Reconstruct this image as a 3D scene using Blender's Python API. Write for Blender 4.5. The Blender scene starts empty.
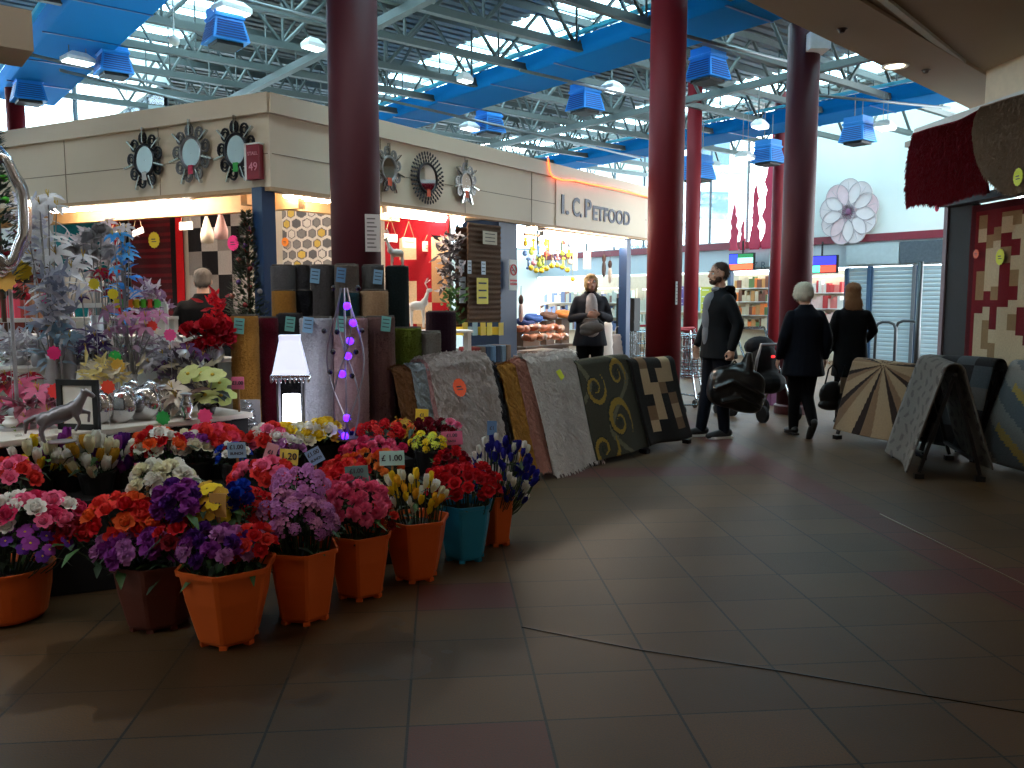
EXPOSURE = 0.02
SKY = 11.0
DOWNW = 4
import bpy, math, random
from math import sin, cos, pi, atan, atan2, sqrt, radians as R
from mathutils import Vector, Matrix, Euler
V = Vector
rnd = random.Random(7)
col = bpy.context.scene.collection
scene = bpy.context.scene

# ------------------------------------------------------------------ survey of the place
F = 830.0; H = 1.42; PITCH = atan(84/830)
def ray(px, py):
    x = (px-512)/F; z = -(py-384)/F
    return V((x, cos(PITCH)+z*sin(PITCH), -sin(PITCH)+z*cos(PITCH)))
def G(px, py, z=0.0):
    r = ray(px, py); t = (z-H)/r.z
    return V((r.x*t, r.y*t, z))
def P(px, py, Y):
    r = ray(px, py); t = Y/r.y
    return V((r.x*t, Y, H+r.z*t))
def XY(px, Y):                      # plan position below a sight line
    return V(((px-512)/F*Y*1.0, Y, 0))
DA = V((.781, .625, 0)); DB = V((-.625, .781, 0))
def AB(a, b, z=0.0): return DA*a + DB*b + V((0, 0, z))
RA = atan2(.625, .781)

# ------------------------------------------------------------------ mesh builder
class MB:
    def __init__(s): s.v = []; s.f = []; s.mi = []; s.m = 0
    def add(s, vs, fs):
        o = len(s.v); s.v += [tuple(p) for p in vs]
        s.f += [tuple(i+o for i in f) for f in fs]; s.mi += [s.m]*len(fs); return s
    def box(s, c, d, rz=0, M=None):
        hx, hy, hz = d[0]/2, d[1]/2, d[2]/2
        vs = [V((x, y, z)) for x in (-hx, hx) for y in (-hy, hy) for z in (-hz, hz)]
        if M is None: M = Matrix.Rotation(rz, 3, 'Z')
        return s.add([M@p+V(c) for p in vs], [(0,1,3,2),(4,6,7,5),(0,4,5,1),(2,3,7,6),(0,2,6,4),(1,5,7,3)])
    def bar(s, a, b, w, h=None):    # rectangular bar between two points
        a, b = V(a), V(b); h = h or w; d = b-a; L = d.length
        if L < 1e-6: return s
        q = d.to_track_quat('X', 'Z').to_matrix()
        return s.box((a+b)/2, (L, w, h), M=q)
    def tube(s, pts, r, n=8, caps=True, sx=1.0, closed=False):
        pts = [V(p) for p in pts]; k = len(pts)
        rr = r if isinstance(r, (list, tuple)) else [r]*k
        vs = []; up = None
        for i, p in enumerate(pts):
            if closed: t = pts[(i+1)%k]-pts[i-1]
            else: t = pts[min(i+1, k-1)]-pts[max(i-1, 0)]
            if t.length < 1e-9: t = V((0, 0, 1))
            t.normalize()
            if up is None:
                up = V((0, 0, 1)) if abs(t.z) < .9 else V((0, 1, 0))
            u = up-t*up.dot(t)
            if u.length < 1e-5: u = t.orthogonal()
            u.normalize(); w = t.cross(u); up = u
            for j in range(n):
                an = 2*pi*j/n
                vs.append(p+(u*cos(an)+w*sin(an)*sx)*rr[i])
        fs = []
        for i in range(k if closed else k-1):
            for j in range(n):
                a = i*n+j; b = i*n+(j+1)%n; c = ((i+1)%k)*n+(j+1)%n; d = ((i+1)%k)*n+j
                fs.append((a, b, c, d))
        if caps and not closed:
            fs.append(tuple(range(n-1, -1, -1))); fs.append(tuple((k-1)*n+j for j in range(n)))
        return s.add(vs, fs)
    def lathe(s, prof, n=20, c=(0,0,0), a0=0, sq=None):
        vs = []; c = V(c)
        for (r, z) in prof:
            for j in range(n):
                an = a0+2*pi*j/n
                vs.append(c+V((r*cos(an), r*sin(an), z)))
        fs = []
        for i in range(len(prof)-1):
            for j in range(n):
                fs.append((i*n+j, i*n+(j+1)%n, (i+1)*n+(j+1)%n, (i+1)*n+j))
        if prof[0][0] > 1e-4: fs.append(tuple(range(n-1, -1, -1)))
        if prof[-1][0] > 1e-4: fs.append(tuple((len(prof)-1)*n+j for j in range(n)))
        return s.add(vs, fs)
    def ball(s, c, r, nu=12, nv=8, M=None):
        r = r if isinstance(r, (list, tuple)) else (r, r, r); c = V(c)
        vs = []
        for i in range(nv+1):
            th = pi*i/nv
            for j in range(nu):
                ph = 2*pi*j/nu
                p = V((r[0]*sin(th)*cos(ph), r[1]*sin(th)*sin(ph), r[2]*cos(th)))
                vs.append((M@p if M else p)+c)
        fs = []
        for i in range(nv):
            for j in range(nu):
                fs.append((i*nu+j, (i+1)*nu+j, (i+1)*nu+(j+1)%nu, i*nu+(j+1)%nu))
        return s.add(vs, fs)
    def rings(s, rings, caps=True):  # rings: equal-length lists of points
        n = len(rings[0]); vs = [p for r in rings for p in r]; fs = []
        for i in range(len(rings)-1):
            for j in range(n):
                fs.append((i*n+j, i*n+(j+1)%n, (i+1)*n+(j+1)%n, (i+1)*n+j))
        if caps:
            fs.append(tuple(range(n-1, -1, -1))); fs.append(tuple((len(rings)-1)*n+j for j in range(n)))
        return s.add(vs, fs)
    def grid(s, fn, nu, nv, thick=0):
        pts = [[V(fn(i/nu, j/nv)) for j in range(nv+1)] for i in range(nu+1)]
        idx = lambda i, j: i*(nv+1)+j
        vs = [p for r in pts for p in r]
        fs = [(idx(i,j), idx(i+1,j), idx(i+1,j+1), idx(i,j+1)) for i in range(nu) for j in range(nv)]
        if thick:
            nn = []
            for i in range(nu+1):
                for j in range(nv+1):
                    a = pts[min(i+1,nu)][j]-pts[max(i-1,0)][j]; b = pts[i][min(j+1,nv)]-pts[i][max(j-1,0)]
                    k = a.cross(b); k = k.normalized() if k.length > 1e-12 else V((0,0,1)); nn.append(k)
            N = len(vs)
            vs = vs+[vs[q]-nn[q]*thick for q in range(N)]
            fs += [tuple(q+N for q in reversed(f)) for f in fs]
            for i in range(nu):
                for j, fl in ((0, 0), (nv, 1)):
                    a, b = idx(i,j), idx(i+1,j)
                    fs.append((b, a, a+N, b+N) if not fl else (a, b, b+N, a+N))
            for j in range(nv):
                for i, fl in ((0, 1), (nu, 0)):
                    a, b = idx(i,j), idx(i,j+1)
                    fs.append((b, a, a+N, b+N) if not fl else (a, b, b+N, a+N))
        return s.add(vs, fs)
    def prism(s, poly, z0, z1, fn=None):   # poly in xy, fn maps (x,y,z)->point
        n = len(poly); fn = fn or (lambda x, y, z: V((x, y, z)))
        vs = [fn(x, y, z0) for x, y in poly]+[fn(x, y, z1) for x, y in poly]
        fs = [tuple(range(n-1, -1, -1)), tuple(range(n, 2*n))]+[(i, (i+1)%n, n+(i+1)%n, n+i) for i in range(n)]
        return s.add(vs, fs)
    def petal(s, o, d, n, L, W, curl=.3, tipw=.5, seg=3, ruff=0, cup=.15):
        # o origin, d outward direction, n normal; leaf-like patch
        d = V(d).normalized(); n = V(n); n = (n-d*n.dot(d)).normalized(); w = d.cross(n); o = V(o)
        vs = []
        for i in range(seg+1):
            t = i/seg
            wd = W*(sin(pi*min(1, t*.62+.12)))*(1 if t < .7 else (1-(t-.7)/.3*(1-tipw)))
            c = o+d*(L*t*cos(curl*t))+n*(L*t*sin(curl*t))
            rf = ruff*L*(rnd.random()-.5)
            vs += [c-w*wd/2+n*(cup*wd+rf), c-n*(rf*.5), c+w*wd/2+n*(cup*wd-rf)]
        fs = []
        for i in range(seg):
            for j in range(2): fs.append((i*3+j, i*3+j+1, (i+1)*3+j+1, (i+1)*3+j))
        return s.add(vs, fs)
    def xf(s, M):
        s.v = [tuple(M@V(p)) for p in s.v]; return s
    def mesh(s, name, mats, smooth=False):
        me = bpy.data.meshes.new(name); me.from_pydata(s.v, [], s.f)
        for m in (mats if isinstance(mats, (list, tuple)) else [mats]): me.materials.append(m)
        if any(s.mi): me.polygons.foreach_set('material_index', s.mi)
        if smooth: me.polygons.foreach_set('use_smooth', [True]*len(me.polygons))
        me.update(); return me
    def build(s, name, mats, parent=None, smooth=False, bevel=0, **k):
        o = bpy.data.objects.new(name, s.mesh(name, mats, smooth)); col.objects.link(o)
        if parent: o.parent = parent
        if bevel:
            b = o.modifiers.new('b', 'BEVEL'); b.width = bevel; b.segments = 2; b.limit_method = 'ANGLE'
        if k: tag(o, **k)
        return o
def tag(o, label=None, cat=None, group=None, kind=None):
    if label: o['label'] = label
    if cat: o['category'] = cat
    if group: o['group'] = group
    if kind: o['kind'] = kind
    return o
def empty(name, loc, rz=0, label=None, cat=None, group=None):
    o = bpy.data.objects.new(name, None); o.empty_display_size = .05; col.objects.link(o)
    o.location = loc; o.rotation_euler = (0, 0, rz); tag(o, label, cat, group); return o
KIDS = lambda o: [c for c in col.objects if c.parent == o]
def copy_tree(o, parent=None):
    kids = list(o.children)
    c = o.copy(); col.objects.link(c); c.parent = parent
    for ch in kids: copy_tree(ch, c)
    return c
def fuse(mb, name, mat, parent=None, voxel=.012, smooth=4, mats=None, **k):
    """voxel-join the shapes of a builder into one continuous skin"""
    t = bpy.data.objects.new('tmp', mb.mesh('tmp', mat)); col.objects.link(t)
    m = t.modifiers.new('r', 'REMESH'); m.mode = 'VOXEL'; m.voxel_size = voxel; m.use_smooth_shade = True
    if smooth:
        q = t.modifiers.new('s', 'SMOOTH'); q.iterations = smooth; q.factor = .5
    dg = bpy.context.evaluated_depsgraph_get(); dg.update()
    me = bpy.data.meshes.new_from_object(t.evaluated_get(dg)); me.name = name
    bpy.data.objects.remove(t)
    me.materials.clear(); me.materials.append(mat)
    me.polygons.foreach_set('use_smooth', [True]*len(me.polygons))
    o = bpy.data.objects.new(name, me); col.objects.link(o)
    if parent: o.parent = parent
    if k: tag(o, **k)
    return o
def text_obj(name, body, size, mat, parent=None, loc=(0,0,0), rot=(pi/2,0,0), ext=.002, bold=0, align='CENTER', sx=1.0):
    cu = bpy.data.curves.new(name, 'FONT'); cu.body = body; cu.size = size; cu.extrude = ext; cu.offset = bold
    cu.align_x = align; cu.align_y = 'CENTER'; cu.resolution_u = 3
    t = bpy.data.objects.new('tmp', cu); col.objects.link(t)
    dg = bpy.context.evaluated_depsgraph_get(); dg.update()
    me = bpy.data.meshes.new_from_object(t.evaluated_get(dg)); bpy.data.objects.remove(t)
    me.name = name; me.materials.clear(); me.materials.append(mat)
    o = bpy.data.objects.new(name, me); col.objects.link(o); o.location = loc; o.rotation_euler = rot; o.scale = (sx, 1, 1)
    if parent: o.parent = parent
    return o

# ------------------------------------------------------------------ materials
def lin(c):
    f = lambda x: x/12.92 if x <= .04045 else ((x+.055)/1.055)**2.4
    return tuple(f(x/255) for x in c)+(1,)
_m = {}
class NT:
    def __init__(s, mat): s.t = mat.node_tree; s.b = s.t.nodes['Principled BSDF']; s.out = s.t.nodes['Material Output']
    def n(s, typ, **k):
        n = s.t.nodes.new(typ)
        for a, b in k.items():
            if a == 'inp':
                for i, v in b.items(): n.inputs[i].default_value = v
            else: setattr(n, a, b)
        return n
    def l(s, a, b): s.t.links.new(a, b)
    def math(s, op, a, b=None, c=None):
        n = s.n('ShaderNodeMath', operation=op)
        for i, x in enumerate((a, b, c)):
            if x is None: continue
            if isinstance(x, (int, float)): n.inputs[i].default_value = x
            else: s.l(x, n.inputs[i])
        return n.outputs[0]
    def mix(s, fac, a, b):
        n = s.n('ShaderNodeMix', data_type='RGBA')
        for i, x in ((0, fac), (6, a), (7, b)):
            if isinstance(x, (int, float)): n.inputs[i].default_value = x
            elif isinstance(x, tuple): n.inputs[i].default_value = x
            else: s.l(x, n.inputs[i])
        return n.outputs[2]
def newmat(name):
    m = bpy.data.materials.new(name); m.use_nodes = True; return m, NT(m)
def mat(name, c=(128,128,128), rough=.6, metal=0, var=.12, scale=14, bump=0, bscale=60, sheen=0, spec=.5, trans=0, alpha=1, coat=0, lucent=0):
    if name in _m: return _m[name]
    m, t = newmat(name); c = lin(c)
    no = t.n('ShaderNodeTexNoise', inp={'Scale': scale, 'Detail': 3.0}); tc = t.n('ShaderNodeTexCoord'); t.l(tc.outputs['Object'], no.inputs['Vector'])
    dark = tuple(x*(1-var) for x in c[:3])+(1,); lite = tuple(min(1, x*(1+var)) for x in c[:3])+(1,)
    t.l(t.mix(no.outputs['Fac'], dark, lite), t.b.inputs['Base Color'])
    t.b.inputs['Roughness'].default_value = rough; t.b.inputs['Metallic'].default_value = metal
    t.b.inputs['Specular IOR Level'].default_value = spec
    if sheen: t.b.inputs['Sheen Weight'].default_value = sheen
    if trans: t.b.inputs['Transmission Weight'].default_value = trans
    if coat: t.b.inputs['Coat Weight'].default_value = coat
    if alpha < 1: t.b.inputs['Alpha'].default_value = alpha
    if bump:
        b2 = t.n('ShaderNodeTexNoise', inp={'Scale': bscale, 'Detail': 4.0}); t.l(tc.outputs['Object'], b2.inputs['Vector'])
        bp = t.n('ShaderNodeBump', inp={'Strength': bump, 'Distance': .01}); t.l(b2.outputs['Fac'], bp.inputs['Height']); t.l(bp.outputs[0], t.b.inputs['Normal'])
    if lucent:
        tl = t.n('ShaderNodeBsdfTranslucent', inp={'Color': c}); mx = t.n('ShaderNodeMixShader', inp={0: lucent}); t.l(t.b.outputs[0], mx.inputs[1]); t.l(tl.outputs[0], mx.inputs[2]); t.l(mx.outputs[0], t.out.inputs[0])
    _m[name] = m; return m
def emit(name, c, s):
    if name in _m: return _m[name]
    m, t = newmat(name); t.b.inputs['Base Color'].default_value = lin(c)
    t.b.inputs['Emission Color'].default_value = lin(c); t.b.inputs['Emission Strength'].default_value = s
    _m[name] = m; return m
def glassy(name, c=(235,245,248), a=.25, rough=.05):
    if name in _m: return _m[name]
    m, t = newmat(name)
    tr = t.n('ShaderNodeBsdfTransparent', inp={'Color': lin(c)}); gl = t.n('ShaderNodeBsdfGlossy', inp={'Color': (1,1,1,1), 'Roughness': rough})
    mx = t.n('ShaderNodeMixShader', inp={0: a}); t.l(tr.outputs[0], mx.inputs[1]); t.l(gl.outputs[0], mx.inputs[2]); t.l(mx.outputs[0], t.out.inputs[0])
    _m[name] = m; return m
PAL = dict(cream=(226,208,184), post_blue=(34,62,98), duct_blue=(25,118,196), truss=(92,100,96), maroon=(112,26,38),
           redpaint=(176,22,36), white=(235,235,232), black=(14,14,16), brown=(84,58,42), steel=(140,145,150))
def K(n, **k): return mat('paint_'+n, PAL[n], **k)
# ------------------------------------------------------------------ camera, world
cam = bpy.data.cameras.new('camera'); co = bpy.data.objects.new('camera', cam); col.objects.link(co)
co.location = (0, 0, H); co.rotation_euler = (pi/2-PITCH, 0, 0)
cam.sensor_width = 36; cam.lens = F/1024*36; scene.camera = co; cam.clip_end = 200
scene.view_settings.view_transform = 'Standard'; scene.view_settings.look = 'None'; scene.view_settings.gamma = 1
scene.view_settings.use_curve_mapping = False; scene.view_settings.exposure = EXPOSURE
w = bpy.data.worlds.new('sky'); scene.world = w; w.use_nodes = True; nt = w.node_tree
bg = nt.nodes['Background']; bg.inputs[0].default_value = (.86, .95, 1, 1); bg.inputs[1].default_value = SKY
try:
    scene.cycles.max_bounces = 7; scene.cycles.diffuse_bounces = 4; scene.cycles.transparent_max_bounces = 8
    scene.cycles.caustics_reflective = False; scene.cycles.caustics_refractive = False
    scene.cycles.sample_clamp_indirect = 4; scene.cycles.use_denoising = True
except Exception: pass
def struct(o): o['kind'] = 'structure'; return o

# ------------------------------------------------------------------ floor
KF = atan((512-440)/F*cos(PITCH))
m_floor, t = newmat('floor_tiles')
tc = t.n('ShaderNodeTexCoord'); sp = t.n('ShaderNodeSeparateXYZ'); t.l(tc.outputs['Object'], sp.inputs[0])
TW, TH = .465, .3475
# the tile pitch; the band column is narrower
ux = t.math('DIVIDE', t.math('ADD', sp.outputs[0], .12+.0), TW); vy = t.math('DIVIDE', t.math('SUBTRACT', sp.outputs[1], 2.67), TH)
iu = t.math('FLOOR', ux); iv = t.math('FLOOR', vy); fu = t.math('SUBTRACT', ux, iu); fv = t.math('SUBTRACT', vy, iv)
du = t.math('MULTIPLY', t.math('MINIMUM', fu, t.math('SUBTRACT', 1, fu)), TW); dv = t.math('MULTIPLY', t.math('MINIMUM', fv, t.math('SUBTRACT', 1, fv)), TH)
gu = t.math('LESS_THAN', du, .005); gv = t.math('LESS_THAN', dv, .0035); grout = t.math('MAXIMUM', gu, gv)
cmb = t.n('ShaderNodeCombineXYZ'); t.l(iu, cmb.inputs[0]); t.l(iv, cmb.inputs[1])
wn = t.n('ShaderNodeTexWhiteNoise', noise_dimensions='2D'); t.l(cmb.outputs[0], wn.inputs['Vector'])
def eq(a, b): return t.math('COMPARE', a, float(b), .1)
band = t.math('MULTIPLY', t.math('GREATER_THAN', sp.outputs[0], 2.64), t.math('LESS_THAN', sp.outputs[0], 2.94))
r1 = t.math('MULTIPLY', eq(iu, 0), eq(iv, -1)); r2 = t.math('MULTIPLY', eq(iu, 0), eq(iv, 3)); r2b = t.math('MULTIPLY', eq(iu, 0), eq(iv, 12))
r3 = t.math('MULTIPLY', t.math('MULTIPLY', t.math('GREATER_THAN', iu, 4.5), t.math('LESS_THAN', iu, 9)), eq(iv, 3))
r4 = t.math('MULTIPLY', t.math('MULTIPLY', t.math('GREATER_THAN', iu, 1.5), t.math('LESS_THAN', iu, 6)), eq(iv, 11))
red = t.math('MAXIMUM', t.math('MAXIMUM', band, r1), t.math('MAXIMUM', t.math('MAXIMUM', r2, r3), t.math('MAXIMUM', r4, r2b)))
tan = t.mix(wn.outputs[0], lin((68,50,31)), lin((83,61,38)))
redc = t.mix(wn.outputs[0], lin((74,38,33)), lin((84,44,37)))
base = t.mix(red, tan, redc)
sn = t.n('ShaderNodeTexNoise', inp={'Scale': 150.0, 'Detail': 2.0}); t.l(tc.outputs['Object'], sn.inputs['Vector'])
big = t.n('ShaderNodeTexNoise', inp={'Scale': 1.3, 'Detail': 5.0}); t.l(tc.outputs['Object'], big.inputs['Vector'])
spk = t.n('ShaderNodeMapRange', inp={1: .35, 2: .65, 3: .72, 4: 1.25}); t.l(sn.outputs['Fac'], spk.inputs[0])
bgm = t.n('ShaderNodeMapRange', inp={1: .3, 2: .7, 3: .82, 4: 1.12}); t.l(big.outputs['Fac'], bgm.inputs[0])
mul = t.math('MULTIPLY', spk.outputs[0], bgm.outputs[0])
vm = t.n('ShaderNodeVectorMath', operation='SCALE'); t.l(base, vm.inputs[0]); t.l(mul, vm.inputs['Scale'])
# damp patch near the flower pots (its own wobbly outline)
wt = t.n('ShaderNodeTexNoise', inp={'Scale': 3.2, 'Detail': 3.0}); t.l(tc.outputs['Object'], wt.inputs['Vector'])
dx = t.math('SUBTRACT', sp.outputs[0], -.95); dy = t.math('SUBTRACT', sp.outputs[1], 3.25)
dist = t.math('SQRT', t.math('ADD', t.math('MULTIPLY', t.math('MULTIPLY', dx, dx), .35), t.math('MULTIPLY', t.math('MULTIPLY', dy, dy), 2.2)))
wet = t.math('LESS_THAN', t.math('ADD', dist, t.math('MULTIPLY', t.math('SUBTRACT', wt.outputs['Fac'], .5), 1.3)), .52)
fin = t.mix(grout, vm.outputs[0], lin((26,24,20)))
wetc = t.mix(t.math('MULTIPLY', wet, .45), fin, lin((40,30,22)))
t.l(wetc, t.b.inputs['Base Color'])
rg = t.n('ShaderNodeMapRange', inp={1: .3, 2: .7, 3: .42, 4: .6}); t.l(sn.outputs['Fac'], rg.inputs[0])
rr = t.math('SUBTRACT', rg.outputs[0], t.math('MULTIPLY', wet, .12)); t.l(rr, t.b.inputs['Roughness']); t.b.inputs['Specular IOR Level'].default_value = .28
bp = t.n('ShaderNodeBump', inp={'Strength': .35, 'Distance': .004}); t.l(t.math('SUBTRACT', t.math('MULTIPLY', sn.outputs['Fac'], .35), grout), bp.inputs['Height']); t.l(bp.outputs[0], t.b.inputs['Normal'])
mb = MB(); mb.box((0, 8, -.05), (34, 44, .1)); fl = struct(mb.build('floor', m_floor)); fl.rotation_euler = (0, 0, KF)
# metal joint strips set in the floor
mb = MB(); p = [G(522, 627, .001), G(640, 650, .001), G(780, 671, .001), G(905, 692, .001), G(1080, 722, .001)]
for a, b in zip(p, p[1:]): mb.bar(a, b, .006, .005)
struct(mb.build('trim_1', mat('joint_dark', (46,42,38), .35, .4)))
mb = MB(); mb.bar(G(880, 514, .001), G(1100, 622, .001), .008, .006); struct(mb.build('trim_2', mat('joint_metal', (150,140,120), .3, .9)))

# ------------------------------------------------------------------ hall shell (a runs along the trusses, b along the ducts)
cream = mat('cream_wall', (214,200,178), .7, var=.05, scale=3)
coolw = mat('cool_wall', (224,232,226), .7, var=.05, scale=2)
deck = mat('roof_deck', (112,116,112), .6, .2, var=.15, scale=5)
ZR = 5.95
WA, WB = 17.2, 20.2     # far wall, window wall
def slab(name, pts, z0, z1, m):
    mb = MB(); mb.prism([(p.x, p.y) for p in pts], z0, z1); return struct(mb.build(name, m))
# roof deck in strips between the skylights (corrugated)
def corr(a0, a1, b0, b1, name):
    mb = MB(); n = int((b1-b0)/.22)
    for i in range(n):
        q = b0+(b1-b0)*(i+.5)/n
        mb.bar(AB(a0, q, ZR+.03), AB(a1, q, ZR+.03), .13, .05)
    mb.box(AB((a0+a1)/2, (b0+b1)/2, ZR+.10), (a1-a0, b1-b0, .06), RA)
    return struct(mb.build(name, deck))
WN0 = 16.4
SK = [(2.9, 5.0), (8.9, 11.0), (14.9, 16.9)]
edges = [(-9, SK[0][0]), (SK[0][1], SK[1][0]), (SK[1][1], SK[2][0]), (SK[2][1], WA+.3)]
for i, (x0, x1) in enumerate(edges): corr(x0, x1, 4.0, (WB if x1 > 5.2 else WN0)+.3, 'ceiling' if i == 0 else 'ceiling_panel')
gl = glassy('skylight_glass', (225,245,250), .08)
for i, (x0, x1) in enumerate(SK):
    mb = MB(); we = WB if i else WN0; mb.box(AB((x0+x1)/2, (4+we)/2, ZR+.16), (x1-x0, we-3.9, .01), RA); w1 = struct(mb.build('window_%d' % (i+1), gl))
    mb = MB()
    for q in range(14 if i else 11): mb.bar(AB(x0, 4.2+q*1.22, ZR+.12), AB(x1, 4.2+q*1.22, ZR+.12), .05, .07)
    mb.bar(AB((x0+x1)/2, 4.1, ZR+.12), AB((x0+x1)/2, WB if i else WN0, ZR+.12), .05, .06)
    g = mb.build('glazing_bar', mat('glaze_bar', (150,165,165), .5)); g.parent = w1
# far wall (a = WA)
def fa(b, z, off=0): return AB(WA+off, b, z)
zb = 2.66
def wallbox(name, b0, b1, z0, z1, m, off=0, th=.15):
    mb = MB(); mb.box(AB(WA+off+th/2, (b0+b1)/2, (z0+z1)/2), (th, b1-b0, z1-z0), RA); return struct(mb.build(name, m))
def bat(px):      # b where a sight line meets the far wall
    r = ray(px, 300); q = WA/(r.x*DA.x+r.y*DA.y); return (r.x*DB.x+r.y*DB.y)*q
wallbox('wall_far', bat(1010), bat(771), zb+.12, ZR, coolw)
wallbox('trim_3', bat(1010), WB, zb, zb+.16, mat('band_red', (122,28,44), .5), off=-.06, th=.2)
wallbox('wall_far_lower', bat(1010), WB, 2.14, zb, mat('sign_board', (186,196,200), .5, var=.04), off=.0)
# right return wall of the far end and wall behind the shops
wallbox('wall_shop_back', bat(1010), WB, 0, 2.14, mat('shop_back', (176,168,150), .8), off=1.6)
# window wall (b = WB) and the far wall's glazed part
def winwall(name, P0, P1, z0, z1, nv, nh):
    mb = MB(); mm = mat('mullion', (92,104,110), .5)
    for i in range(nv+1):
        p = P0.lerp(P1, i/nv); mb.bar(V((p.x, p.y, z0)), V((p.x, p.y, z1)), .06, .06)
    for j in range(nh+1):
        z = z0+(z1-z0)*j/nh; mb.bar(V((P0.x, P0.y, z)), V((P1.x, P1.y, z)), .05, .05)
    o = struct(mb.build(name, mm))
    g = MB(); d = (P1-P0); g.box((P0+P1)/2+V((0,0,(z0+z1)/2)), (d.length, .01, z1-z0), atan2(d.y, d.x)); g.build('pane', glassy('window_glass', (235,245,250), .06), o)
    return o
WN = 16.4; AN = 4.9
winwall('window_4', AB(-9, WN), AB(AN, WN), 3.0, 5.4, 9, 2)
winwall('window_6', AB(AN, WB), AB(WA, WB), 3.0, 5.4, 8, 2)
winwall('window_7', AB(AN, WN), AB(AN, WB), 3.0, 5.4, 3, 2)
winwall('window_5', AB(WA, bat(745)), AB(WA, WB), zb+.16, ZR, 7, 1)
for z0, z1, nm in ((0, 3.0, 'wall_left'), (5.4, 5.96, 'wall_left_head')):
    mb = MB(); mb.box(AB((AN-9)/2, WN+.05, (z0+z1)/2), (AN+9, .15, z1-z0), RA); mb.box(AB((AN+WA)/2, WB+.05, (z0+z1)/2), (WA-AN, .15, z1-z0), RA); mb.box(AB(AN, (WN+WB)/2, (z0+z1)/2), (.15, WB-WN, z1-z0), RA); struct(mb.build(nm, coolw))
mb = MB(); mb.box(AB(-9, 11.5, 3), (.15, 19, 6), RA); struct(mb.build('wall_near', coolw))
# low ceiling over the near walkway
ZS = 3.7
SB = 4.12
soff = mat('soffit', (172,152,130), .8, var=.04, scale=2)
def se(a, d): return AB(a, 4.0+(a-5.57)*.1-d)      # the soffit edge runs slightly askew to the trusses
def strip(mb, d0, d1, z0, z1): q_ = [se(-9.2, d0), se(13.4, d0), se(13.4, d1), se(-9.2, d1)]; mb.prism([(p.x, p.y) for p in q_], z0, z1)
mb = MB(); strip(mb, 0, 11, ZS, ZS+.2); strip(mb, 0, .12, ZS, ZS+2.25); strip(mb, 0, .6, ZS-.03, ZS+.01)
struct(mb.build('ceiling_soffit', soff))
mb = MB(); mb.bar(G(850, -28, ZS-.012), G(986, 81, ZS-.012), .06, .03); struct(mb.build('trim_4', mat('seam', (200,196,186), .6)))
mb = MB(); mb.box(AB(2.0, -7.2, 1.85), (22.4, .15, 3.7), RA); struct(mb.build('wall_behind', soff))
mb = MB(); mb.box(AB(-9, -1.6, 1.85), (.15, 11.4, 3.7), RA); struct(mb.build('wall_side', soff))

# ------------------------------------------------------------------ red columns
colm = {}
def column(name, px, Y, r, z1, m, label):
    p = XY(px, Y); root = empty('pillar', p, 0, label, 'pillar', None)
    mb = MB(); mb.lathe([(r, 0), (r, z1)], 32); mb.build('shaft', m, root, smooth=True)
    mb = MB(); mb.lathe([(r+.03, 0), (r+.03, .1), (r+.005, .12)], 32); mb.build('base_collar', mat('collar', (70,16,24), .5), root, smooth=False)
    return root
mar = mat('pillar_maroon', (74,22,32), .6, var=.06, scale=4, spec=.3)
rdp = mat('pillar_red', (112,15,26), .6, var=.06, scale=4, spec=.3)
pil1 = column('pillar', 358, 6.35, .185, 4.68, mar, 'maroon round pillar nearest, behind the rolled rugs, with a white notice')
pil2 = column('pillar', 663, 9.6, .2, ZR, rdp, 'red round pillar at the end of the pet food stall')
pil3 = column('pillar', 794, 10.4, .19, 4.72, mar, 'maroon round pillar behind the white haired woman')
for px, Y, lab in ((29, 13.2, 'thin red column at far left in front of the bright windows'), (690, 15.2, 'thin red column standing against the far window'), (774, 17.3, 'red column half hidden by the far maroon pillar')):
    column('pillar', px, Y, .13, 4.66 if px < 100 else 5.6, rdp, lab)
mb = MB(); mb.box((0, 0, 2.4), (.42, .25, 4.8), .3); o = mb.build('concrete_post', mat('pale_post', (150,160,160), .7)); o.location = XY(163, 15.0)
tag(o, 'pale grey square post rising beyond the stall roof at left', 'post')
mb = MB(); mb.box((0, 0, 2.4), (.3, .25, 4.8), .3); o = mb.build('concrete_post', mat('pale_post2', (120,130,130), .7)); o.location = XY(313, 16.5)
tag(o, 'grey square post beyond the roof trusses left of the nearest maroon pillar', 'post')
mb = MB(); c = P(815, 43, 10.2); mb.prism([(-.1,-.14),(.14,-.14),(.14,.14),(-.1,.14)], 0, .2); o = mb.build('column_cap', K('white')); o.location = c-V((0,0,.1)); tag(o, 'small white block where the maroon pillar meets the soffit', 'block')
mb = MB(); c = P(-8, 34, 6.0); mb.box((0,0,0), (.42,.5,.27), RA); o = mb.build('beam_end', soff); o.location = c; tag(o, 'beige beam end at the upper left edge of the photo', 'beam')

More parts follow.
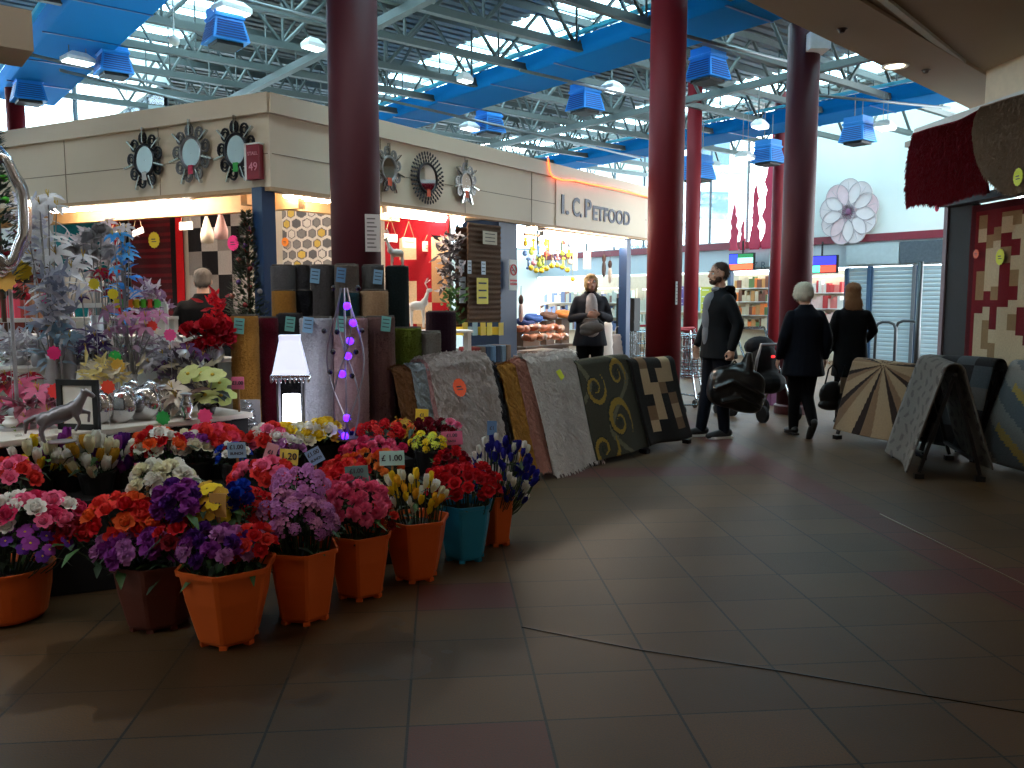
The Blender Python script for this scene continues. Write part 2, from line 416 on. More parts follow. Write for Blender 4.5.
# ------------------------------------------------------------------ trusses
tr = mat('truss_steel', (84,92,90), .5, .3, var=.1)
ZT0, ZT1 = 4.78, 5.62
def truss(b, n):
    root = empty('roof_truss', AB(-4.5, b, 0), RA, 'grey steel lattice roof truss spanning the hall', 'truss', 'parallel grey roof trusses under the hall ceiling')
    L = 21.6
    mb = MB(); mb.box((L/2, 0, ZT0), (L, .09, .09)); mb.build('bottom_chord', tr, root)
    mb = MB(); mb.box((L/2, 0, ZT1), (L, .11, .10)); mb.build('top_chord', tr, root)
    k = 14; st = L/k
    d1 = MB(); d1.tube([(0, 0, ZT0), (st/2, 0, ZT1)], .028, 6); d2 = MB(); d2.tube([(st/2, 0, ZT1), (st, 0, ZT0)], .028, 6)
    d3 = MB(); d3.tube([(0, 0, ZT0), (0, 0, ZT1)], .016, 6)
    for i in range(k):
        if i == 0:
            o1 = d1.build('diagonal_bar', tr, root); o2 = d2.build('diagonal_bar', tr, root); o3 = d3.build('upright_bar', tr, root)
        else:
            for o in (o1, o2, o3):
                c = o.copy(); col.objects.link(c); c.location = (i*st, 0, 0)
    return root
t0 = truss(7.18, 0)
for k, b in enumerate([4.74, 5.96, 8.42, 9.6, 10.8, 12.0, 13.2, 14.4, 15.6, 16.8, 18.0, 19.2]):
    c = copy_tree(t0); c.location = AB(-4.5-((k%2)*.4), b, 0)
    if 11 < b < 16.2: c.location = AB(3.0, b, 0); c.scale = (.655, 1, 1)
    if b > 16.2: c.location = AB(AN+.15, b, 0); c.scale = (.56, 1, 1)
# long beams and conduits
def pipe(p0, p1, r, lab, m=None, name='conduit_pipe'):
    mb = MB(); mb.tube([p0, p1], r, 8); o = mb.build(name, m or mat('conduit', (120,128,130), .4, .4), smooth=True); tag(o, lab, 'pipe'); return o
mb = MB(); mb.bar(AB(5.15, 5.0, ZT0-.1), AB(5.15, 20, ZT0-.1), .1, .1); tag(mb.build('long_beam', tr), 'long grey beam running below the trusses between first two blue ducts', 'beam')
mb = MB(); mb.bar(AB(11.0, 5.0, ZT0-.1), AB(11.0, 20, ZT0-.1), .1, .1); tag(mb.build('long_beam', tr), 'long grey beam running below the trusses before the farthest blue duct', 'beam')

# ------------------------------------------------------------------ blue ducts
db = mat('duct_blue_paint', (12,124,200), .85, var=.04, scale=2, spec=.1)
for a, nm in ((2.1, 'nearest, at upper left of the hall'), (7.9, 'middle one, above the stall and the red pillar'), (13.75, 'farthest, against the far wall')):
    root = empty('air_duct', AB(a, 4.6, 0), RA+pi/2, 'bright blue boxed air duct, '+nm, 'duct')
    mb = MB(); L = 11.6 if a < 4 else 15.4
    prof = [(-.9, ZT0-.08), (-.05, ZT0-.08), (.0, ZT0-.0), (.0, ZT0+.16), (-.9, ZT0+.16)]
    # local x along the duct, local y towards smaller a
    mb.rings([[V((x, y, z)) for (y, z) in prof] for x in (0, L)]); mb.build('casing', db, root, bevel=.02)
    mb = MB(); mb.box((L/2, .02, ZT0+.19), (L, .06, .05)); mb.build('edge_highlight', mat('highlight_cyan', (70,200,235), .3), root)  # bright highlight on the duct's near edge, painted as a cyan strip
    for i in range(1, int(L/1.45)):
        mb = MB(); mb.box((i*1.45, -.45, ZT0-.083), (.03, .9, .012)); mb.build('seam', mat('duct_seam', (14,80,150), .4), root)
# ------------------------------------------------------------------ the stall
class Frame:
    def __init__(s, o, d):
        s.o = V(o); s.o.z = 0; s.d = V(d); s.d.z = 0; s.d.normalize()
        n = V((s.d.y, -s.d.x, 0)); s.n = n if n.dot(-s.o) > 0 else -n
        s.rz = atan2(s.d.y, s.d.x)
        # local frame whose x axis runs to the viewer's right and whose -y axis points outward
        x = V((-s.n.y, s.n.x, 0)); s.rx = atan2(x.y, x.x); s.x = x; s.sg = 1 if x.dot(s.d) > 0 else -1
    def pt(s, q, off, z): return s.o+s.d*q+s.n*off+V((0, 0, z))
    def hit(s, px, py, off=0):
        r = ray(px, py); c = V((0, 0, H)); t = (s.o+s.n*off-c).dot(s.n)/r.dot(s.n); p = c+r*t
        return (p-s.o).dot(s.d), p.z
    def at(s, px, py, off=0): q, z = s.hit(px, py, off); return s.pt(q, off, z)
ZC = 2.98
C0 = G(268, 93, ZC); R0 = G(648, 188, ZC); L0 = G(60, 124, ZC)
FRt = Frame(C0, R0-C0); FLt = Frame(C0, L0-C0)
LR = (R0-C0).length; LL = 6.2
zfb = FRt.hit(268, 186)[1]
m_cr = mat('fascia_cream', (230,214,190), .6, var=.04, scale=2)
m_cr2 = mat('coping_cream', (228,210,186), .55, var=.03, scale=2)
stall = empty('market_stall', C0*1.0-V((0,0,ZC)), 0, 'cream market stall with wide fascia boards, blue posts and lit open front', 'stall')
def lc(p): return V(p)-stall.location
def loc_mb(mb, name, m, **k):
    mb.v = [tuple(V(p)-stall.location) for p in mb.v]; return mb.build(name, m, stall, **k)
def wbox(fr, s0, s1, o0, o1, z0, z1, mb=None):
    mb = mb or MB(); mb.box(fr.pt((s0+s1)/2, (o0+o1)/2, (z0+z1)/2), (abs(s1-s0), abs(o1-o0), z1-z0), fr.rz); return mb
loc_mb(wbox(FRt, 0, LR, -.06, 0, zfb, ZC-.1), 'fascia_board', m_cr)
loc_mb(wbox(FLt, 0, LL, -.06, 0, zfb, ZC-.1), 'fascia_board', m_cr)
zc0 = FRt.hit(268, 113)[1]
loc_mb(wbox(FRt, -.01, LR, -.1, .04, zc0, ZC), 'coping', m_cr2)
loc_mb(wbox(FLt, -.02, LL, -.1, .04, zc0, ZC), 'coping', m_cr2)
joint = mat('fascia_joint', (150,128,104), .7)
for fr, L_, px0 in ((FRt, LR, 0), (FLt, LL, 0)):
    mb = wbox(fr, .02, L_-.02, .0, .004, zfb+(zc0-zfb)*.45, zfb+(zc0-zfb)*.45+.006)
    for s in (1.2, 2.4, 3.6, 4.8):
        if s < L_: wbox(fr, s, s+.006, .0, .004, zfb, zc0, mb)
    loc_mb(mb, 'board_joint', joint)
loc_mb(wbox(FRt, 0, LR, -.1, .0, zfb-.03, zfb), 'fascia_lip', mat('lip', (196,160,120), .6))
loc_mb(wbox(FLt, 0, LL, -.1, .0, zfb-.03, zfb), 'fascia_lip', mat('lip', (196,160,120), .6))
# stall roof
mb = MB(); q = [FLt.pt(LL, -.06, 0), FLt.pt(0, -.06, 0), FRt.pt(LR, -.06, 0), FRt.pt(LR, -2.6, 0), FLt.pt(LL, -3.4, 0)]
mb.prism([(p.x, p.y) for p in q], 2.62, 2.66); loc_mb(mb, 'roof_board', mat('stall_roof', (206,196,180), .8))
wood = mat('lintel_wood', (206,164,110), .6, var=.25, scale=9)
loc_mb(wbox(FLt, .1, LL, -.5, -.42, zfb-.12, zfb+.02), 'lintel', wood)
loc_mb(wbox(FRt, .1, 1.9, -.5, -.42, zfb-.1, zfb+.02), 'lintel', wood)
blue = mat('post_blue', (28,58,98), .45, var=.08)
def post(px, w, name='post', off=-.06, fr=FRt, d=.12):
    s = fr.hit(px, 250, off)[0]
    loc_mb(wbox(fr, s-w/2, s+w/2, off-d, off, 0, zfb), name, blue); return s
post(270, .125, d=.12); s_p2 = post(508, .34, 'blue_panel', d=.5); post(629, .12); 
sB = FRt.hit(492, 250, -.06)[0]
# partition between the rug bay and the pet food bay, and the back walls
m_part = mat('partition', (196,190,178), .8, var=.05)
FB = Frame(C0-FLt.n*2.25, FLt.d)           # rear wall of the rug bay, parallel to the left front
tS = (-.3-(FB.o-FRt.o).dot(FRt.n))/FB.d.dot(FRt.n)      # rear wall ends just behind the right hand front
loc_mb(wbox(FB, tS, LL, -.06, 0, 0, 2.6), 'rear_wall', m_part)
print('REAR', tS, FB.pt(tS,0,0), s_p2)
loc_mb(wbox(FRt, 0.9, LR, -.35, -.28, .0, .35), 'plinth', mat('plinth', (70,64,58), .8))
# tube lights: each fitting is a thing of its own
tube_e = emit('tube_light', (255,236,216), 52)
def tube(fr, px0, py0, px1, py1, off, lab, r=.045):
    s0, z0 = fr.hit(px0, py0, off); s1, z1 = fr.hit(px1, py1, off); z = (z0+z1)/2
    root = empty('tube_light', fr.pt((s0+s1)/2, off, z), fr.rx, lab, 'light fitting', 'fluorescent tube fittings under the stall fascia')
    L = abs(s1-s0)
    mb = MB(); mb.box((0, 0, .07), (L, .11, .05)); mb.build('batten', K('white'), root)
    mb = MB(); mb.tube([(-L/2+.03, -.01, 0), (L/2-.03, -.01, 0)], r, 10); mb.build('tube', tube_e, root)
    mb = MB()
    for x in (-L/2+.015, L/2-.015): mb.box((x, -.005, .01), (.03, .06, .06))
    mb.build('end_cap', K('white'), root)
tube(FLt, 52, 210, 192, 196, -.14, 'long glowing fluorescent tube above the silver ornaments')
tube(FLt, 196, 193, 262, 187, -.62, 'shorter dimmer fluorescent tube beside the corner post, behind the front one')
tube(FRt, 282, 193, 330, 198, -.2, 'glowing tube between the corner post and the maroon pillar')
tube(FRt, 384, 210, 462, 221, -.14, 'long glowing tube right of the maroon pillar over the mat display')
tube(FRt, 541, 232, 624, 246, -.14, 'glowing tube under the pet food sign')
tube(FRt, 527, 226, 545, 228, -.7, 'small bright tube seen left under the pet food sign')
# lettering board
ink = mat('sign_ink', (28,30,62), .5)
s0, z0 = FRt.hit(556, 205, .012); s1, z1 = FRt.hit(645, 218, .012)
sgn = empty('shop_sign', FRt.pt((s0+s1)/2, .012, (z0+z1)/2), FRt.rx, 'cream sign board with dark blue lettering I. C. PETFOOD', 'sign')
zz = (z0+z1)/2
mb = MB(); mb.box((0, .004, zfb+.28-zz-.0), (s1-s0, .012, .56)); mb.build('board', mat('sign_cream', (224,206,180), .55, var=.03), sgn)
def letters(txt, pxa, pxb, pyc, size, nm):
    sa, za = FRt.hit(pxa, pyc, .02); sb = FRt.hit(pxb, pyc, .02)[0]
    o = text_obj('lettering', txt, size, ink, sgn, bold=.006, ext=.004)
    wd = max(v.co.x for v in o.data.vertices)-min(v.co.x for v in o.data.vertices)
    cx = (max(v.co.x for v in o.data.vertices)+min(v.co.x for v in o.data.vertices))/2
    k = (sb-sa)/wd; o.scale = (k, 1, 1)
    o.location = ((sa+sb)/2-(s0+s1)/2-cx*k, -.008, za-zz)
letters('I.', 561.5, 569, 205, .31, 'a'); letters('C.', 572.5, 582, 207.5, .31, 'a'); letters('P', 585, 591.5, 209, .31, 'a'); letters('ETFOOD', 593, 630, 213.5, .245, 'a')
# rope light along the coping
mb = MB(); pts = []
for px, py in ((548,158),(549,166),(550,172),(553,177),(562,180),(575,180.5),(590,184),(607,187),(625,191),(640,195),(647,197)):
    pts.append(FRt.at(px, py, .055 if py < 200 else .02))
mb.tube(pts, .009, 6); tag(mb.build('rope_light', emit('rope_orange', (255,96,40), 5)), 'glowing orange rope light strung along the fascia above the pet food sign', 'rope light')

# ------------------------------------------------------------------ mirrors on the fascia
mirror_m = mat('mirror_glass', (225,232,235), .03, 1, var=0)
def mirror(fr, px, py, rx, rz, kind, lab, cardc, frame_c):
    s, z = fr.hit(px, py, .05); root = empty('wall_mirror', fr.pt(s, .03, z), fr.rx, lab, 'mirror')
    fm = mat('mirror_frame_%d' % frame_c[0], frame_c, .3, .6, var=.3, scale=40)
    mb = MB()
    def Q(r, an, y): return V((r*rx*cos(an), y, r*rz*sin(an)))
    mb.rings([[Q(r, 2*pi*j/28, y) for j in range(28)] for r, y in ((.01,-.012),(.5,-.012),(.5,0),(.01,0))], caps=False); mb.build('glass', mirror_m, root)
    mb = MB(); mb.tube([Q(.53, 2*pi*j/28, -.01) for j in range(28)], .014, 6, closed=True); mb.build('rim', fm, root, smooth=True)
    if kind == 'ray':
        mb = MB()
        for j in range(9):
            an = pi/2+2*pi*j/9+.1
            c = Q(.76, an, -.006); e = [c+V((.2*rx*cos(a2)*.9, 0, .2*rz*sin(a2))) for a2 in [2*pi*k/12 for k in range(12)]]
            mb.tube(e, .010, 5, closed=True)
            mb.tube([c+V((.1*rx*cos(a2), 0, .1*rz*sin(a2))) for a2 in [2*pi*k/8 for k in range(8)]], .007, 5, closed=True)
        mb.build('loop_ornament', fm, root)
        for j in range(7):
            mb = MB(); an = pi/2+2*pi*j/7; mb.bar(Q(.6, an, -.016), Q(1.12, an, -.016), .028, .012)
            mb.build('mirror_bar', mat('bar_glass', (200,205,205), .08, .9, var=.05), root)
    else:
        mb = MB()
        for q in range(3):
            n = 26+q*5
            for j in range(n):
                an = 2*pi*(j+.5*q)/n; c = Q(.62+.14*q, an, -.01); mb.ball(c, (.011, .008, .02), 6, 4, Matrix.Rotation(-(an-pi/2), 3, 'Y'))
        mb.build('beaded_border', fm, root)
    mb = MB(); mb.box((0, -.022, -rz*.55), (.05, .004, .07)); mb.build('price_card', mat('card_%d_%d' % cardc[:2], cardc, .6), root)
    return root
dk, gy, sl = (44,44,50), (128,124,124), (150,148,146)
mirror(FLt, 143.5, 160, .215, .235, 'ray', 'dark framed oval sunburst mirror, leftmost on the fascia', (200,205,205), dk)
mirror(FLt, 190, 153, .215, .235, 'ray', 'grey framed oval sunburst mirror with a pink price card', (210,50,90), gy)
mirror(FLt, 235, 150, .205, .235, 'ray', 'dark framed oval sunburst mirror with a green price card, next to the crimson stall number', (60,180,80), dk)
mirror(FRt, 389.5, 169, .17, .2, 'ray', 'sunburst mirror partly hidden by the maroon pillar, orange price card', (230,90,50), sl)
mirror(FRt, 428.5, 178, .245, .25, 'bead', 'round mirror with a wide dark beaded border and orange price card', (231,90,50), (40,36,38))
mirror(FRt, 467, 183, .17, .2, 'ray', 'silver sunburst mirror rightmost on the fascia, orange price card', (232,90,50), sl)
s, z = FLt.hit(253.5, 162, .06); root = empty('number_plate', FLt.pt(s, .05, z), FLt.rx, 'small crimson sign with pale stall number 49 near fascia corner', 'sign')
mb = MB(); mb.box((0,0,0), (.135,.05,.26)); mb.build('plate', mat('crimson', (140,22,44), .5), root)
mb = MB(); mb.box((-.068,0,0), (.02,.055,.27)); mb.box((0,0,.135), (.15,.055,.012)); mb.build('edge', K('white'), root)
pk = mat('pale_pink', (226,150,160), .6); text_obj('lettering', 'STALL', .038, pk, root, (0.008,-.028,.06)); text_obj('lettering', '49', .09, pk, root, (.01,-.028,-.04))
# notices
def notice(pos, rz, w, h, c, lines, lab, cat='notice', tc=(60,60,70), name='paper_notice', big=None):
    root = empty(name, pos, rz, lab, cat)
    mb = MB(); mb.box((0,0,0), (w,.004,h)); mb.build('sheet', mat('paper_%d_%d_%d' % c, c, .7, var=.03), root)
    mb = MB(); im = mat('ink_%d' % tc[0], tc, .7)
    for i in range(lines):
        L = w*.76*(.6+.4*rnd.random()); mb.box((-(w*.76-L)/2, -.003, h*.38-i*h*.76/max(1, lines-1)), (L, .002, h*.035))
    if lines: mb.build('written_line', im, root)
    return root
notice(XY(374.5, 6.15)+V((0,0,P(375,233,6.15).z)), .3, .11, .27, (214,206,204), 8, 'white paper notice taped to the near maroon pillar', tc=(120,110,110))
notice(P(677, 293, 9.44), .9, .07, .26, (190,190,190), 6, 'white paper notice on the side of the red pillar', tc=(110,110,110))
# no smoking sign on the blue panel
p = FRt.at(512.5, 275, .0); root = empty('no_smoking_sign', p+FRt.n*.01, FRt.rx, 'white no smoking sign with red ring on the blue panel', 'sign')
mb = MB(); mb.box((0,0,0), (.15,.005,.33)); mb.build('plate', K('white'), root)
redp = mat('sign_red', (190,40,40), .5)
mb = MB(); mb.tube([(.055*cos(a), -.006, .055+.055*sin(a)) for a in [2*pi*k/24 for k in range(24)]], .008, 5, closed=True); mb.bar((-.04,-.006,.095), (.04,-.006,.015), .004, .014); mb.build('prohibition_ring', redp, root)
mb = MB(); mb.box((-.005,-.004,.05), (.05,.004,.012)); mb.tube([(.025,-.005,.055),(.03,-.005,.07),(.02,-.005,.085)], .003, 5); mb.build('cigarette_picture', K('black'), root)
mb = MB(); mb.box((0,-.004,-.08), (.13,.004,.06)); mb.build('red_panel', redp, root)
text_obj('lettering', 'NO SMOKING', .02, K('white'), root, (0,-.008,-.08))
# ------------------------------------------------------------------ rugs, racks, rolls
def rug_mat(name, c, **k): return mat('rug_'+name, c, .95, var=.3, scale=90, bump=.6, bscale=220, sheen=.06, spec=.1)
def sheet(mb, fn, nu, nv, thick, colf=None):
    """two-sided cloth from fn(u,v); colf gives the material index of each patch"""
    n0 = len(mb.f); mb.grid(fn, nu, nv, thick)
    if colf:
        for i in range(nu):
            for j in range(nv):
                k = colf((i+.5)/nu, (j+.5)/nv); mb.mi[n0+i*nv+j] = k; mb.mi[n0+(nu*nv if thick else 0)+i*nv+j] = k
    return mb
def tufts(mb, fn, n, L, w=.006, drop=.6, nrm=None, both=False):
    """short pile strands over the cloth, hanging a little"""
    e = .004
    for _ in range(n):
        u = rnd.random()*.998; v = rnd.random()*.996
        p = V(fn(u, v)); a = V(fn(min(1, u+e), v))-p; b = V(fn(u, min(1, v+e)))-p
        if a.length < 1e-9 or b.length < 1e-9: continue
        nn = a.cross(b).normalized(); l = L*(.5+rnd.random()*.8)
        dn = V((0,0,-1)); dn = dn-nn*dn.dot(nn)
        if dn.length < .3: dn = (-nn.orthogonal()+V((rnd.uniform(-1,1), rnd.uniform(-1,1), 0)))
        dn = dn.normalized(); sd = nn.cross(dn)
        d = (dn+nn*(.25+.5*rnd.random())+sd*rnd.uniform(-.5,.5)).normalized()
        s = d.cross(nn)
        if s.length < 1e-6: continue
        s.normalize(); s = s*w*(.6+rnd.random())
        o = len(mb.v); q = p-nn*.003
        mb.v += [tuple(q-s), tuple(q+s), tuple(p+d*l*.6+s*.7), tuple(p+d*l+V((0,0,-l*.35))), tuple(p+d*l*.6-s*.7)]
        mb.f.append((o, o+1, o+2, o+3, o+4)); mb.mi.append(mb.m)
def drape_fn(w, h, sp, z0=.08, z1=None, rr=.045, wob=.008, seed=0, off=0.0):
    z1 = z1 if z1 is not None else z0+.05
    path = [(-sp-off, z0), (-rr-off, h-rr)]+[((rr+off)*-cos(a), h-rr+(rr+off)*sin(a)) for a in [pi*k/6 for k in range(1, 6)]]+[(rr+off, h-rr), (sp+off, z1)]
    cum = [0]
    for a, b in zip(path, path[1:]): cum.append(cum[-1]+sqrt((a[0]-b[0])**2+(a[1]-b[1])**2))
    T = cum[-1]; r2 = random.Random(seed); ph = [r2.random()*6 for _ in range(4)]
    def fn(u, v):
        s = v*T; i = 0
        while i < len(cum)-2 and cum[i+1] < s: i += 1
        t = (s-cum[i])/(cum[i+1]-cum[i]); y = path[i][0]*(1-t)+path[i+1][0]*t; z = path[i][1]*(1-t)+path[i+1][1]*t
        y += wob*sin(u*7+ph[0]+v*3)*(1 if z < h-.08 else 0)*(1-z/h)*3
        z += wob*.8*sin(u*5+ph[1])
        x = (u-.5)*w+wob*sin(v*9+ph[2])
        return V((x, -abs(y) if s < T/2 else y, z)) if False else V((x, y, z))
    return fn
def rack(A, B, h, sp, lab, ext=.0):
    """A-frame rack: A, B plan ends of the rail (viewer's left, right)"""
    A = V((A[0], A[1], 0)); B = V((B[0], B[1], 0)); d = B-A; L = d.length; c = (A+B)/2; rz = atan2(d.y, d.x)
    root = empty('rug_rack', c, rz, lab, 'display rack'); bm = mat('rack_black', (24,22,24), .5, .3)
    mb = MB(); mb.tube([(-L/2-.02, 0, h-.05), (L/2+.02, 0, h-.05)], .016, 8); mb.build('rail', bm, root)
    for x in (-L/2+.03, L/2-.03):
        for y in (-1, 1):
            mb = MB(); mb.bar((x, 0, h-.05), (x, y*(sp-.03), .05), .03, .025); mb.box((x, y*(sp-.03), .02), (.06, .07, .04)); mb.build('leg', bm, root)
    mb = MB()
    mb.bar((-L/2+.03, -(sp-.07), .16), (L/2-.03, -(sp-.07), .16), .025); mb.build('stretcher', bm, root)
    mb = MB(); mb.bar((-L/2+.03, (sp-.07), .16), (L/2-.03, (sp-.07), .16), .025); mb.build('stretcher', bm, root)
    return c, rz, L
star = lambda r, n=12, k=.82: [(r*(1 if i % 2 else k)*cos(2*pi*i/(2*n)), r*(1 if i % 2 else k)*sin(2*pi*i/(2*n))) for i in range(2*n)]
def price_star(parent, loc, rz, r, c, tilt=0, n=12, k=.82, sxx=1):
    mb = MB(); mb.prism(star(r, n, k), -.0015, .0015, lambda x, y, z: V((x*sxx, z, y)))
    o = mb.build('price_star', mat('card_%d_%d_%d' % c, c, .6, var=.02), parent); o.location = loc; o.rotation_euler = (tilt, 0, rz)
    m2 = MB(); m2.box((-r*.1*sxx, -.002, r*.1), (r*.7*sxx, .001, r*.12)); m2.box((0, -.002, -r*.2), (r*.8*sxx, .001, r*.1)); q = m2.build('written_price', mat('ink_60', (60,60,70), .7), o)
    return o
def draped_rug(c, rz, L, h, sp, mats, lab, colf=None, shag=0, off=0.0, dx=0, w=None, seed=0, z0=.08, grp=None, tuftn=4200, name='draped_rug', nu=12, nv=30, z1=None):
    w = w or L*.96; fn = drape_fn(w, h, sp, z0, z1=z1, seed=seed, off=off+.016)
    mb = MB(); sheet(mb, fn, nu, nv, -.012 if not shag else .006, colf)
    if shag: tufts(mb, fn, tuftn, shag, w=.006)
    for i in range(len(mb.f)): pass
    o = mb.build(name, mats, None, smooth=not shag); M = Matrix.Rotation(rz, 3, 'Z')
    o.location = c+M@V((dx, 0, 0)); o.rotation_euler = (0, 0, rz); tag(o, lab, 'rug', grp); return o
def railpts(bl, br, sp):
    """plan rail ends from the two front ground corners"""
    a, b = G(*bl), G(*br); d = (b-a).normalized(); n = V((-d.y, d.x, 0))
    return a+n*sp, b+n*sp
dF = V((.63, .776, 0)); nF = V((.776, -.63, 0))
silver = rug_mat('silver', (196,186,180)); greysh = rug_mat('greyshag', (180,168,162)); brn = rug_mat('brownshag', (112,74,44)); pinkb = rug_mat('pinkshag', (160,110,96))
blugr = rug_mat('bluegrey', (138,146,150)); char = rug_mat('charcoal', (44,42,46)); ochre = rug_mat('ochre', (168,120,54)); 
# rack one (behind the cut flowers)
A = V((-.80, 5.68, 0)); B = A+dF*1.0
c, rz, L = rack(A, B, .95, .27, 'black A-frame rack holding the fluffy grey rugs behind the flower pots')
draped_rug(c, rz, L, .935, .24, [char], 'charcoal shaggy rug, rightmost on the rack behind the flowers', shag=.03, dx=L/2-.10, w=.2, seed=5, tuftn=1500)
draped_rug(c, rz, L, .95, .25, [brn], 'brown shaggy rug, leftmost on the rack behind the flowers', shag=.03, dx=-L/2+.04, w=.2, seed=2, off=.0, tuftn=1600)
draped_rug(c, rz, L, .95, .26, [blugr], 'pale blue grey shaggy rug between the brown and pink ones', shag=.03, dx=-L/2+.17, w=.16, seed=3, off=.015, tuftn=1300)
draped_rug(c, rz, L, .95, .26, [rug_mat('rose', (170,128,126))], 'thin strip of dusty pink shaggy rug beside the big grey rug', shag=.03, dx=-L/2+.28, w=.13, seed=4, off=.03, tuftn=1100)
o = draped_rug(c, rz, L, .965, .28, [greysh], 'big fluffy grey rug with orange round price star', shag=.04, dx=.06, w=.66, seed=1, off=.045, tuftn=7500)
price_star(o, (-.14, -.21, .80), 0, .07, (255,92,40), tilt=-.28, n=16, k=.88)
# rack two
A, B = railpts((535, 482), (597, 463), .3)
c, rz, L = rack(A, B, .92, .3, 'black A-frame rack under the silver shaggy rug')
draped_rug(c, rz, L, .90, .27, [ochre], 'ochre brown shaggy rug left of the silver one', shag=.035, dx=-L/2-.02, w=.24, seed=12, tuftn=1800)
draped_rug(c, rz, L, .905, .29, [pinkb], 'dusty pink brown shaggy rug directly left of silver rug', shag=.035, dx=-L/2+.14, w=.17, seed=13, off=.02, tuftn=1500)
o = draped_rug(c, rz, L, .93, .31, [silver], 'silver grey shaggy rug with a yellow tag between the pink rug and swirl rug', shag=.035, dx=.10, w=L*.80, seed=11, off=.035, z0=.03, tuftn=6500)
mb = MB(); mb.prism([(-.05,.03),(.02,.05),(.06,-.02),(0,-.05)], -.001, .001, lambda x,y,z: V((x,z,y))); q = mb.build('price_tag', mat('tag_yellow', (206,214,30), .6), o); q.location = (-.05,-.185,.80); q.rotation_euler = (-.28,0,0)
# rack three: swirl rug
A, B = railpts((594, 466), (648, 452), .28)
c, rz, L = rack(A, B, .86, .28, 'black A-frame rack under the green and gold swirl rug')
def swirl(u, v):
    x, y = (u-.42)*1.0, v*2.05
    if y > 1.05: y = 2.1-y
    m = 0
    for (cx, cy, r0, k, hand) in ((.1, .34, .22, 1.6, 1), (-.2, .72, .16, 1.9, -1), (.25, .82, .15, 1.7, 1), (-.25, .1, .2, 1.5, -1)):
        dx_, dy_ = x-cx, y-cy; r = sqrt(dx_*dx_+dy_*dy_)
        if r < r0*1.15:
            an = atan2(dy_, dx_)*hand; q = (an/(2*pi)+log_(r/r0)*k*.5) % 1
            if q < .32: m = 1 if r > .05 else 2
            elif q < .42: m = 2
    if m == 0 and sin(x*9+sin(y*6)*2.2) > .93: m = 3
    return m
def log_(x): return math.log(max(x, 1e-3))
draped_rug(c, rz, L, .87, .29, [rug_mat('olive', (58,54,42)), rug_mat('gold', (146,116,42)), rug_mat('darkolive', (38,42,34)), rug_mat('sage', (100,94,74))], 'dark olive rug with gold leaf swirls', swirl, nu=60, nv=170, seed=21, z0=.05, off=.01)
# rack four: squares rug
A, B = railpts((645, 454), (690, 443), .26)
c, rz, L = rack(A, B, .83, .27, 'black A-frame rack nearest the red pillar, with its black foot showing')
def squares(u, v):
    y = v*2 if v < .5 else (1-v)*2
    if not (.16 < u < .86) or y < .14: return 0
    g = [[1,0,0,2],[2,1,0,1],[0,1,0,2],[1,1,2,0],[1,0,1,1],[2,0,0,1]]
    i = min(5, int((y-.14)/.86*6)); j = min(3, int((u-.16)/.70*4)); return g[i][j]
o = draped_rug(c, rz, L, .83, .27, [rug_mat('blackb', (26,20,18)), rug_mat('beige', (176,150,118)), rug_mat('tan', (122,94,68))], 'dark brown rug with beige and tan rectangles near red pillar', squares, nu=24, nv=60, seed=31, z0=.07, off=.01)
price_star(o, (0, -.08, .76), 0, .03, (150,190,40), tilt=-.3)

# ------------------------------------------------------------------ right side racks
A, B = V((3.56, 8.55, 0)), V((3.98, 7.55, 0))
c, rz, L = rack(A, B, .79, .28, 'low rack of the sunburst rug, black feet showing below it')
def rays(u, v):
    y = v if v < .5 else 1-v
    x = u-.38; yy = .47-y; an = atan2(yy*1.7, x) if (x or yy) else 0
    q = (an/pi*5.5) % 1
    return 1 if q < .5 else (2 if q < .78 else 0)
o = draped_rug(c, rz, L, .79, .29, [rug_mat('darkbrown', (40,28,24)), rug_mat('sand', (142,118,92)), rug_mat('fawn', (116,90,68))], 'brown and beige sunburst rug with green tag', rays, nu=100, nv=180, seed=41, z0=.10, off=.01)
mb = MB(); mb.box((0,0,0), (.06,.003,.11)); q = mb.build('price_tag', mat('tag_green', (86,170,96), .6), o); q.location = (-.03,-.07,.71); q.rotation_euler = (-.3,0,0)
A, B = V((3.70, 7.40, 0)), V((3.46, 6.45, 0))
c, rz, L = rack(A, B, .89, .25, 'black rack seen end on, right of the sunburst rug')
def lattice(u, v): 
    y = v*9; return 1 if (sin(u*26+sin(y*5)*1.6)*sin(y*7+u*4) > .45) else (0 if .07 < u < .93 else 2)
draped_rug(c, rz, L, .90, .26, [rug_mat('lgrey', (106,100,95)), rug_mat('dgrey', (84,78,74)), rug_mat('palegrey', (120,114,108))], 'pale grey lattice rug seen from its narrow end, beside sunburst rug', lattice, nu=40, nv=120, seed=42, z0=.05, off=.01)
# a black under-rug on the same rail showing inside the opening
A, B = V((4.02, 8.0, 0)), V((4.30, 7.25, 0))
c, rz, L = rack(A, B, .85, .26, 'rack behind the narrow grey rug, mostly hidden')
def patch(u, v):
    y = v if v < .5 else 1-v; i, j = int(u*4), int(y*9); return [[0,1,0,2],[1,0,2,0],[0,2,0,1]][j % 3][i % 4]
draped_rug(c, rz, L, .87, .27, [rug_mat('coal', (38,36,38)), rug_mat('mid', (92,86,82)), rug_mat('slate', (70,74,78))], 'charcoal rug with grey patches behind the lattice rug', patch, nu=24, nv=60, seed=43, z0=.1, off=.01)
A, B = V((4.42, 7.25, 0)), V((4.34, 6.2, 0))
c, rz, L = rack(A, B, .86, .28, 'rack cut off by the right edge of the photo')
def stripes(u, v):
    y = v if v < .5 else 1-v; q = (y*5+u*1.2) % 1; return 1 if q < .2 and .2 < u < .9 else (2 if q < .55 else 0)
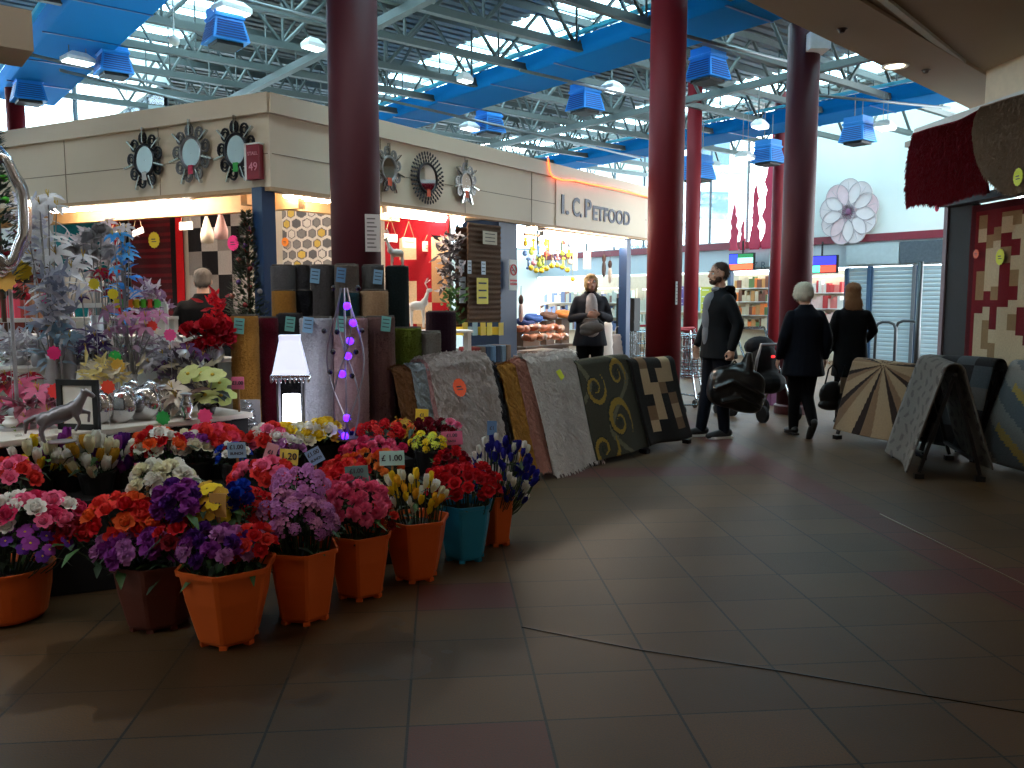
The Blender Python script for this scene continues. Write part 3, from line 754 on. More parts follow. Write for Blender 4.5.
draped_rug(c, rz, L, .87, .29, [rug_mat('steelgrey', (92,94,96)), rug_mat('yellowochre', (170,138,70)), rug_mat('dustgrey', (132,126,120))], 'grey rug with yellow bands at right edge', stripes, nu=30, nv=90, seed=44, z0=.06, off=.01)

# ------------------------------------------------------------------ right shop front
S1 = G(1024, 90, 3.3); dS = V((-sin(KF), cos(KF), 0)); nS = V((-cos(KF), -sin(KF), 0))
def SP(s, off, z): return V((S1.x, S1.y, 0))+dS*s+nS*off+V((0, 0, z))
rS = atan2(dS.y, dS.x)
FS = Frame(SP(0, 0, 0), dS)
qs = FS.hit(914, 130)[0]
mb = MB(); mb.box(SP((qs-4)/2, -.05, 3.22), (qs+4, .1, .17), rS); tag(mb.build('shop_fascia', mat('fascia_white', (206,206,200), .6)), 'long white board along the top of the right hand rug shop', 'fascia board')
mb = MB(); qw = FS.hit(986, 80, -.2)[0]; mb.box(SP((qw-4.6)/2, -.3, 3.5), (qw+4.6, .2, .5), rS); struct(mb.build('wall_right', mat('upper_wall', (222,206,178), .7)))
mb = MB(); mb.box(SP(-1.2, -.75, 3.2), (6.6, 1.3, .06), rS); struct(mb.build('ceiling_shop', mat('shop_ceiling', (150,140,128), .8)))
mb = MB(); mb.box(SP(-1.5, -1.4, 1.65), (6.5, .1, 4.5), rS); struct(mb.build('wall_right_rear', mat('shop_back', (176,168,150), .8)))
# patterned hanging rug and the dark panel
FW = Frame(SP(0, -.55, 0), dS)
s0 = FW.hit(1012, 250)[0]; s1 = FW.hit(976, 250)[0]; sE = FW.hit(951, 250)[0]
ztop = FW.hit(985, 205)[1]; 
def panelxy(sa, sb, off, z0, z1, mb=None, th=.04):
    mb = mb or MB(); mb.box(SP((sa+sb)/2, off, (z0+z1)/2), (abs(sb-sa), th, z1-z0), rS); return mb
tag(panelxy(s1+.02, sE, -.55, 0, ztop+.03, th=.08).build('end_board', mat('panel_dark', (20,16,18), .8)), 'tall dark brown panel at the end of the right hand shop', 'panel')
tag(panelxy(sE, sE+.07, -.55, 0, ztop+.55, th=.12).build('door_jamb', mat('jamb', (110,84,88), .6)), 'slim maroon and grey corner post beside the dark panel', 'post')
Wr = 1.15; zb_ = .55; nx, nz = 9, 17
pal = [rug_mat('wine', (112,20,28)), rug_mat('cream', (196,174,142)), rug_mat('camel', (146,116,82)), rug_mat('winedark', (76,14,22))]
pr = random.Random(4)
cells = {(i, j): pr.choice([0, 1, 1, 2, 2, 0]) for i in range(9) for j in range(20)}
def blocks(u, v):
    x = u*Wr; y = v*(ztop-zb_)
    if x > Wr-.12 or x < .12 or y > ztop-zb_-.12 or y < .12: return 3 if (x > Wr-.07 or y > ztop-zb_-.07) else 0
    return cells[(int((x-.12)/.13) % 9, int((y-.12+.065*(int((x-.12)/.13) % 2))/.15) % 20)]
mb = MB(); fr_ = lambda u, v: SP(s1-Wr+u*Wr, -.50+.008*sin(u*14), zb_+v*(ztop-zb_))
sheet(mb, fr_, 46, 80, .015, blocks)
o = mb.build('hanging_rug', pal); tag(o, 'long wine red rug with cream and camel blocks hung on the shop front', 'rug')
q = price_star(None, FS.at(1000, 257, -.45), FS.rx, .085, (214,216,40), n=14, k=.9, sxx=.8); q.parent = o
q = price_star(None, FS.at(976, 254, -.44), FS.rx, .05, (220,90,50)); q.parent = o
mb = MB(); 
tag(panelxy(s1-Wr-.1, s1-Wr-1.6, -.55, 0, ztop+.03, th=.06).build('end_board', mat('panel_dark', (20,16,18), .8)), 'dark panel beyond the hanging block rug, at the photo edge', 'panel')
tag(panelxy(-2, qs-.05, -.42, ztop+.02, ztop+.1, th=.2).build('display_rail', mat('rail_black', (20,18,20), .6)), 'black rail above the hanging block rug', 'rail')
# red and beige shaggy rugs hung on the board
def hung(pxa, pxb, zt, zbf, m, lab, shag, off, n, name='hanging_rug', seed=1):
    sa, sb = FS.hit(pxa, 200, off)[0], FS.hit(pxb, 200, off)[0]
    def fn(u, v):
        s = sa+(sb-sa)*u; zb2 = zbf(u); sag = .03*sin(u*3.1)
        return SP(s, off+.05*sin(v*3)+.02*sin(u*11+v*2), zt-sag-(zt-sag-zb2)*v)
    mb = MB(); mb.grid(fn, 24, 24, .02); tufts(mb, lambda u, v: fn(u, v), n, shag, w=.007, drop=1.0)
    mb2 = MB(); o = mb.build(name, m); tag(o, lab, 'rug'); return o
def zat(px, py): return FS.hit(px, py)[1]
zt = 3.25
o = hung(990, 908, zt-.0, lambda u: zat(984, 196)+(zat(908, 210)-zat(984, 196))*u+.03*sin(u*9), rug_mat('redshag', (112,10,24)), 'deep red shaggy rug hung from the white board at upper right', .035, .07, 12000)
q = price_star(None, FS.at(937, 208, .10), FS.rx, .04, (230,40,90)); q.parent = o
o = hung(1090, 973, zt+.0, lambda u: zat(1010, 196)+.6*(1-sqrt(max(0, 1-(max(0, u-.62)/.38)**2)))+.015*sin(u*9), rug_mat('beigeshag', (150,126,104)), 'beige grey shaggy rug with rounded corner hung at upper right', .03, .14, 13000)
q = price_star(None, FS.at(1018, 177, .22), FS.rx, .08, (214,222,30), n=14, k=.9, sxx=.8); q.parent = o

# ------------------------------------------------------------------ rolled rugs standing in front of the stall
def roll(px, Y, ytop, dpx, m, lab, shag=0, zb=0.0, n=2600, card=None):
    p = XY(px, Y); z1 = P(px, ytop, Y).z; r = dpx/830*Y/2
    mb = MB(); h = z1-zb
    seg = 8
    prof = [(r*.96, 0)]+[(r*(1+.025*sin(k*1.9+px)), h*k/seg) for k in range(seg)]+[(r, h-.01), (r*.97, h)]
    mb.lathe(prof, 24)
    mb.m = 1
    sp_ = []
    for k in range(70):
        an = k*.38; rr = r*.95*(1-k/74); sp_.append((rr*cos(an), rr*sin(an), h+.004))
    mb.tube(sp_, .006, 4)
    mb.m = 0
    if shag: tufts(mb, lambda u, v: V((r*cos(-2*pi*u), r*sin(-2*pi*u), h*v)), n, shag, w=.005)
    o = mb.build('rolled_rug', [m, mat('roll_edge', (70,60,54), .9)], smooth=not shag); o.location = p+V((0,0,zb)); tag(o, lab, 'rolled rug')
    if card:
        cx, cy, cc = card; k = MB(); k.box((0,0,0), (.065,.003,.10)); q = P(cx, cy, Y-r-.012-shag*.7)
        a = k.build('price_card', mat('card_%d_%d_%d' % cc, cc, .6, var=.03), o); a.location = q-o.location; a.rotation_euler = (.05, .12, rnd.uniform(-.1,.1))
        k = MB()
        for i in range(3): k.box((0,-.002,.03-i*.025), (.045,.001,.006))
        k.build('written_price', mat('ink_60', (60,60,70), .7), a)
    return o
teal = (104,168,160); lb = (120,160,190); bl = (90,130,170)
rm = rug_mat
roll(245, 5.45, 316, 27, ochre, 'ochre shaggy rolled rug at the left end of the front row', .018, card=(239,326,teal), n=3500)
roll(269, 5.62, 318, 19, rm('maroonroll', (84,16,30)), 'thin dark maroon rolled rug beside the ochre one', .008)
roll(290, 5.80, 314, 26, rm('charroll', (48,46,50)), 'charcoal rolled rug behind the lit lantern', .01, card=(290,324,teal))
roll(317, 5.45, 318, 33, rm('silverroll', (176,176,184)), 'sparkly pale silver shaggy rolled rug right of lantern', .022, card=(308,325,lb), n=4500)
roll(350, 5.50, 318, 36, rm('pinkroll', (160,130,134)), 'dusty pink grey rolled rug behind the purple fairy lights', .018, card=(341,324,teal), n=3500)
roll(380, 5.72, 317, 30, rm('mauveroll', (110,82,78)), 'mauve brown rolled rug right of the purple lights', .012, card=(386,324,teal))
roll(406, 6.05, 328, 31, rm('grassroll', (96,110,38)), 'grass green shaggy rolled rug', .022, n=4500)
roll(430, 6.15, 332, 22, rm('greyroll', (120,116,110)), 'short grey rolled rug beside green one', .008)
roll(441, 6.70, 312, 30, rm('plumroll', (42,22,36)), 'dark plum rolled rug standing behind the grey and green ones', .012)
roll(285, 6.02, 266, 24, rm('g1', (92,90,92)), 'tall mid grey rolled rug at the left end of the back row', .004)
roll(285, 5.83, 291, 23, rm('o2', (150,104,44)), 'ochre brown rolled rug below the tall grey one', .004, n=1800)
roll(304, 6.08, 266, 15, rm('g2', (66,64,66)), 'slim tall charcoal rolled rug in the back row beside mid grey', .004)
roll(306, 5.90, 291, 16, rm('g3', (24,24,28)), 'black short rolled rug in middle row', .004)
roll(324, 5.95, 266, 24, rm('g4', (78,74,74)), 'tall dark grey rolled rug left of the pillar with pale card', .004, card=(315,276,lb))
roll(348, 5.92, 265, 24, rm('g5', (104,94,88)), 'tall brownish grey rolled rug in front of the pillar with blue card', .004, card=(341,275,bl))
roll(374, 6.02, 266, 22, rm('g6', (84,84,84)), 'tall grey rolled rug under the pillar notice, right of the brownish one', .004, card=(378,277,lb))
roll(375, 5.82, 291, 28, rm('b6', (164,134,104)), 'beige rolled rug in middle row in front of the pillar', .004)
roll(350, 5.74, 293, 20, rm('t6', (30,62,72)), 'dark teal rolled rug in middle row, behind pink grey one', .004)
roll(398, 6.12, 267, 23, rm('k6', (26,36,38)), 'tall blackish green rolled rug at right end of back row', .004)
# ------------------------------------------------------------------ artificial flowers
_bl = {}
def bloom(kind, c):
    """one flower head, facing local +z, about 1 unit across; shared mesh per kind and colour"""
    key = (kind, c)
    if key in _bl: return _bl[key]
    mb = MB(); m1 = mat('petal_%d_%d_%d' % c, c, .75, var=.22, scale=18, spec=.2, lucent=.35); m2 = mat('centre_yellow', (206,170,40), .7)
    Z = V((0,0,1))
    if kind == 'rose':
        for ring, (n, r, tilt, L, W) in enumerate(((4,.12,1.5,.40,.36),(5,.19,1.35,.42,.44),(6,.24,1.1,.42,.48),(7,.26,.7,.40,.46))):
            for j in range(n):
                a = 2*pi*j/n+ring*.7; d = V((cos(a), sin(a), 0)); dd = (d*cos(tilt)+Z*sin(tilt))
                mb.petal(d*r-Z*.12, dd, Z*cos(tilt)-d*sin(tilt), L, W, curl=(.9,.75,.45,-.2)[ring], tipw=.8, cup=.22)
        mb.ball((0,0,.06), (.19,.19,.20), 8, 6)
        for q in range(5): a = 1.2566*q; mb.petal(V((cos(a),sin(a),0))*.15+V((0,0,.08)), V((-sin(a)*.5,cos(a)*.5,1)), V((cos(a),sin(a),0))*-1, .34, .36, curl=.5, tipw=.8, cup=.2)
    elif kind == 'carnation':
        for k in range(26):
            t = k/26; a = k*2.4; el = 1.45-t*1.5; d = V((cos(a)*cos(el), sin(a)*cos(el), sin(el)))
            mb.petal(d*.08, d, d.cross(V((sin(a*2), cos(a*3), .3))), .38+.06*rnd.random(), .36, curl=.4*(rnd.random()-.5), tipw=1.0, seg=3, ruff=.22, cup=.1)
    elif kind == 'tulip':
        for k in range(6):
            a = pi*k/3; d = V((cos(a), sin(a), 0))
            mb.petal(d*.12-Z*.4, (d*.32+Z).normalized(), -d+Z*.3, .95, .52, curl=.32 if k % 2 else .18, tipw=.5, seg=4, cup=.3)
    elif kind == 'pansy':
        for k in range(5):
            a = 2*pi*k/5; d = V((cos(a), sin(a), 0)); mb.petal(d*.04, (d+Z*.25), Z, .5, .52, curl=-.3, tipw=.9, seg=3, ruff=.08, cup=.08)
        mb.m = 1; mb.ball((0,0,.04), (.08,.08,.05), 8, 4)
    elif kind == 'cluster':
        for k in range(16):
            a = k*2.4; el = 1.4-k/16*1.5; c0 = V((cos(a)*cos(el), sin(a)*cos(el), sin(el)))*.38
            n = c0.normalized(); u = n.orthogonal().normalized(); w_ = n.cross(u)
            for q in range(4):
                b = pi/2*q+k; d = u*cos(b)+w_*sin(b); mb.petal(c0, d+n*.2, n, .17, .17, curl=.2, tipw=.8, seg=2, cup=.1)
    elif kind == 'lily':
        for k in range(6):
            a = pi*k/3; d = V((cos(a), sin(a), 0)); mb.petal(Z*-.05, (d+Z*.55), Z, .62, .26, curl=-.7, tipw=.12, seg=4, cup=.15)
        mb.m = 1
        for k in range(3): a = 2.1*k; mb.tube([(0,0,0), (.08*cos(a), .08*sin(a), .28)], .014, 4)
    me = mb.mesh('bloom_'+kind, [m1, m2], True); _bl[key] = me; return me
leafm = [mat('leaf_dark', (30,52,26), .6, var=.3), mat('leaf_mid', (52,84,38), .6, var=.3)]
KINDNAME = dict(rose='rose', carnation='carnation', tulip='tulip', pansy='pansy', cluster='blossom_head', lily='lily')
def bunch(px, py, Y, kind, cols, n, rx, ry, rz, size, base, lab, grp=None, rim=None, aim=None, seed=0, leaves=26, name='flower_bunch'):
    n = min(96, int(n*1.45)); size *= .84 if kind != 'tulip' else 1.08
    """rx,ry,rz: radii of the dome of blooms round the sighted point; base: where stems meet"""
    r2 = random.Random(int(px*7+py*3+seed)); c = P(px, py, Y); base = V(base)
    root = empty(name, base, 0, lab, 'flowers', grp)
    pts = []
    for k in range(n):
        # golden spiral over the upper dome, jittered
        t = (k+.5)/n; el = math.asin(1-(1.25 if kind != 'tulip' else 1.8)*t); a = k*2.39996+r2.random()*.5
        q = .82+.25*r2.random()
        d = V((cos(a)*cos(el)*rx*q, sin(a)*cos(el)*ry*q, sin(el)*rz*q)); pts.append((c+d, d))
    fb = MB()
    for i, (p, d) in enumerate(pts):
        l = p-base; mid = base.lerp(p, .55)+V((d.x*.25, d.y*.25, .0))
        fb.tube([V((0,0,0))+V((d.x*.12, d.y*.12, 0)), mid-base, l-V((0,0,size*.2))], .0028, 4, caps=False)
    for k in range(leaves):
        p, d = pts[r2.randrange(n)]; t = .55+.45*r2.random(); q = base.lerp(p, t)-base+V((r2.uniform(-1,1), r2.uniform(-1,1), 0))*size*.3
        a = r2.random()*6.28; fb.m = k % 2
        fb.petal(q, V((cos(a), sin(a), r2.uniform(-.3,.6))), V((0,0,1)), size*(.9+.7*r2.random()), size*.5, curl=-.4, tipw=.15, seg=2)
    fb.m = 0
    fb.build('leaves_and_stems', leafm, root, smooth=True)
    for i, (p, d) in enumerate(pts):
        me = bloom(kind, cols[i % len(cols)] if len(cols) > 1 else cols[0])
        o = bpy.data.objects.new(KINDNAME[kind], me); col.objects.link(o); o.parent = root
        up = (d.normalized()+V((0,-.35,.75))+V((r2.uniform(-.3,.3), r2.uniform(-.3,.3), 0))).normalized()
        if kind == 'tulip': up = (up+V((0,0,1.2))).normalized()
        o.location = p-base; o.rotation_euler = up.to_track_quat('Z', 'Y').to_euler()
        s = size*(.85+.3*r2.random()); o.scale = (s, s, s*(1 if kind != 'tulip' else .95))
    return root
# ---- pots
orange = mat('pot_orange', (206,88,26), .5, var=.06, scale=6); bluep = mat('pot_blue', (28,128,166), .5, var=.06); brownp = mat('pot_brown', (92,42,30), .6, var=.08)
soil = mat('pot_inside', (24,20,18), .9)
def ngon_ring(n, r, z, rot, k=.0):
    """rounded polygon ring with 4 points per side"""
    pts = []
    for j in range(n):
        a0 = rot+2*pi*j/n; a1 = rot+2*pi*(j+1)/n
        A = V((cos(a0)*r, sin(a0)*r, z)); B = V((cos(a1)*r, sin(a1)*r, z))
        for t in (.06, .36, .64, .94): pts.append(A.lerp(B, t))
    return pts
def pot(px, pyf, wb, wt, h, m, lab, n=6, rot=0.2, off=.0):
    """pyf: image row of the front foot; wb, wt half widths"""
    g = G(px, pyf); g = g+V((0, wb*.9, 0)); g.x += off
    root = empty('flower_pot', g, 0, lab, 'flower pot')
    mb = MB(); rr = []
    prof = [(wb*.9, .012), (wb, .03), (wb+(wt-wb)*.62, h*.6), (wt*.96, h*.93), (wt*1.03, h*.94), (wt*1.04, h), (wt*.98, h), (wt*.9, h*.9), (wb*.9, .06)]
    for r, z in prof: rr.append(ngon_ring(n, r, z, rot) if n < 12 else [V((r*cos(2*pi*j/32), r*sin(2*pi*j/32), z)) for j in range(32)])
    mb.rings(rr, caps=True); mb.build('pot_body', m, root)
    mb = MB(); mb.rings([ngon_ring(n, wt*.88, h*.86, rot) if n < 12 else [V((wt*.88*cos(a), wt*.88*sin(a), h*.86)) for a in [2*pi*j/32 for j in range(32)]], [V((0,0,h*.87+0*j)) for j in range(4*n if n < 12 else 32)]], caps=False); mb.build('filling', soil, root)
    fm = MB(); fm.box((0,0,.009), (.03,.03,.018)); f0 = None
    if n < 12:
        for j in range(n):
            a = rot+2*pi*j/n
            if f0 is None: f0 = fm.build('foot', m, root); f = f0
            else: f = f0.copy(); col.objects.link(f)
            f.location = (cos(a)*wb*.80, sin(a)*wb*.80, 0); f.rotation_euler = (0,0,a)
    return g
RED, DRED, COR, PNK, DPK, LIL, PUR, DPU, YEL, WHT, CRM, ORG, BLU, NAVY, GOLD, LYG = (196,24,34), (120,14,30), (222,60,54), (236,110,148), (206,52,98), (196,130,190), (146,60,150), (92,40,130), (240,206,50), (236,232,224), (232,226,196), (226,96,42), (24,60,170), (38,36,130), (196,150,50), (214,220,90)
B = lambda g, z=.12: V((g.x, g.y, z))
g1 = pot(-8, 630, .15, .185, .245, orange, 'orange round pot at the far left edge, half out of the photo', n=14)
g2 = pot(147, 634, .14, .20, .30, brownp, 'dark brown pot, the only brown one, second from left', n=8, rot=.1)
g3 = pot(220, 651, .13, .205, .335, orange, 'orange faceted pot nearest the camera, purple and red flowers', n=6, rot=-pi/2+.1)
g4 = pot(298, 627, .12, .165, .33, orange, 'orange faceted pot with lilac flowers, right of the nearest one', n=6, rot=-pi/2+.35)
g5 = pot(357, 602, .12, .165, .315, orange, 'orange faceted pot with pink carnations, its sign teal grey', n=6, rot=-pi/2+.1)
g6 = pot(414, 584, .115, .175, .32, orange, 'orange faceted pot with yellow and white tulips', n=6, rot=-pi/2-.1)
g7 = pot(464, 564, .115, .165, .32, bluep, 'turquoise blue pot with red flowers, the only blue one', n=6, rot=-pi/2-.1)
g8 = pot(496, 547, .085, .12, .30, orange, 'small orange pot behind the blue pot, with blue and white flowers', n=6, rot=-pi/2)
# front row flowers
bunch(70, 536, g2.y+.02, 'rose', [DRED, RED], 7, .09, .08, .06, .085, B(g2), 'dark red roses drooping left over the brown pot')
bunch(28, 515, g1.y-.02, 'rose', [DPK, WHT, PNK], 22, .20, .14, .10, .085, B(g1), 'magenta pink and white roses in the leftmost orange pot')
bunch(20, 548, g1.y-.1, 'pansy', [PUR, DPU], 18, .22, .1, .09, .07, B(g1), 'purple pansies hanging low in the leftmost orange pot')
bunch(10, 478, g1.y+.18, 'rose', [PNK, COR], 12, .13, .1, .09, .085, B(g1), 'coral pink roses above the leftmost pot')
bunch(126, 524, g2.y-.02, 'rose', [ORG, COR, RED], 20, .17, .12, .12, .095, B(g2), 'orange red roses in the brown pot')
bunch(165, 488, g2.y+.12, 'carnation', [CRM, WHT], 14, .13, .1, .10, .11, B(g2), 'cream white carnations rising behind orange red roses')
bunch(142, 552, g2.y-.12, 'carnation', [PUR, LIL], 16, .18, .09, .07, .105, B(g2), 'violet carnations spilling over front of the brown pot')
bunch(181, 508, g3.y+.02, 'carnation', [PUR, DPU], 12, .09, .09, .09, .10, B(g3), 'deep purple carnations upper left in the nearest orange pot')
bunch(210, 510, g3.y+.06, 'pansy', [YEL, GOLD], 15, .08, .08, .12, .075, B(g3), 'bright yellow blossoms upright in the nearest orange pot')
bunch(238, 500, g3.y+.12, 'carnation', [BLU, NAVY], 6, .05, .05, .06, .08, B(g3), 'small clump of deep blue carnations behind the yellow ones')
bunch(215, 549, g3.y-.08, 'carnation', [PUR, DPU, LIL], 20, .14, .1, .08, .085, B(g3), 'purple carnations low over front rim of the nearest orange pot')
bunch(178, 540, g3.y-.04, 'rose', [RED, DRED], 8, .08, .08, .09, .07, B(g3), 'red roses at left side of the nearest orange pot')
bunch(254, 546, g3.y-.04, 'rose', [RED, COR], 9, .08, .08, .08, .07, B(g3), 'red rosebuds at right side of the nearest orange pot')
bunch(246, 517, g4.y-.02, 'cluster', [COR, RED], 20, .13, .1, .12, .085, B(g4), 'coral red blossom heads left of the lilac ones')
bunch(298, 525, g4.y-.04, 'cluster', [LIL, (206,140,180), (170,100,160)], 34, .16, .12, .15, .085, B(g4), 'big dome of lilac blossom heads')
bunch(302, 487, g4.y+.06, 'cluster', [LIL, (196,120,176)], 14, .11, .1, .08, .08, B(g4), 'lilac blossom heads at the back of the fourth pot, below the yellow sign')
bunch(264, 476, g4.y+.25, 'rose', [PNK, COR], 14, .14, .1, .07, .085, B(g4), 'pink roses behind the coral blossom heads')
bunch(355, 508, g5.y-.05, 'carnation', [PNK, (226,92,130)], 26, .14, .12, .13, .085, B(g5), 'rose pink carnations in the pot with the teal grey sign')
bunch(334, 486, g5.y+.1, 'rose', [RED, COR], 12, .11, .1, .09, .07, B(g5), 'red roses behind and left of pink carnations')
bunch(383, 520, g5.y+.05, 'rose', [DRED, COR], 8, .07, .08, .08, .06, B(g5), 'dark red rosebuds between pink carnations and tulips')
bunch(410, 494, g6.y-.04, 'tulip', [YEL, WHT, CRM, (236,180,50)], 40, .17, .13, .10, .054, B(g6), 'yellow and white tulips in an orange pot')
bunch(462, 486, g7.y-.02, 'rose', [RED, (170,18,30)], 40, .21, .15, .12, .075, B(g7), 'dense bright red roses in the blue pot')
bunch(503, 474, g8.y+.02, 'tulip', [NAVY, WHT, NAVY, (50,46,150)], 66, .19, .15, .21, .058, B(g8), 'tall blue and white tulips in the small orange pot')
# ---- stepped black staging with the second row of flowers
blk = mat('black_cloth', (16,15,17), .9, var=.2, bump=.3, bscale=30)
def staging(pA, pB, dep, h, lab):
    a, b = V(pA), V(pB); a.z = b.z = 0; d = b-a; root = empty('display_bench', (a+b)/2, atan2(d.y, d.x), lab, 'bench'); L = d.length
    mb = MB(); mb.box((0, 0, h-.02), (L, dep, .04)); mb.build('top', blk, root)
    mb = MB(); mb.box((0, -dep/2+.02, (h-.04)/2), (L-.02, .02, h-.05)); mb.build('front_cloth', blk, root)
    lg = MB(); lg.box((0,0,(h-.04)/2), (.05,.05,h-.04)); f = None
    for x in (-L/2+.05, L/2-.05):
        for y in (-dep/2+.08, dep/2-.05):
            if f is None: f = lg.build('leg', blk, root); q = f
            else: q = f.copy(); col.objects.link(q)
            q.location = (x, y, 0)
    return root
staging(XY(8, 4.02), XY(232, 4.42), .5, .46, 'long black bench under the second row of flowers at left')
staging(XY(262, 4.75), XY(400, 5.15), .42, .46, 'black bench under the right part of the second row of flowers')
tub = mat('tub_black', (20,20,22), .6)
def tubpot(px, Y, z, r, h, lab):
    root = XY(px, Y); root.z = z; mb = MB(); mb.lathe([(r*.75, 0), (r, h), (r*1.05, h), (r*1.05, h+.012), (r*.93, h+.012), (r*.7, .02)], 20)
    o = mb.build('flower_tub', tub, None, smooth=False); o.location = root; tag(o, lab, 'flower tub'); return root+V((0,0,.05))
# the low black boxes those lower tubs stand on
def box_thing(px, Y, w, d, h, lab):
    p = XY(px, Y); mb = MB(); mb.box((0,0,h/2), (w,d,h-.002)); mb.box((0,0,h-.02), (w+.02,d+.02,.02)); o = mb.build('black_crate', blk, None, bevel=.004); o.location = p; o.rotation_euler = (0,0,.3); tag(o, lab, 'crate')
def second(px, py, Y, kind, cols, n, rx, rz, size, desc, z=.462, tz=.10, r=.09):
    if z < .46: box_thing(px, Y, .2, .2, z-.002, 'black crate carrying '+desc)
    b = tubpot(px, Y, z, r, tz, 'black round tub holding the '+desc)
    bunch(px, py, Y-.02, kind, cols, n, rx, rx*.8, rz, size, b, desc+(' on the black bench' if z > .46 else ' in a low tub'), leaves=16)
second(28, 458, 4.05, 'tulip', [YEL, WHT, CRM], 18, .13, .08, .075, 'yellow and white tulips, leftmost bunch')
second(61, 452, 4.14, 'tulip', [PUR, WHT], 16, .11, .08, .075, 'purple and white tulips, left bunch')
second(90, 458, 4.08, 'tulip', [WHT, GOLD, CRM], 18, .12, .09, .08, 'cream tulips with amber ones')
second(118, 456, 4.22, 'tulip', [DPU, WHT, PUR], 18, .11, .09, .075, 'deep violet and white tulips')
second(157, 446, 4.22, 'rose', [ORG, RED, WHT], 20, .13, .08, .085, 'orange red and white roses')
second(190, 446, 4.34, 'rose', [WHT, CRM, PUR], 13, .10, .07, .085, 'white roses with a purple one')
second(214, 437, 4.45, 'rose', [(238,80,110), COR], 18, .14, .06, .09, 'salmon pink roses')
second(233, 455, 4.30, 'rose', [BLU, WHT], 9, .08, .06, .06, 'small blue and white roses')
second(268, 440, 4.62, 'rose', [COR, WHT, PNK], 16, .11, .08, .085, 'coral and white roses')
second(296, 436, 4.76, 'rose', [CRM, YEL, WHT], 14, .11, .07, .09, 'pale lemon roses')
second(288, 447, 4.60, 'rose', [PUR, LIL, WHT], 12, .08, .06, .07, 'small purple and white roses')
second(321, 434, 4.86, 'rose', [YEL, WHT, YEL], 16, .12, .08, .09, 'golden yellow and white roses')
second(352, 441, 5.02, 'carnation', [NAVY, DPU], 8, .08, .06, .07, 'dark blue carnations')
second(380, 434, 5.05, 'cluster', [RED, COR], 20, .15, .07, .075, 'red blossom heads behind the pink rows')
second(372, 452, 4.66, 'carnation', [PNK, DPK], 18, .18, .06, .08, 'long row of pink carnations', z=.30, tz=.16)
second(374, 466, 4.44, 'carnation', [ORG, (226,130,60)], 18, .17, .07, .075, 'soft orange carnations', z=.26, tz=.16)
second(402, 432, 5.18, 'lily', [GOLD, ORG], 10, .08, .09, .09, 'golden lilies', z=.40)
second(428, 446, 5.0, 'cluster', [LYG, YEL], 12, .10, .07, .07, 'lime yellow blossom heads', z=.36, tz=.14)
second(425, 430, 5.3, 'rose', [DRED, (90,14,30)], 12, .1, .06, .07, 'dark wine red roses', z=.40)
second(447, 428, 5.35, 'rose', [WHT, DRED, PNK], 8, .08, .06, .06, 'white and pink rosebuds', z=.40)
second(345, 470, 4.34, 'rose', [COR, RED], 14, .12, .06, .07, 'coral roses low down', z=.22, tz=.16)
second(452, 462, 4.95, 'rose', [RED, DRED], 14, .1, .08, .07, 'deep red roses behind the blue pot', z=.26, tz=.16)
# ---- price signs on stakes
wood2 = mat('stake_wood', (150,110,70), .7, var=.2)
def stake(px, py, Y, w, h, c, lines, lab, tilt=0, pyb=None, tsz=.03, zlow=None):
    p = P(px, py, Y); z0 = zlow if zlow is not None else .3
    root = empty('price_sign', (p.x, p.y, z0), 0, lab, 'price sign')
    mb = MB(); mb.box((0, .006, (p.z-z0)/2), (.011, .006, p.z-z0)); mb.build('stake', wood2, root)
    mb = MB(); mb.box((0,0,0), (w,.004,h)); cd = mb.build('card', mat('card_%d_%d_%d' % c, c, .65, var=.03), root); cd.location = (0,-.004,p.z-z0); cd.rotation_euler = (0, tilt, 0)
    n = len(lines)
    for i, tx in enumerate(lines):
        text_obj('written_price', tx, tsz if i == 0 else tsz*.6, mat('ink_60', (40,40,50), .7), cd, (0,-.004,(n-1)*h*.2-i*h*.42+.0), ext=.0006, bold=.0008)
    return root
stake(146, 470, 3.72, .10, .066, (206,96,136), ['1.00', 'EACH'], 'pink price card on a stake among cream carnations, left', zlow=.25)
stake(237, 450, 3.95, .088, .075, (132,164,190), ['£1.00', 'BUNCH'], 'blue grey price card on a tall stake, left of the yellow 1.20 one', tilt=-.04, zlow=.3)
stake(271, 452, 4.15, .06, .09, (206,140,150), ['£1'], 'oval pinkish price card tilted behind the blue grey one', tilt=.35, zlow=.3)
stake(289, 461, 3.90, .088, .115, (218,196,80), ['1.20', 'BUNCH'], 'yellow price card reading 1.20 bunch', tilt=.08, tsz=.045, zlow=.3)
stake(315, 456, 4.22, .08, .08, (136,160,200), ['£1.00', 'BUNCH'], 'pale blue price card tilted to the left behind the lilac flowers', tilt=-.5, zlow=.3)
stake(357, 474, 3.9, .11, .08, (92,128,124), ['£1.00', 'EACH'], 'dull teal price card above the pink carnations', tilt=-.08, zlow=.3)
stake(392, 458, 4.12, .125, .074, (176,214,206), ['£ 1.00'], 'pale mint price card reading 1.00 above the tulips', tilt=-.03, tsz=.042, zlow=.3)
stake(452, 438, 5.05, .13, .085, (216,104,140), ['£1.00', 'EACH'], 'pink price card left of the blue and white tulips', tilt=-.05, zlow=.4)
stake(422, 415, 5.4, .085, .08, (226,190,50), ['£1'], 'golden yellow price card in front of big grey rug', tilt=.05, zlow=.4)
stake(492, 428, 5.1, .06, .09, (90,120,160), ['£1'], 'small dark blue price card above the blue and white tulips', zlow=.3)
stake(218, 505, 3.36, .07, .10, (176,130,64), ['£1'], 'tan price card seen from the side in the nearest pot', tilt=.02, zlow=.25)
stake(238, 383, 4.95, .075, .075, (220,110,150), ['£1.00'], 'small pink price card below the ochre rolled rug', zlow=.75)
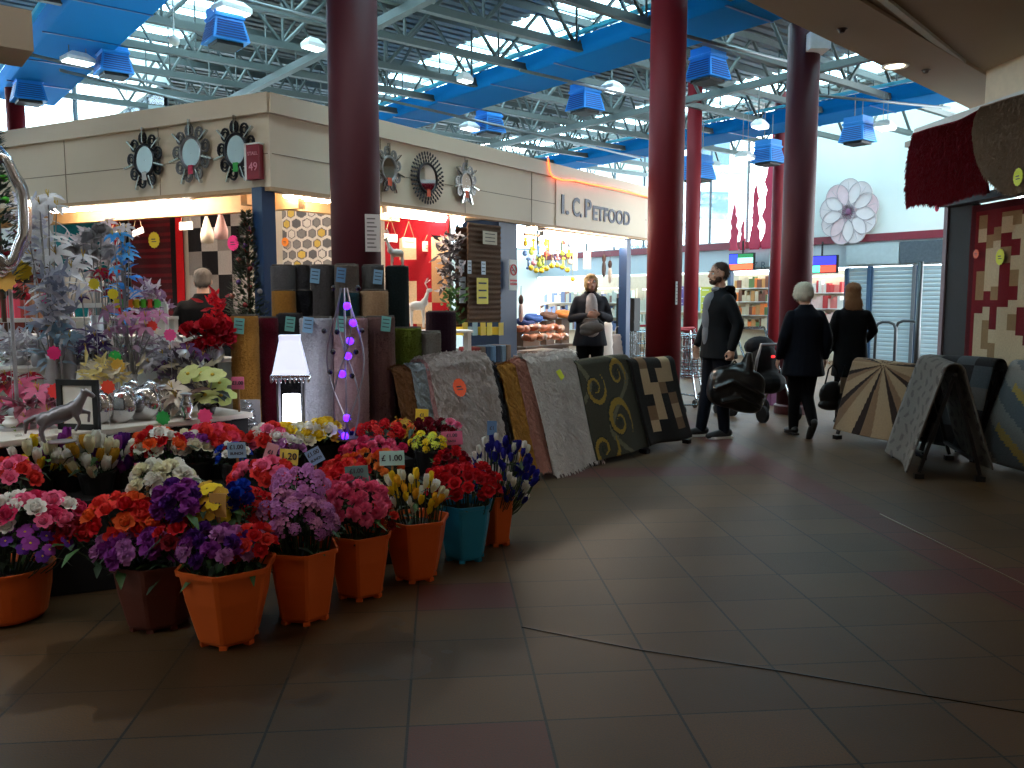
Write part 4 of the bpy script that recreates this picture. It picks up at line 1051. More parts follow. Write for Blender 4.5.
# ------------------------------------------------------------------ people (local frame: facing -y, up z)
skin = mat('skin', (206,158,134), .55, var=.06, scale=12); skin2 = mat('skin_pale', (216,172,150), .55, var=.06, scale=12)
def limb(mb, pts, rad, n=14, sx=1.0):
    pts = [V(p) for p in pts]; mb.tube(pts, rad, n)
    for p, r in zip(pts, rad): mb.ball(p, r*.995, 12, 8)
def ellring(c, rx, ry, n=20, tilt=None):
    return [V(c)+V((rx*cos(2*pi*k/n), ry*sin(2*pi*k/n), 0)) for k in range(n)]
def torso(mb, prof):      # prof: (x,y,z,rx,ry)
    mb.rings([ellring((x, y, z), rx, ry) for x, y, z, rx, ry in prof])
def hand(mb, w, d, side, curl=.5, palm=None):
    """hand from wrist w along d; palm = direction the palm faces; side = direction of the thumb"""
    w, d = V(w), V(d).normalized(); s = V(side); s = (s-d*s.dot(d)).normalized(); n = d.cross(s).normalized()
    if palm is not None and n.dot(V(palm)) < 0: n = -n
    P0 = w+d*.045
    M = Matrix((s, d, n)).transposed()
    mb.ball(P0, (.040, .050, .016), 12, 8, M); mb.tube([w-d*.02, w+d*.02], [.026, .024], 10)
    for i, (o, L) in enumerate(((.031, .072), (.0105, .080), (-.0105, .075), (-.031, .058))):
        b = P0+s*o+d*.036; a = 0; pts = [b]; q = b
        for k, f in enumerate((.45, .32, .25)):
            a += curl*(.55 if k == 0 else .75); q = q+(d*cos(a)+n*sin(a))*(L*f); pts.append(q)
        mb.tube(pts, [.0088, .0084, .0078, .0066], 7)
        for p_ in pts: mb.ball(p_, .0078, 6, 4)
    b = w+s*.026+d*.018; q1 = b+(s*.75+d*.65+n*.2).normalized()*.034; q2 = q1+(d*.9+s*.2+n*.4).normalized()*.028
    limb(mb, [b, q1, q2], [.012, .010, .008], 8)
def person(name, pos, rz, Hh, label, J, skinm, coat, coatm, hem, trm, shoem, hair, hairm, extra=None, shirt=None, build=1.0, head_tilt=0.0, head_turn=0.0, face=True, beard=None, lower=True, curl=(.6,.6), sleeve=1.0, hairlen=.035):
    root = empty(name, pos, rz, label, 'person'); k = Hh/1.75
    j = dict(pel=(0,0,.96), chest=(0,0,1.28), neck=(0,.01,1.47), head=(0,-.015,1.635), sl=(.165,.01,1.385), sr=(-.165,.01,1.385), el=(.235,.03,1.13), er=(-.235,.03,1.13),
             wl=(.24,-.04,.89), wr=(-.24,-.04,.89), hl=(.09,0,.93), hr=(-.09,0,.93), kl=(.10,-.015,.50), kr=(-.10,-.015,.50), al=(.10,.02,.085), ar=(-.10,.02,.085),
             fl=(0,-1,0), fr=(0,-1,0), hdl=None, hdr=None, thl=(0,-1,0), thr=(0,-1,0), pll=(-1,0,0), plr=(1,0,0))
    j.update(J); W = build
    for q in j: j[q] = V(j[q]) if j[q] is not None else None
    # ---- body
    mb = MB()
    torso(mb, [(j['pel'].x, j['pel'].y, .86, .13, .09), (j['pel'].x, j['pel'].y, .96, .155, .105), ((j['pel'].x+j['chest'].x)/2, (j['pel'].y+j['chest'].y)/2, 1.1, .125, .09),
               (j['chest'].x, j['chest'].y, 1.28, .15, .105), (j['chest'].x, j['chest'].y, 1.40, .16, .09), (j['neck'].x, j['neck'].y, 1.46, .07, .06)])
    for a, b, c in (('sl','el','wl'), ('sr','er','wr')): limb(mb, [j[a], j[b], j[c]], [.048, .038, .025])
    for a, b, c in (('hl','kl','al'), ('hr','kr','ar')): limb(mb, [j[a], (j[a]+j[b])/2, j[b], j[b].lerp(j[c], .35), j[c]], [.085, .078, .054, .052, .034])
    for a, f in (('al','fl'), ('ar','fr')):
        limb(mb, [j[a]+V((0,0,-.03)), j[a]+j[f]*.08+V((0,0,-.05)), j[a]+j[f]*.16+V((0,0,-.06))], [.035, .03, .022])
    h = j['head']; limb(mb, [j['neck']+V((0,0,-.03)), j['neck'].lerp(h, .5)+V((0,.01,0))], [.058, .054])
    HM = Matrix.Rotation(head_turn, 3, 'Z') @ Matrix.Rotation(head_tilt, 3, 'X')
    hp = lambda x, y, z: h+HM@V((x, y, z))
    def hb(x, y, z, r, nu=16, nv=12): mb.ball(hp(x, y, z), r, nu, nv, HM)
    hb(0, .012, .025, (.074, .092, .092)); hb(0, -.02, -.03, (.060, .070, .075)); hb(0, -.045, -.082, (.034, .034, .028)); hb(0, -.078, .018, (.045, .012, .012)); 
    mb.tube([hp(0, -.088, .012), hp(0, -.108, -.022), hp(0, -.092, -.034)], [.008, .012, .010], 8)
    hb(0, -.090, -.058, (.021, .009, .0055), 10, 6); hb(0, -.087, -.067, (.018, .009, .006), 10, 6)
    for s in (-1, 1): hb(s*.074, .008, -.008, (.008, .018, .028), 8, 6); hb(s*.040, -.062, -.022, (.020, .018, .02), 8, 6)
    for a, b, c, hd, th, pl, cu in (('el','wl','hdl','hdl','thl','pll',curl[0]), ('er','wr','hdr','hdr','thr','plr',curl[1])):
        d = j[hd] if j[hd] is not None else (j[b]-j[a]); hand(mb, j[b], d, j[th], cu, j[pl])
    mb.xf(Matrix.Scale(k, 4)); body = fuse(mb, 'body', skinm, root, .0068, 3)
    # ---- eyes
    if face:
        e = MB()
        for s in (-1, 1): e.ball(hp(s*.030, -.074, .004), .0115, 8, 6)
        e.m = 1
        for s in (-1, 1): e.ball(hp(s*.030, -.082, .004), .006, 8, 6)
        e.xf(Matrix.Scale(k, 4)); e.build('eyes', [K('white'), mat('iris', (50,44,40), .3)], root, smooth=True)
        e = MB()
        for s in (-1, 1): e.tube([hp(s*.016, -.090, .026), hp(s*.032, -.087, .031), hp(s*.048, -.076, .025)], .004, 5)
        e.xf(Matrix.Scale(k, 4)); e.build('eyebrows', hairm, root)
    # ---- hair
    mb = MB()
    for (x, y, z, r) in hair: mb.ball(hp(x, y, z), r, 14, 10, HM)
    mb.xf(Matrix.Scale(k, 4)); fuse(mb, 'hair', hairm, root, .009, 2)
    hv = col.objects[-1].data if False else [o for o in root.children if o.name.startswith('hair')][0].data; mb = MB(); r2 = random.Random(3); L_ = hairlen
    for _ in range(700):
        v_ = hv.vertices[r2.randrange(len(hv.vertices))]; nn = v_.normal.copy(); p_ = v_.co.copy(); dn = V((r2.uniform(-.4,.4), r2.uniform(-.1,.5), -1)); d_ = (dn-nn*dn.dot(nn)).normalized()+nn*.22; sd = d_.cross(nn)
        if sd.length < 1e-5: continue
        sd = sd.normalized()*.0035; o_ = len(mb.v); mb.v += [tuple(p_-sd), tuple(p_+sd), tuple(p_+d_*L_+sd*.3), tuple(p_+d_*L_-sd*.3)]; mb.f.append((o_, o_+1, o_+2, o_+3)); mb.mi.append(0)
    mb.build('hair_locks', hairm, root)['kind'] = 'stuff'
    if beard:
        mb = MB(); mb.ball(hp(0, -.052, -.075), (.045, .042, .034), 14, 10, HM)
        for s in (-1, 1): mb.ball(hp(s*.050, -.02, -.05), (.016, .036, .036), 10, 8, HM)
        mb.ball(hp(0, -.09, -.047), (.026, .011, .006), 10, 6, HM)
        mb.xf(Matrix.Scale(k, 4)); fuse(mb, 'beard', beard, root, .008, 1)
    # ---- coat
    mb = MB(); cx, cy = j['chest'].x, j['chest'].y; px_, py_ = j['pel'].x, j['pel'].y
    torso(mb, [(px_, py_+q2, hem+q, (.19+.03*(q3))*W, (.14+.02*q3)*W) for q, q2, q3 in ((0, .01, 1), (.02, .01, 1))]+[(px_, py_, max(.98, hem+.1), .185*W, .14*W), ((cx+px_)/2, (cy+py_)/2, 1.12, .172*W, .13*W),
               (cx, cy, 1.28, .188*W, .138*W), (cx, cy+.005, 1.37, .19*W, .125*W), (cx, cy+.01, 1.42, .155, .105), (cx, cy+.01, 1.455, .115, .088), (j['neck'].x, j['neck'].y+.005, 1.475, .085, .075), (j['neck'].x, j['neck'].y+.005, 1.505, .076, .07)])
    for a, b, c in (('sl','el','wl'), ('sr','er','wr')):
        e_ = j[b].lerp(j[c], .93*sleeve); limb(mb, [j[a]+V((0,0,-.01)), j[a].lerp(j[b], .5), j[b], j[b].lerp(e_, .5), e_], [.062*W, .062*W, .056*W, .052*W, .044])
    mb.xf(Matrix.Scale(k, 4)); ct = fuse(mb, coat, coatm, root, .0125, 5)
    if shirt:
        sm, nm, pts = shirt; mb = MB()
        for (x, y, z, r) in pts: mb.ball((x, y, z), r, 14, 10)
        mb.xf(Matrix.Scale(k, 4)); fuse(mb, nm, sm, root, .010, 3)
    # ---- trousers and shoes
    if lower:
        mb = MB(); torso(mb, [(px_, py_, .86, .15, .105), (px_, py_, .96, .17, .12), (px_, py_, 1.03, .155, .11)])
        for a, b, c in (('hl','kl','al'), ('hr','kr','ar')): limb(mb, [j[a]+V((0,0,-.02)), (j[a]+j[b])/2, j[b], j[b].lerp(j[c], .5), j[c]+V((0,0,.0))], [.100, .092, .072, .066, .056])
        mb.xf(Matrix.Scale(k, 4)); fuse(mb, 'trousers', trm, root, .0125, 4)
        for a, f in (('al','fl'), ('ar','fr')):
            mb = MB(); u = j[f].normalized(); q = j[a]+V((0,0,-.025))
            limb(mb, [q-u*.045, q+u*.04+V((0,0,-.012)), q+u*.12+V((0,0,-.024)), q+u*.175+V((0,0,-.028))], [.043, .045, .040, .030])
            mb.xf(Matrix.Scale(k, 4)); sh = fuse(mb, 'shoe', shoem, root, .008, 2)
            mb = MB(); side = V((-u.y, u.x, 0)); zz = q.z-.045
            out = [q-u*.09, q-u*.08+side*.038, q+u*.05+side*.045, q+u*.13+side*.046, q+u*.20, q+u*.13-side*.046, q+u*.05-side*.045, q-u*.08-side*.038]
            mb.rings([[V((p.x, p.y, p.z-.058)) for p in out], [V((p.x, p.y, p.z-.036)) for p in out]]); mb.xf(Matrix.Scale(k, 4)); mb.build('sole', K('white') if shoem.name.endswith('trainer') else mat('sole_dark', (20,20,20), .7), sh)
    return root, k
def face_dir(px, Y, ang): return XY(px, Y)
blk_coat = mat('coat_black', (12,13,17), .75, var=.25, scale=6, bump=.2, bscale=25, spec=.15); navy_coat = mat('coat_navy', (12,14,22), .85, var=.2, bump=.2, bscale=60, spec=.12)
blk_coat2 = mat('coat_charcoal', (13,13,15), .9, var=.2, bump=.2, bscale=60, spec=.12)
jean = mat('trouser_navy', (15,18,28), .85, var=.2, bump=.2, bscale=150, spec=.15); blktr = mat('trouser_black', (11,11,13), .9, spec=.1)
HAIR_SHORT = [(0, .024, .050, (.079, .090, .073)), (0, .05, .01, (.076, .064, .072))]
HAIR_BOB = [(0, .025, .055, (.088, .100, .078)), (0, .055, -.01, (.085, .066, .09)), (.062, .0, -.015, (.026, .06, .085)), (-.062, .0, -.015, (.026, .06, .085)), (0, -.052, .075, (.06, .04, .026))]
HAIR_LONG = [(0, .025, .055, (.094, .104, .080)), (0, .06, -.03, (.088, .060, .11)), (0, .08, -.14, (.108, .050, .12)), (.065, .02, -.05, (.028, .06, .12)), (-.065, .02, -.05, (.028, .06, .12))]
# man standing, facing left of the photo, carrying a big bag
p = XY(718, 8.55)
man, k = person('person', p, -pi/2+.25, 1.80, 'bearded man in black hooded coat, facing left, holding large black bag by the red pillar',
    dict(al=(.10,.04,.085), ar=(-.09,-.12,.085), kl=(.10,.0,.5), kr=(-.09,-.05,.5), el=(.265,.07,1.14), wl=(.27,.0,.90), er=(-.24,.0,1.13), wr=(-.25,-.10,.92), hdl=(0,-.05,-1), hdr=(0,-.15,-1)),
    skin, 'coat', blk_coat, .80, jean, mat('shoe_trainer', (28,28,32), .6), HAIR_SHORT, mat('hair_brown', (62,44,34), .8, var=.3, scale=60), beard=mat('beard_brown', (70,46,34), .9, var=.3, scale=80), build=1.08,
    shirt=(mat('grey_jumper', (112,112,118), .9, var=.15), 'jumper', [(0,-.085,1.34,(.075,.085,.12)), (0,-.11,1.2,(.065,.07,.15)), (0,-.11,1.04,(.06,.065,.14)), (0,-.03,1.485,(.062,.055,.03))]), curl=(1.5,.5))
mb = MB(); mb.tube([(-.10,.02,1.50), (-.085,.09,1.485), (0,.125,1.47), (.085,.09,1.485), (.10,.02,1.50)], [.028,.042,.052,.042,.028], 10); mb.ball((0,.13,1.41), (.09,.05,.07)); mb.xf(Matrix.Scale(k, 4)); fuse(mb, 'hood', blk_coat, man, .011, 3)
# his bag
root = empty('black_bag', XY(737, 8.28)+V((0,0,.34)), 0.15, 'big glossy black plastic holdall hanging from the bearded man\'s hand', 'bag')
def sball(mb, c, r, e=.6, M=None, nu=24, nv=16):
    sg = lambda q, x: (abs(q)**e)*(1 if q >= 0 else -1); c = V(c); vs, fs = [], []
    for i in range(nv+1):
        th = pi*i/nv
        for k_ in range(nu):
            ph = 2*pi*k_/nu; p_ = V((r[0]*sg(sin(th), e)*sg(cos(ph), e), r[1]*sg(sin(th), e)*sg(sin(ph), e), r[2]*sg(cos(th), e))); vs.append((M@p_ if M else p_)+c)
    for i in range(nv):
        for k_ in range(nu): fs.append((i*nu+k_, (i+1)*nu+k_, (i+1)*nu+(k_+1)%nu, i*nu+(k_+1)%nu))
    mb.add(vs, fs)
mb = MB(); TY = Matrix.Rotation(.16, 3, 'Y')
sball(mb, (0,0,.20), (.29,.13,.21), .62, TY); sball(mb, (.10,0,.08), (.18,.12,.13), .7, TY); mb.tube([(.06,0,.3), (.11,0,.42), (.13,0,.56)], [.12,.07,.03], 12); mb.tube([(-.2,0,.25), (-.1,0,.38), (.08,0,.42)], [.07,.06,.05], 10)
mb.tube([(-.27,-.1,.2),(-.1,-.14,.28),(.1,-.14,.2),(.25,-.12,.12)], .022, 8); mb.tube([(-.2,-.12,.08),(0,-.14,.12),(.2,-.13,.02)], .02, 8)
fuse(mb, 'bag_body', mat('bag_plastic', (14,14,16), .32, var=.2, bump=.8, bscale=16), root, .012, 3)
mb = MB(); mb.tube([(-.10,0,.34), (-.06,.0,.43), (-.02,.0,.475), (.02,0,.43), (.05,0,.36)], .012, 8); mb.build('handle', mat('bag_strap', (16,16,18), .5), root, smooth=True)
# white haired woman walking away
p = XY(804, 8.55)
person('person', p, pi+.12, 1.60, 'white haired woman in long dark coat walking away beside the maroon pillar',
    dict(al=(.045,-.10,.10), ar=(-.03,.22,.19), kl=(.06,-.06,.50), kr=(-.05,.02,.46), fr=(0,-.55,-.83), el=(.255,.04,1.13), er=(-.255,.05,1.13), wl=(.27,-.05,.9), wr=(-.27,-.02,.9), head=(.02,-.035,1.62)),
    skin2, 'coat', navy_coat, .70, blktr, mat('shoe_black', (18,17,18), .5), [(0,.03,.05,(.104,.106,.088)), (0,.055,.0,(.104,.08,.085)), (.06,.01,.0,(.045,.075,.07)), (-.06,.01,.0,(.045,.075,.07))], mat('hair_white', (206,196,176), .9, var=.18, scale=40), build=1.12)
# ginger haired woman walking away with bags
p = XY(851, 9.3)
person('person', p, pi-.15, 1.60, 'woman with long ginger brown hair and black coat, walking away beside the white haired woman',
    dict(al=(.07,-.12,.10), ar=(-.07,.10,.10), er=(-.27,-.05,1.18), wr=(-.22,-.20,1.05), el=(.25,.04,1.13), wl=(.26,-.03,.9), hdr=(.2,-.9,0)),
    skin2, 'coat', blk_coat2, .62, blktr, mat('shoe_black2', (20,18,18), .5), HAIR_LONG, mat('hair_ginger', (124,82,48), .85, var=.25, scale=60), build=1.02)
root = empty('handbag', XY(834, 9.05)+V((0,0,.22)), .2, 'dark shopping bag carried between the two women walking away', 'bag')
mb = MB(); mb.ball((0,0,.17), (.16,.07,.15)); mb.ball((0,0,.06), (.17,.08,.07)); fuse(mb, 'bag_body', mat('bag_dark', (22,20,22), .5, bump=.3, bscale=20), root, .011, 3)
mb = MB(); mb.tube([(-.09,0,.28), (-.05,0,.45), (0,0,.50), (.05,0,.45), (.09,0,.28)], .008, 6); mb.build('handle', blktr, root)
root = empty('handbag', XY(846, 9.0)+V((0,0,.10)), 0, 'narrow black bag with pale label hanging by the ginger haired woman', 'bag')
mb = MB(); mb.ball((0,0,.14), (.085,.06,.14)); mb.ball((0,0,.34), (.075,.05,.14)); fuse(mb, 'bag_body', mat('bag_dark2', (18,18,20), .4, bump=.3, bscale=20), root, .010, 3)
mb = MB(); mb.box((-.03,-.062,.40), (.075,.004,.17)); mb.build('label', mat('bag_label', (150,136,120), .6), root)
mb = MB(); mb.tube([(-.04,0,.45), (0,0,.62), (.04,0,.45)], .008, 6); mb.build('handle', blktr, root)
# woman at the pet food counter
p = XY(590, 10.15); p.z = 0.14
cw, k = person('person', p, .05, 1.62, 'blonde woman in navy cardigan and white top looking down, at pet food counter',
    dict(head=(0,-.05,1.60), el=(.25,-.02,1.14), er=(-.25,-.02,1.14), wl=(.07,-.27,1.20), wr=(-.07,-.27,1.18), hdl=(-1,-.2,.05), hdr=(1,-.25,.05), thl=(0,0,1), thr=(0,0,1), pll=(0,1,0), plr=(0,1,0)),
    mat('skin_warm', (176,128,106), .6), 'cardigan', mat('cardigan', (16,17,28), .9, bump=.2, bscale=90), .78, blktr, mat('shoe_black3', (18,18,18), .5), HAIR_BOB, mat('hair_blonde', (176,144,98), .8, var=.25, scale=50), head_tilt=-.28, build=1.06, curl=(.9,.9),
    shirt=(mat('white_top', (176,166,164), .9, var=.3, scale=40), 'blouse', [(0,-.088,1.24,(.095,.088,.24)), (0,-.10,1.02,(.12,.08,.16))]))
mb = MB()
hM = Matrix.Rotation(-.28, 3, 'X'); hh = V((0,-.05,1.60))
for s in (-1, 1): mb.tube([hh+hM@V((s*.032+.02*cos(a), -.093, .002+.014*sin(a))) for a in [2*pi*q/14 for q in range(14)]], .0022, 5, closed=True); mb.tube([hh+hM@V((s*.05,-.092,.005)), hh+hM@V((s*.078,.0,.0))], .002, 4)
mb.xf(Matrix.Scale(k, 4)); mb.build('glasses', mat('glasses', (30,30,34), .3), cw)
# the wallet she holds
q = XY(592, 9.72); root = empty('purse', q+V((0,0,1.10)), .05, 'grey handbag held open in the blonde woman\'s hands', 'bag')
mb = MB(); mb.ball((0,0,0), (.15,.05,.07)); mb.ball((-.05,0,-.05), (.1,.045,.05)); fuse(mb, 'purse_body', mat('purse_grey', (96,88,84), .7, bump=.3, bscale=30), root, .009, 2)
mb = MB(); mb.tube([(-.12,0,.05), (-.08,0,.1), (.08,0,.1), (.12,0,.05)], .007, 6); mb.build('handle', mat('purse_strap', (60,54,50), .6), root)
# stallholder behind the ornaments
p = XY(205, 7.45); p.z = 0.0
person('person', p, pi+.3, 1.72, 'grey haired person in black jacket behind ornaments, before checked rug',
    dict(head=(0,-.03,1.615), el=(.26,-.03,1.15), er=(-.26,-.03,1.15), wl=(.16,-.25,1.1), wr=(-.16,-.25,1.1)), skin2, 'jacket', blk_coat2, .8, blktr, mat('shoe_black4', (18,18,18), .5), HAIR_SHORT, mat('hair_grey', (96,90,86), .85, var=.25, scale=50), build=1.12)
# ------------------------------------------------------------------ far shops under the red band
FF = Frame(AB(WA-.02, 0, 0), DB)
def fpt(px, py, off=0): return FF.at(px, py, off)
def fbox(pxa, pxb, z0, z1, off, th, m, name, parent=None, **k):
    sa, sb = FF.hit(pxa, 300, off)[0], FF.hit(pxb, 300, off)[0]
    c = FF.pt((sa+sb)/2, off, (z0+z1)/2); mb = MB()
    if parent is None:
        mb.box((0,0,0), (abs(sb-sa), th, z1-z0)); o = mb.build(name, m); o.location = c; o.rotation_euler = (0,0,FF.rx)
        if k: tag(o, **k)
        return o
    M = Matrix.Rotation(FF.rx, 3, 'Z'); mb.box(c-parent.location, (abs(sb-sa), th, z1-z0), M=M); return mb.build(name, m, parent)
zf = lambda px, py, off=0: FF.hit(px, py, off)[1]
shut = mat('shutter', (160,180,188), .7, 0, var=.05, scale=3)
def shutter(pxa, pxb, z1, lab):
    sa, sb = FF.hit(pxa, 300)[0], FF.hit(pxb, 300)[0]; root = empty('roller_shutter', FF.pt((sa+sb)/2, .02, 0), FF.rx, lab, 'shutter'); L = abs(sb-sa)
    mb = MB(); n = int(z1/.085)
    for i in range(n):
        z = (i+.5)*z1/n; mb.rings([[V((x, 0, z-.042)), V((x, -.007, z-.02)), V((x, -.007, z+.02)), V((x, 0, z+.042)), V((x, .01, z))] for x in (-L/2, L/2)])
    mb.build('curtain', shut, root)
    mb = MB(); mb.box((0, -.02, .03), (L, .04, .06)); mb.build('bottom_bar', mat('bar_grey', (120,130,136), .4, .6), root)
    mb = MB(); mb.box((-L/2, -.02, z1/2), (.08, .07, z1)); mb.build('guide_rail', mat('rail_blue', (40,66,92), .5), root)
shutter(847, 868, 2.12, 'narrow pale roller shutter beside the ginger haired woman'); shutter(871, 913, 2.12, 'pale blue roller shutter behind the barrier loops'); shutter(916, 949, 2.12, 'pale roller shutter at the far right end beside the dark panel')
blu2 = mat('frame_blue', (44,74,104), .5)
for px in (869, 914, 771, 730): 
    o = fbox(px-1.6, px+1.6, 0, 2.14, .05, .12, blu2 if px != 914 else mat('frame_grey', (90,92,96), .5), 'shop_post', label={869:'blue post between two roller shutters', 914:'grey post between the two rightmost roller shutters', 771:'blue post just left of the far maroon pillar', 730:'blue grey post right of the man\'s shoulder, at lit shop'}[px], cat='post')
o = fbox(898, 949, 2.17, 2.62, .04, .05, mat('board_dark', (74,84,92), .7, var=.6, scale=25), 'shop_board', label='weathered dark grey sign board above the rightmost shutters', cat='sign')
o = fbox(845, 897, 2.18, 2.60, .04, .05, mat('board_pale', (176,190,192), .5), 'shop_board', label='pale blank sign board above narrow roller shutter', cat='sign')
# pair of screens
def screen(px, py, w, h, bands, lab, off=.5):
    root = empty('display_screen', fpt(px, py, off), FF.rx, lab, 'screen')
    mb = MB(); mb.box((0,0,0), (w, .07, h)); mb.build('case', K('black'), root)
    mb = MB(); mb.bar((0,.03,h/2), (0,.03,h/2+.3), .03); mb.build('bracket', K('black'), root)
    for i, (x0, x1, z0, z1, c, e) in enumerate(bands):
        mb = MB(); mb.box((-w/2+w*(x0+x1)/2, -.038, -h/2+h*(z0+z1)/2), (w*(x1-x0), .004, h*(z1-z0))); mb.build('picture', emit('scr_%d_%d_%d' % c, c, e), root)
    return root
screen(742, 262, .70, .41, [(.03,.97,.06,.38,(240,90,50),2.2), (.03,.35,.40,.95,(40,60,220),1.8), (.37,.97,.42,.74,(150,230,200),2.0), (.37,.97,.76,.95,(20,120,60),1.0)], 'hanging screen with blue and orange picture, left of the maroon pillar')
screen(821, 264.5, .79, .385, [(.03,.97,.48,.95,(50,50,210),1.8), (.03,.5,.06,.44,(90,230,190),2.0), (.52,.97,.06,.44,(240,70,50),2.2)], 'hanging screen with blue, mint and red picture, right of the maroon pillar')
fbox(747, 769, 2.2, 2.62, .05, .06, mat('board_mint', (186,206,210), .5), 'shop_board', label='pale board with faint letters, left of the far maroon pillar', cat='sign')
o = text_obj('shop_lettering', 'Z R', .26, mat('letter_dim', (110,140,150), .6), None, fpt(759, 266, .10), (pi/2, 0, FF.rx)); tag(o, 'faint grey letters Z R on the pale board', 'lettering')
# lit shop interiors: shelf walls with goods
lamp_w = emit('shop_lamp', (235,245,240), 2.6)
def shopfront(pxa, pxb, z0, z1, cols, lab, rows=5, lampz=2.0, seed=3):
    sa, sb = FF.hit(pxa, 300, -.7)[0], FF.hit(pxb, 300, -.7)[0]; L = abs(sb-sa)
    root = empty('shop_display', FF.pt((sa+sb)/2, -.7, 0), FF.rx, lab, 'shop display'); r2 = random.Random(seed)
    mb = MB(); mb.box((0, .2, z1/2), (L, .05, z1)); mb.build('back_board', mat('shop_cream', (206,190,164), .7), root)
    for i in range(rows):
        z = z0+(z1-z0)*i/rows; mb = MB(); mb.box((0, .05, z), (L, .28, .02)); mb.build('shelf', K('white'), root)
        x = -L/2+.05
        ms = MB(); mats = [mat('goods_%d_%d_%d' % c, c, .6) for c in cols]
        while x < L/2-.06:
            w_ = .05+.09*r2.random(); h_ = (z1-z0)/rows*(.45+.4*r2.random()); ms.m = r2.randrange(len(cols)); ms.box((x+w_/2, 0, z+.01+h_/2), (w_*.9, .14, h_)); x += w_
        g = ms.build('stock', mats, root); g['kind'] = 'stuff'
    mb = MB(); mb.box((0, -.05, z1+.02), (L*.9, .06, .03)); mb.build('strip_lamp', lamp_w, root)
shopfront(734, 771, .7, 2.05, [(200,140,80),(230,120,50),(120,70,50),(210,190,160),(90,110,60)], 'lit shop display full of brown and orange goods left of the far pillar', 4)
shopfront(806, 845, .85, 1.95, [(220,120,110),(235,200,190),(200,60,60),(230,225,215)], 'lit shop display with pink and red goods between the far pillar and the shutters', 3, seed=5)
shopfront(540, 632, .5, 1.75, [(180,190,180),(90,110,150),(200,190,170),(120,90,80)], 'pale shop display seen through the pet food bay', 3, seed=11)
shopfront(640, 728, .5, 1.7, [(200,205,190),(150,170,160),(190,190,170)], 'pale shop display behind the bearded man', 2, seed=8)
for (px, py, w_, h_, c, lab) in ((692, 299, .5, .6, (90,170,190), 'turquoise and white poster in shop window left of the man'), (706, 300, .34, .66, (206,200,70), 'yellow poster in shop window behind the man'), (681, 296, .2, .5, (110,90,150), 'small violet poster beside the red pillar')):
    o = notice(fpt(px, py, .1), FF.rx, w_, h_, c, 4, lab, 'poster', tc=(235,235,225), name='poster')
# art on the upper wall: big pale flower wheel and red flame panel
root = empty('wall_art', fpt(849, 212, .06), FF.rx, 'large round flower of translucent pink and white petals on the upper wall', 'wall art')
pm = mat('art_petal', (226,214,212), .6, var=.12, scale=5); pm2 = mat('art_petal2', (226,196,198), .6, var=.2, scale=6); wm = mat('art_wire', (170,156,160), .5)
for i in range(9):
    a = 2*pi*i/9+.2; c = V((.41*cos(a), 0, .43*sin(a))); r = .27
    mb = MB(); mb.rings([[c+V((r*cos(t_), y, r*1.05*sin(t_))) for t_ in [2*pi*q/20 for q in range(20)]] for y in (-.008-.002*i, 0)]); mb.build('petal', pm if i % 3 else pm2, root)
    mb = MB(); mb.tube([c+V((r*cos(t_), -.03, r*1.05*sin(t_))) for t_ in [2*pi*q/20 for q in range(20)]], .007, 5, closed=True); mb.tube([(0,-.03,0), c*1.5+V((0,-.03,0))], .005, 4); mb.build('petal_wire', wm, root)
mb = MB(); mb.ball((0,-.03,0), (.07,.03,.07), 12, 8); 
for q in range(18): a = 2*pi*q/18; mb.tube([(0,-.035,0), (.15*cos(a),-.035,.15*sin(a))], .006, 4)
mb.build('centre', mat('art_centre', (120,70,100), .6), root)
pl = mat('art_red', (186,36,70), .6, var=.15); 
root = empty('wall_art', fpt(762, 249, .25), FF.rx, 'tall crimson flame shaped panel rising beside the far pillar', 'wall art')
def flame(name, x0, w_, h_, seed):
    r2 = random.Random(seed); L_, R_ = [], []
    n = 14
    for i in range(n+1):
        t_ = i/n; ww = w_*(1-t_)**.55*(.75+.5*r2.random()); L_.append((x0-ww/2+.1*r2.uniform(-1,1)*w_, h_*t_)); R_.append((x0+ww/2+.1*r2.uniform(-1,1)*w_, h_*t_))
    mb = MB()
    for i in range(n): mb.prism([L_[i], R_[i], R_[i+1], L_[i+1]], -.01, .01, lambda x, y, z: V((x, z, y)))
    mb.build('panel_piece', pl, root)
flame('a', .2, .48, 2.7, 3); flame('b', .62, .3, 1.7, 5); flame('c', -.8, .28, 1.1, 7); flame('d', -.2, .26, 1.5, 9); flame('e', -.55, .16, .7, 2); flame('f', .45, .2, 2.0, 12)
# low barriers, trolleys, pushchair
chrome = mat('chrome', (170,176,182), .25, .9, var=.03)
def hoop(px, Y, w_, h_, lab):
    root = empty('barrier_hoop', XY(px, Y), FF.rx, lab, 'barrier')
    mb = MB(); mb.tube([(-w_/2,0,0), (-w_/2,0,h_-.1), (-w_/2+.03,0,h_-.03), (-w_/2+.1,0,h_), (w_/2-.1,0,h_), (w_/2-.03,0,h_-.03), (w_/2,0,h_-.1), (w_/2,0,0)], .022, 8); mb.build('hoop', mat('hoop_dark', (70,76,80), .4, .5), root, smooth=True)
    mb = MB(); mb.tube([(-w_/2,0,.35), (w_/2,0,.35)], .016, 8); mb.build('cross_rail', mat('hoop_dark', (70,76,80), .4, .5), root)
hoop(885, 12.2, .30, 1.10, 'narrow grey barrier hoop just right of the ginger haired woman'); hoop(907, 12.0, .34, 1.12, 'wider grey barrier hoop nearer the dark post')
mb = MB(); mb.tube([(0,0,0),(0,0,1.95)], .035, 10); mb.lathe([(.07,0),(.07,.02)], 12); o = mb.build('barrier_post', mat('hoop_dark', (70,76,80), .4, .5), smooth=True); o.location = XY(917, 11.6); tag(o, 'tall slim grey post standing beside the barrier hoops', 'post')
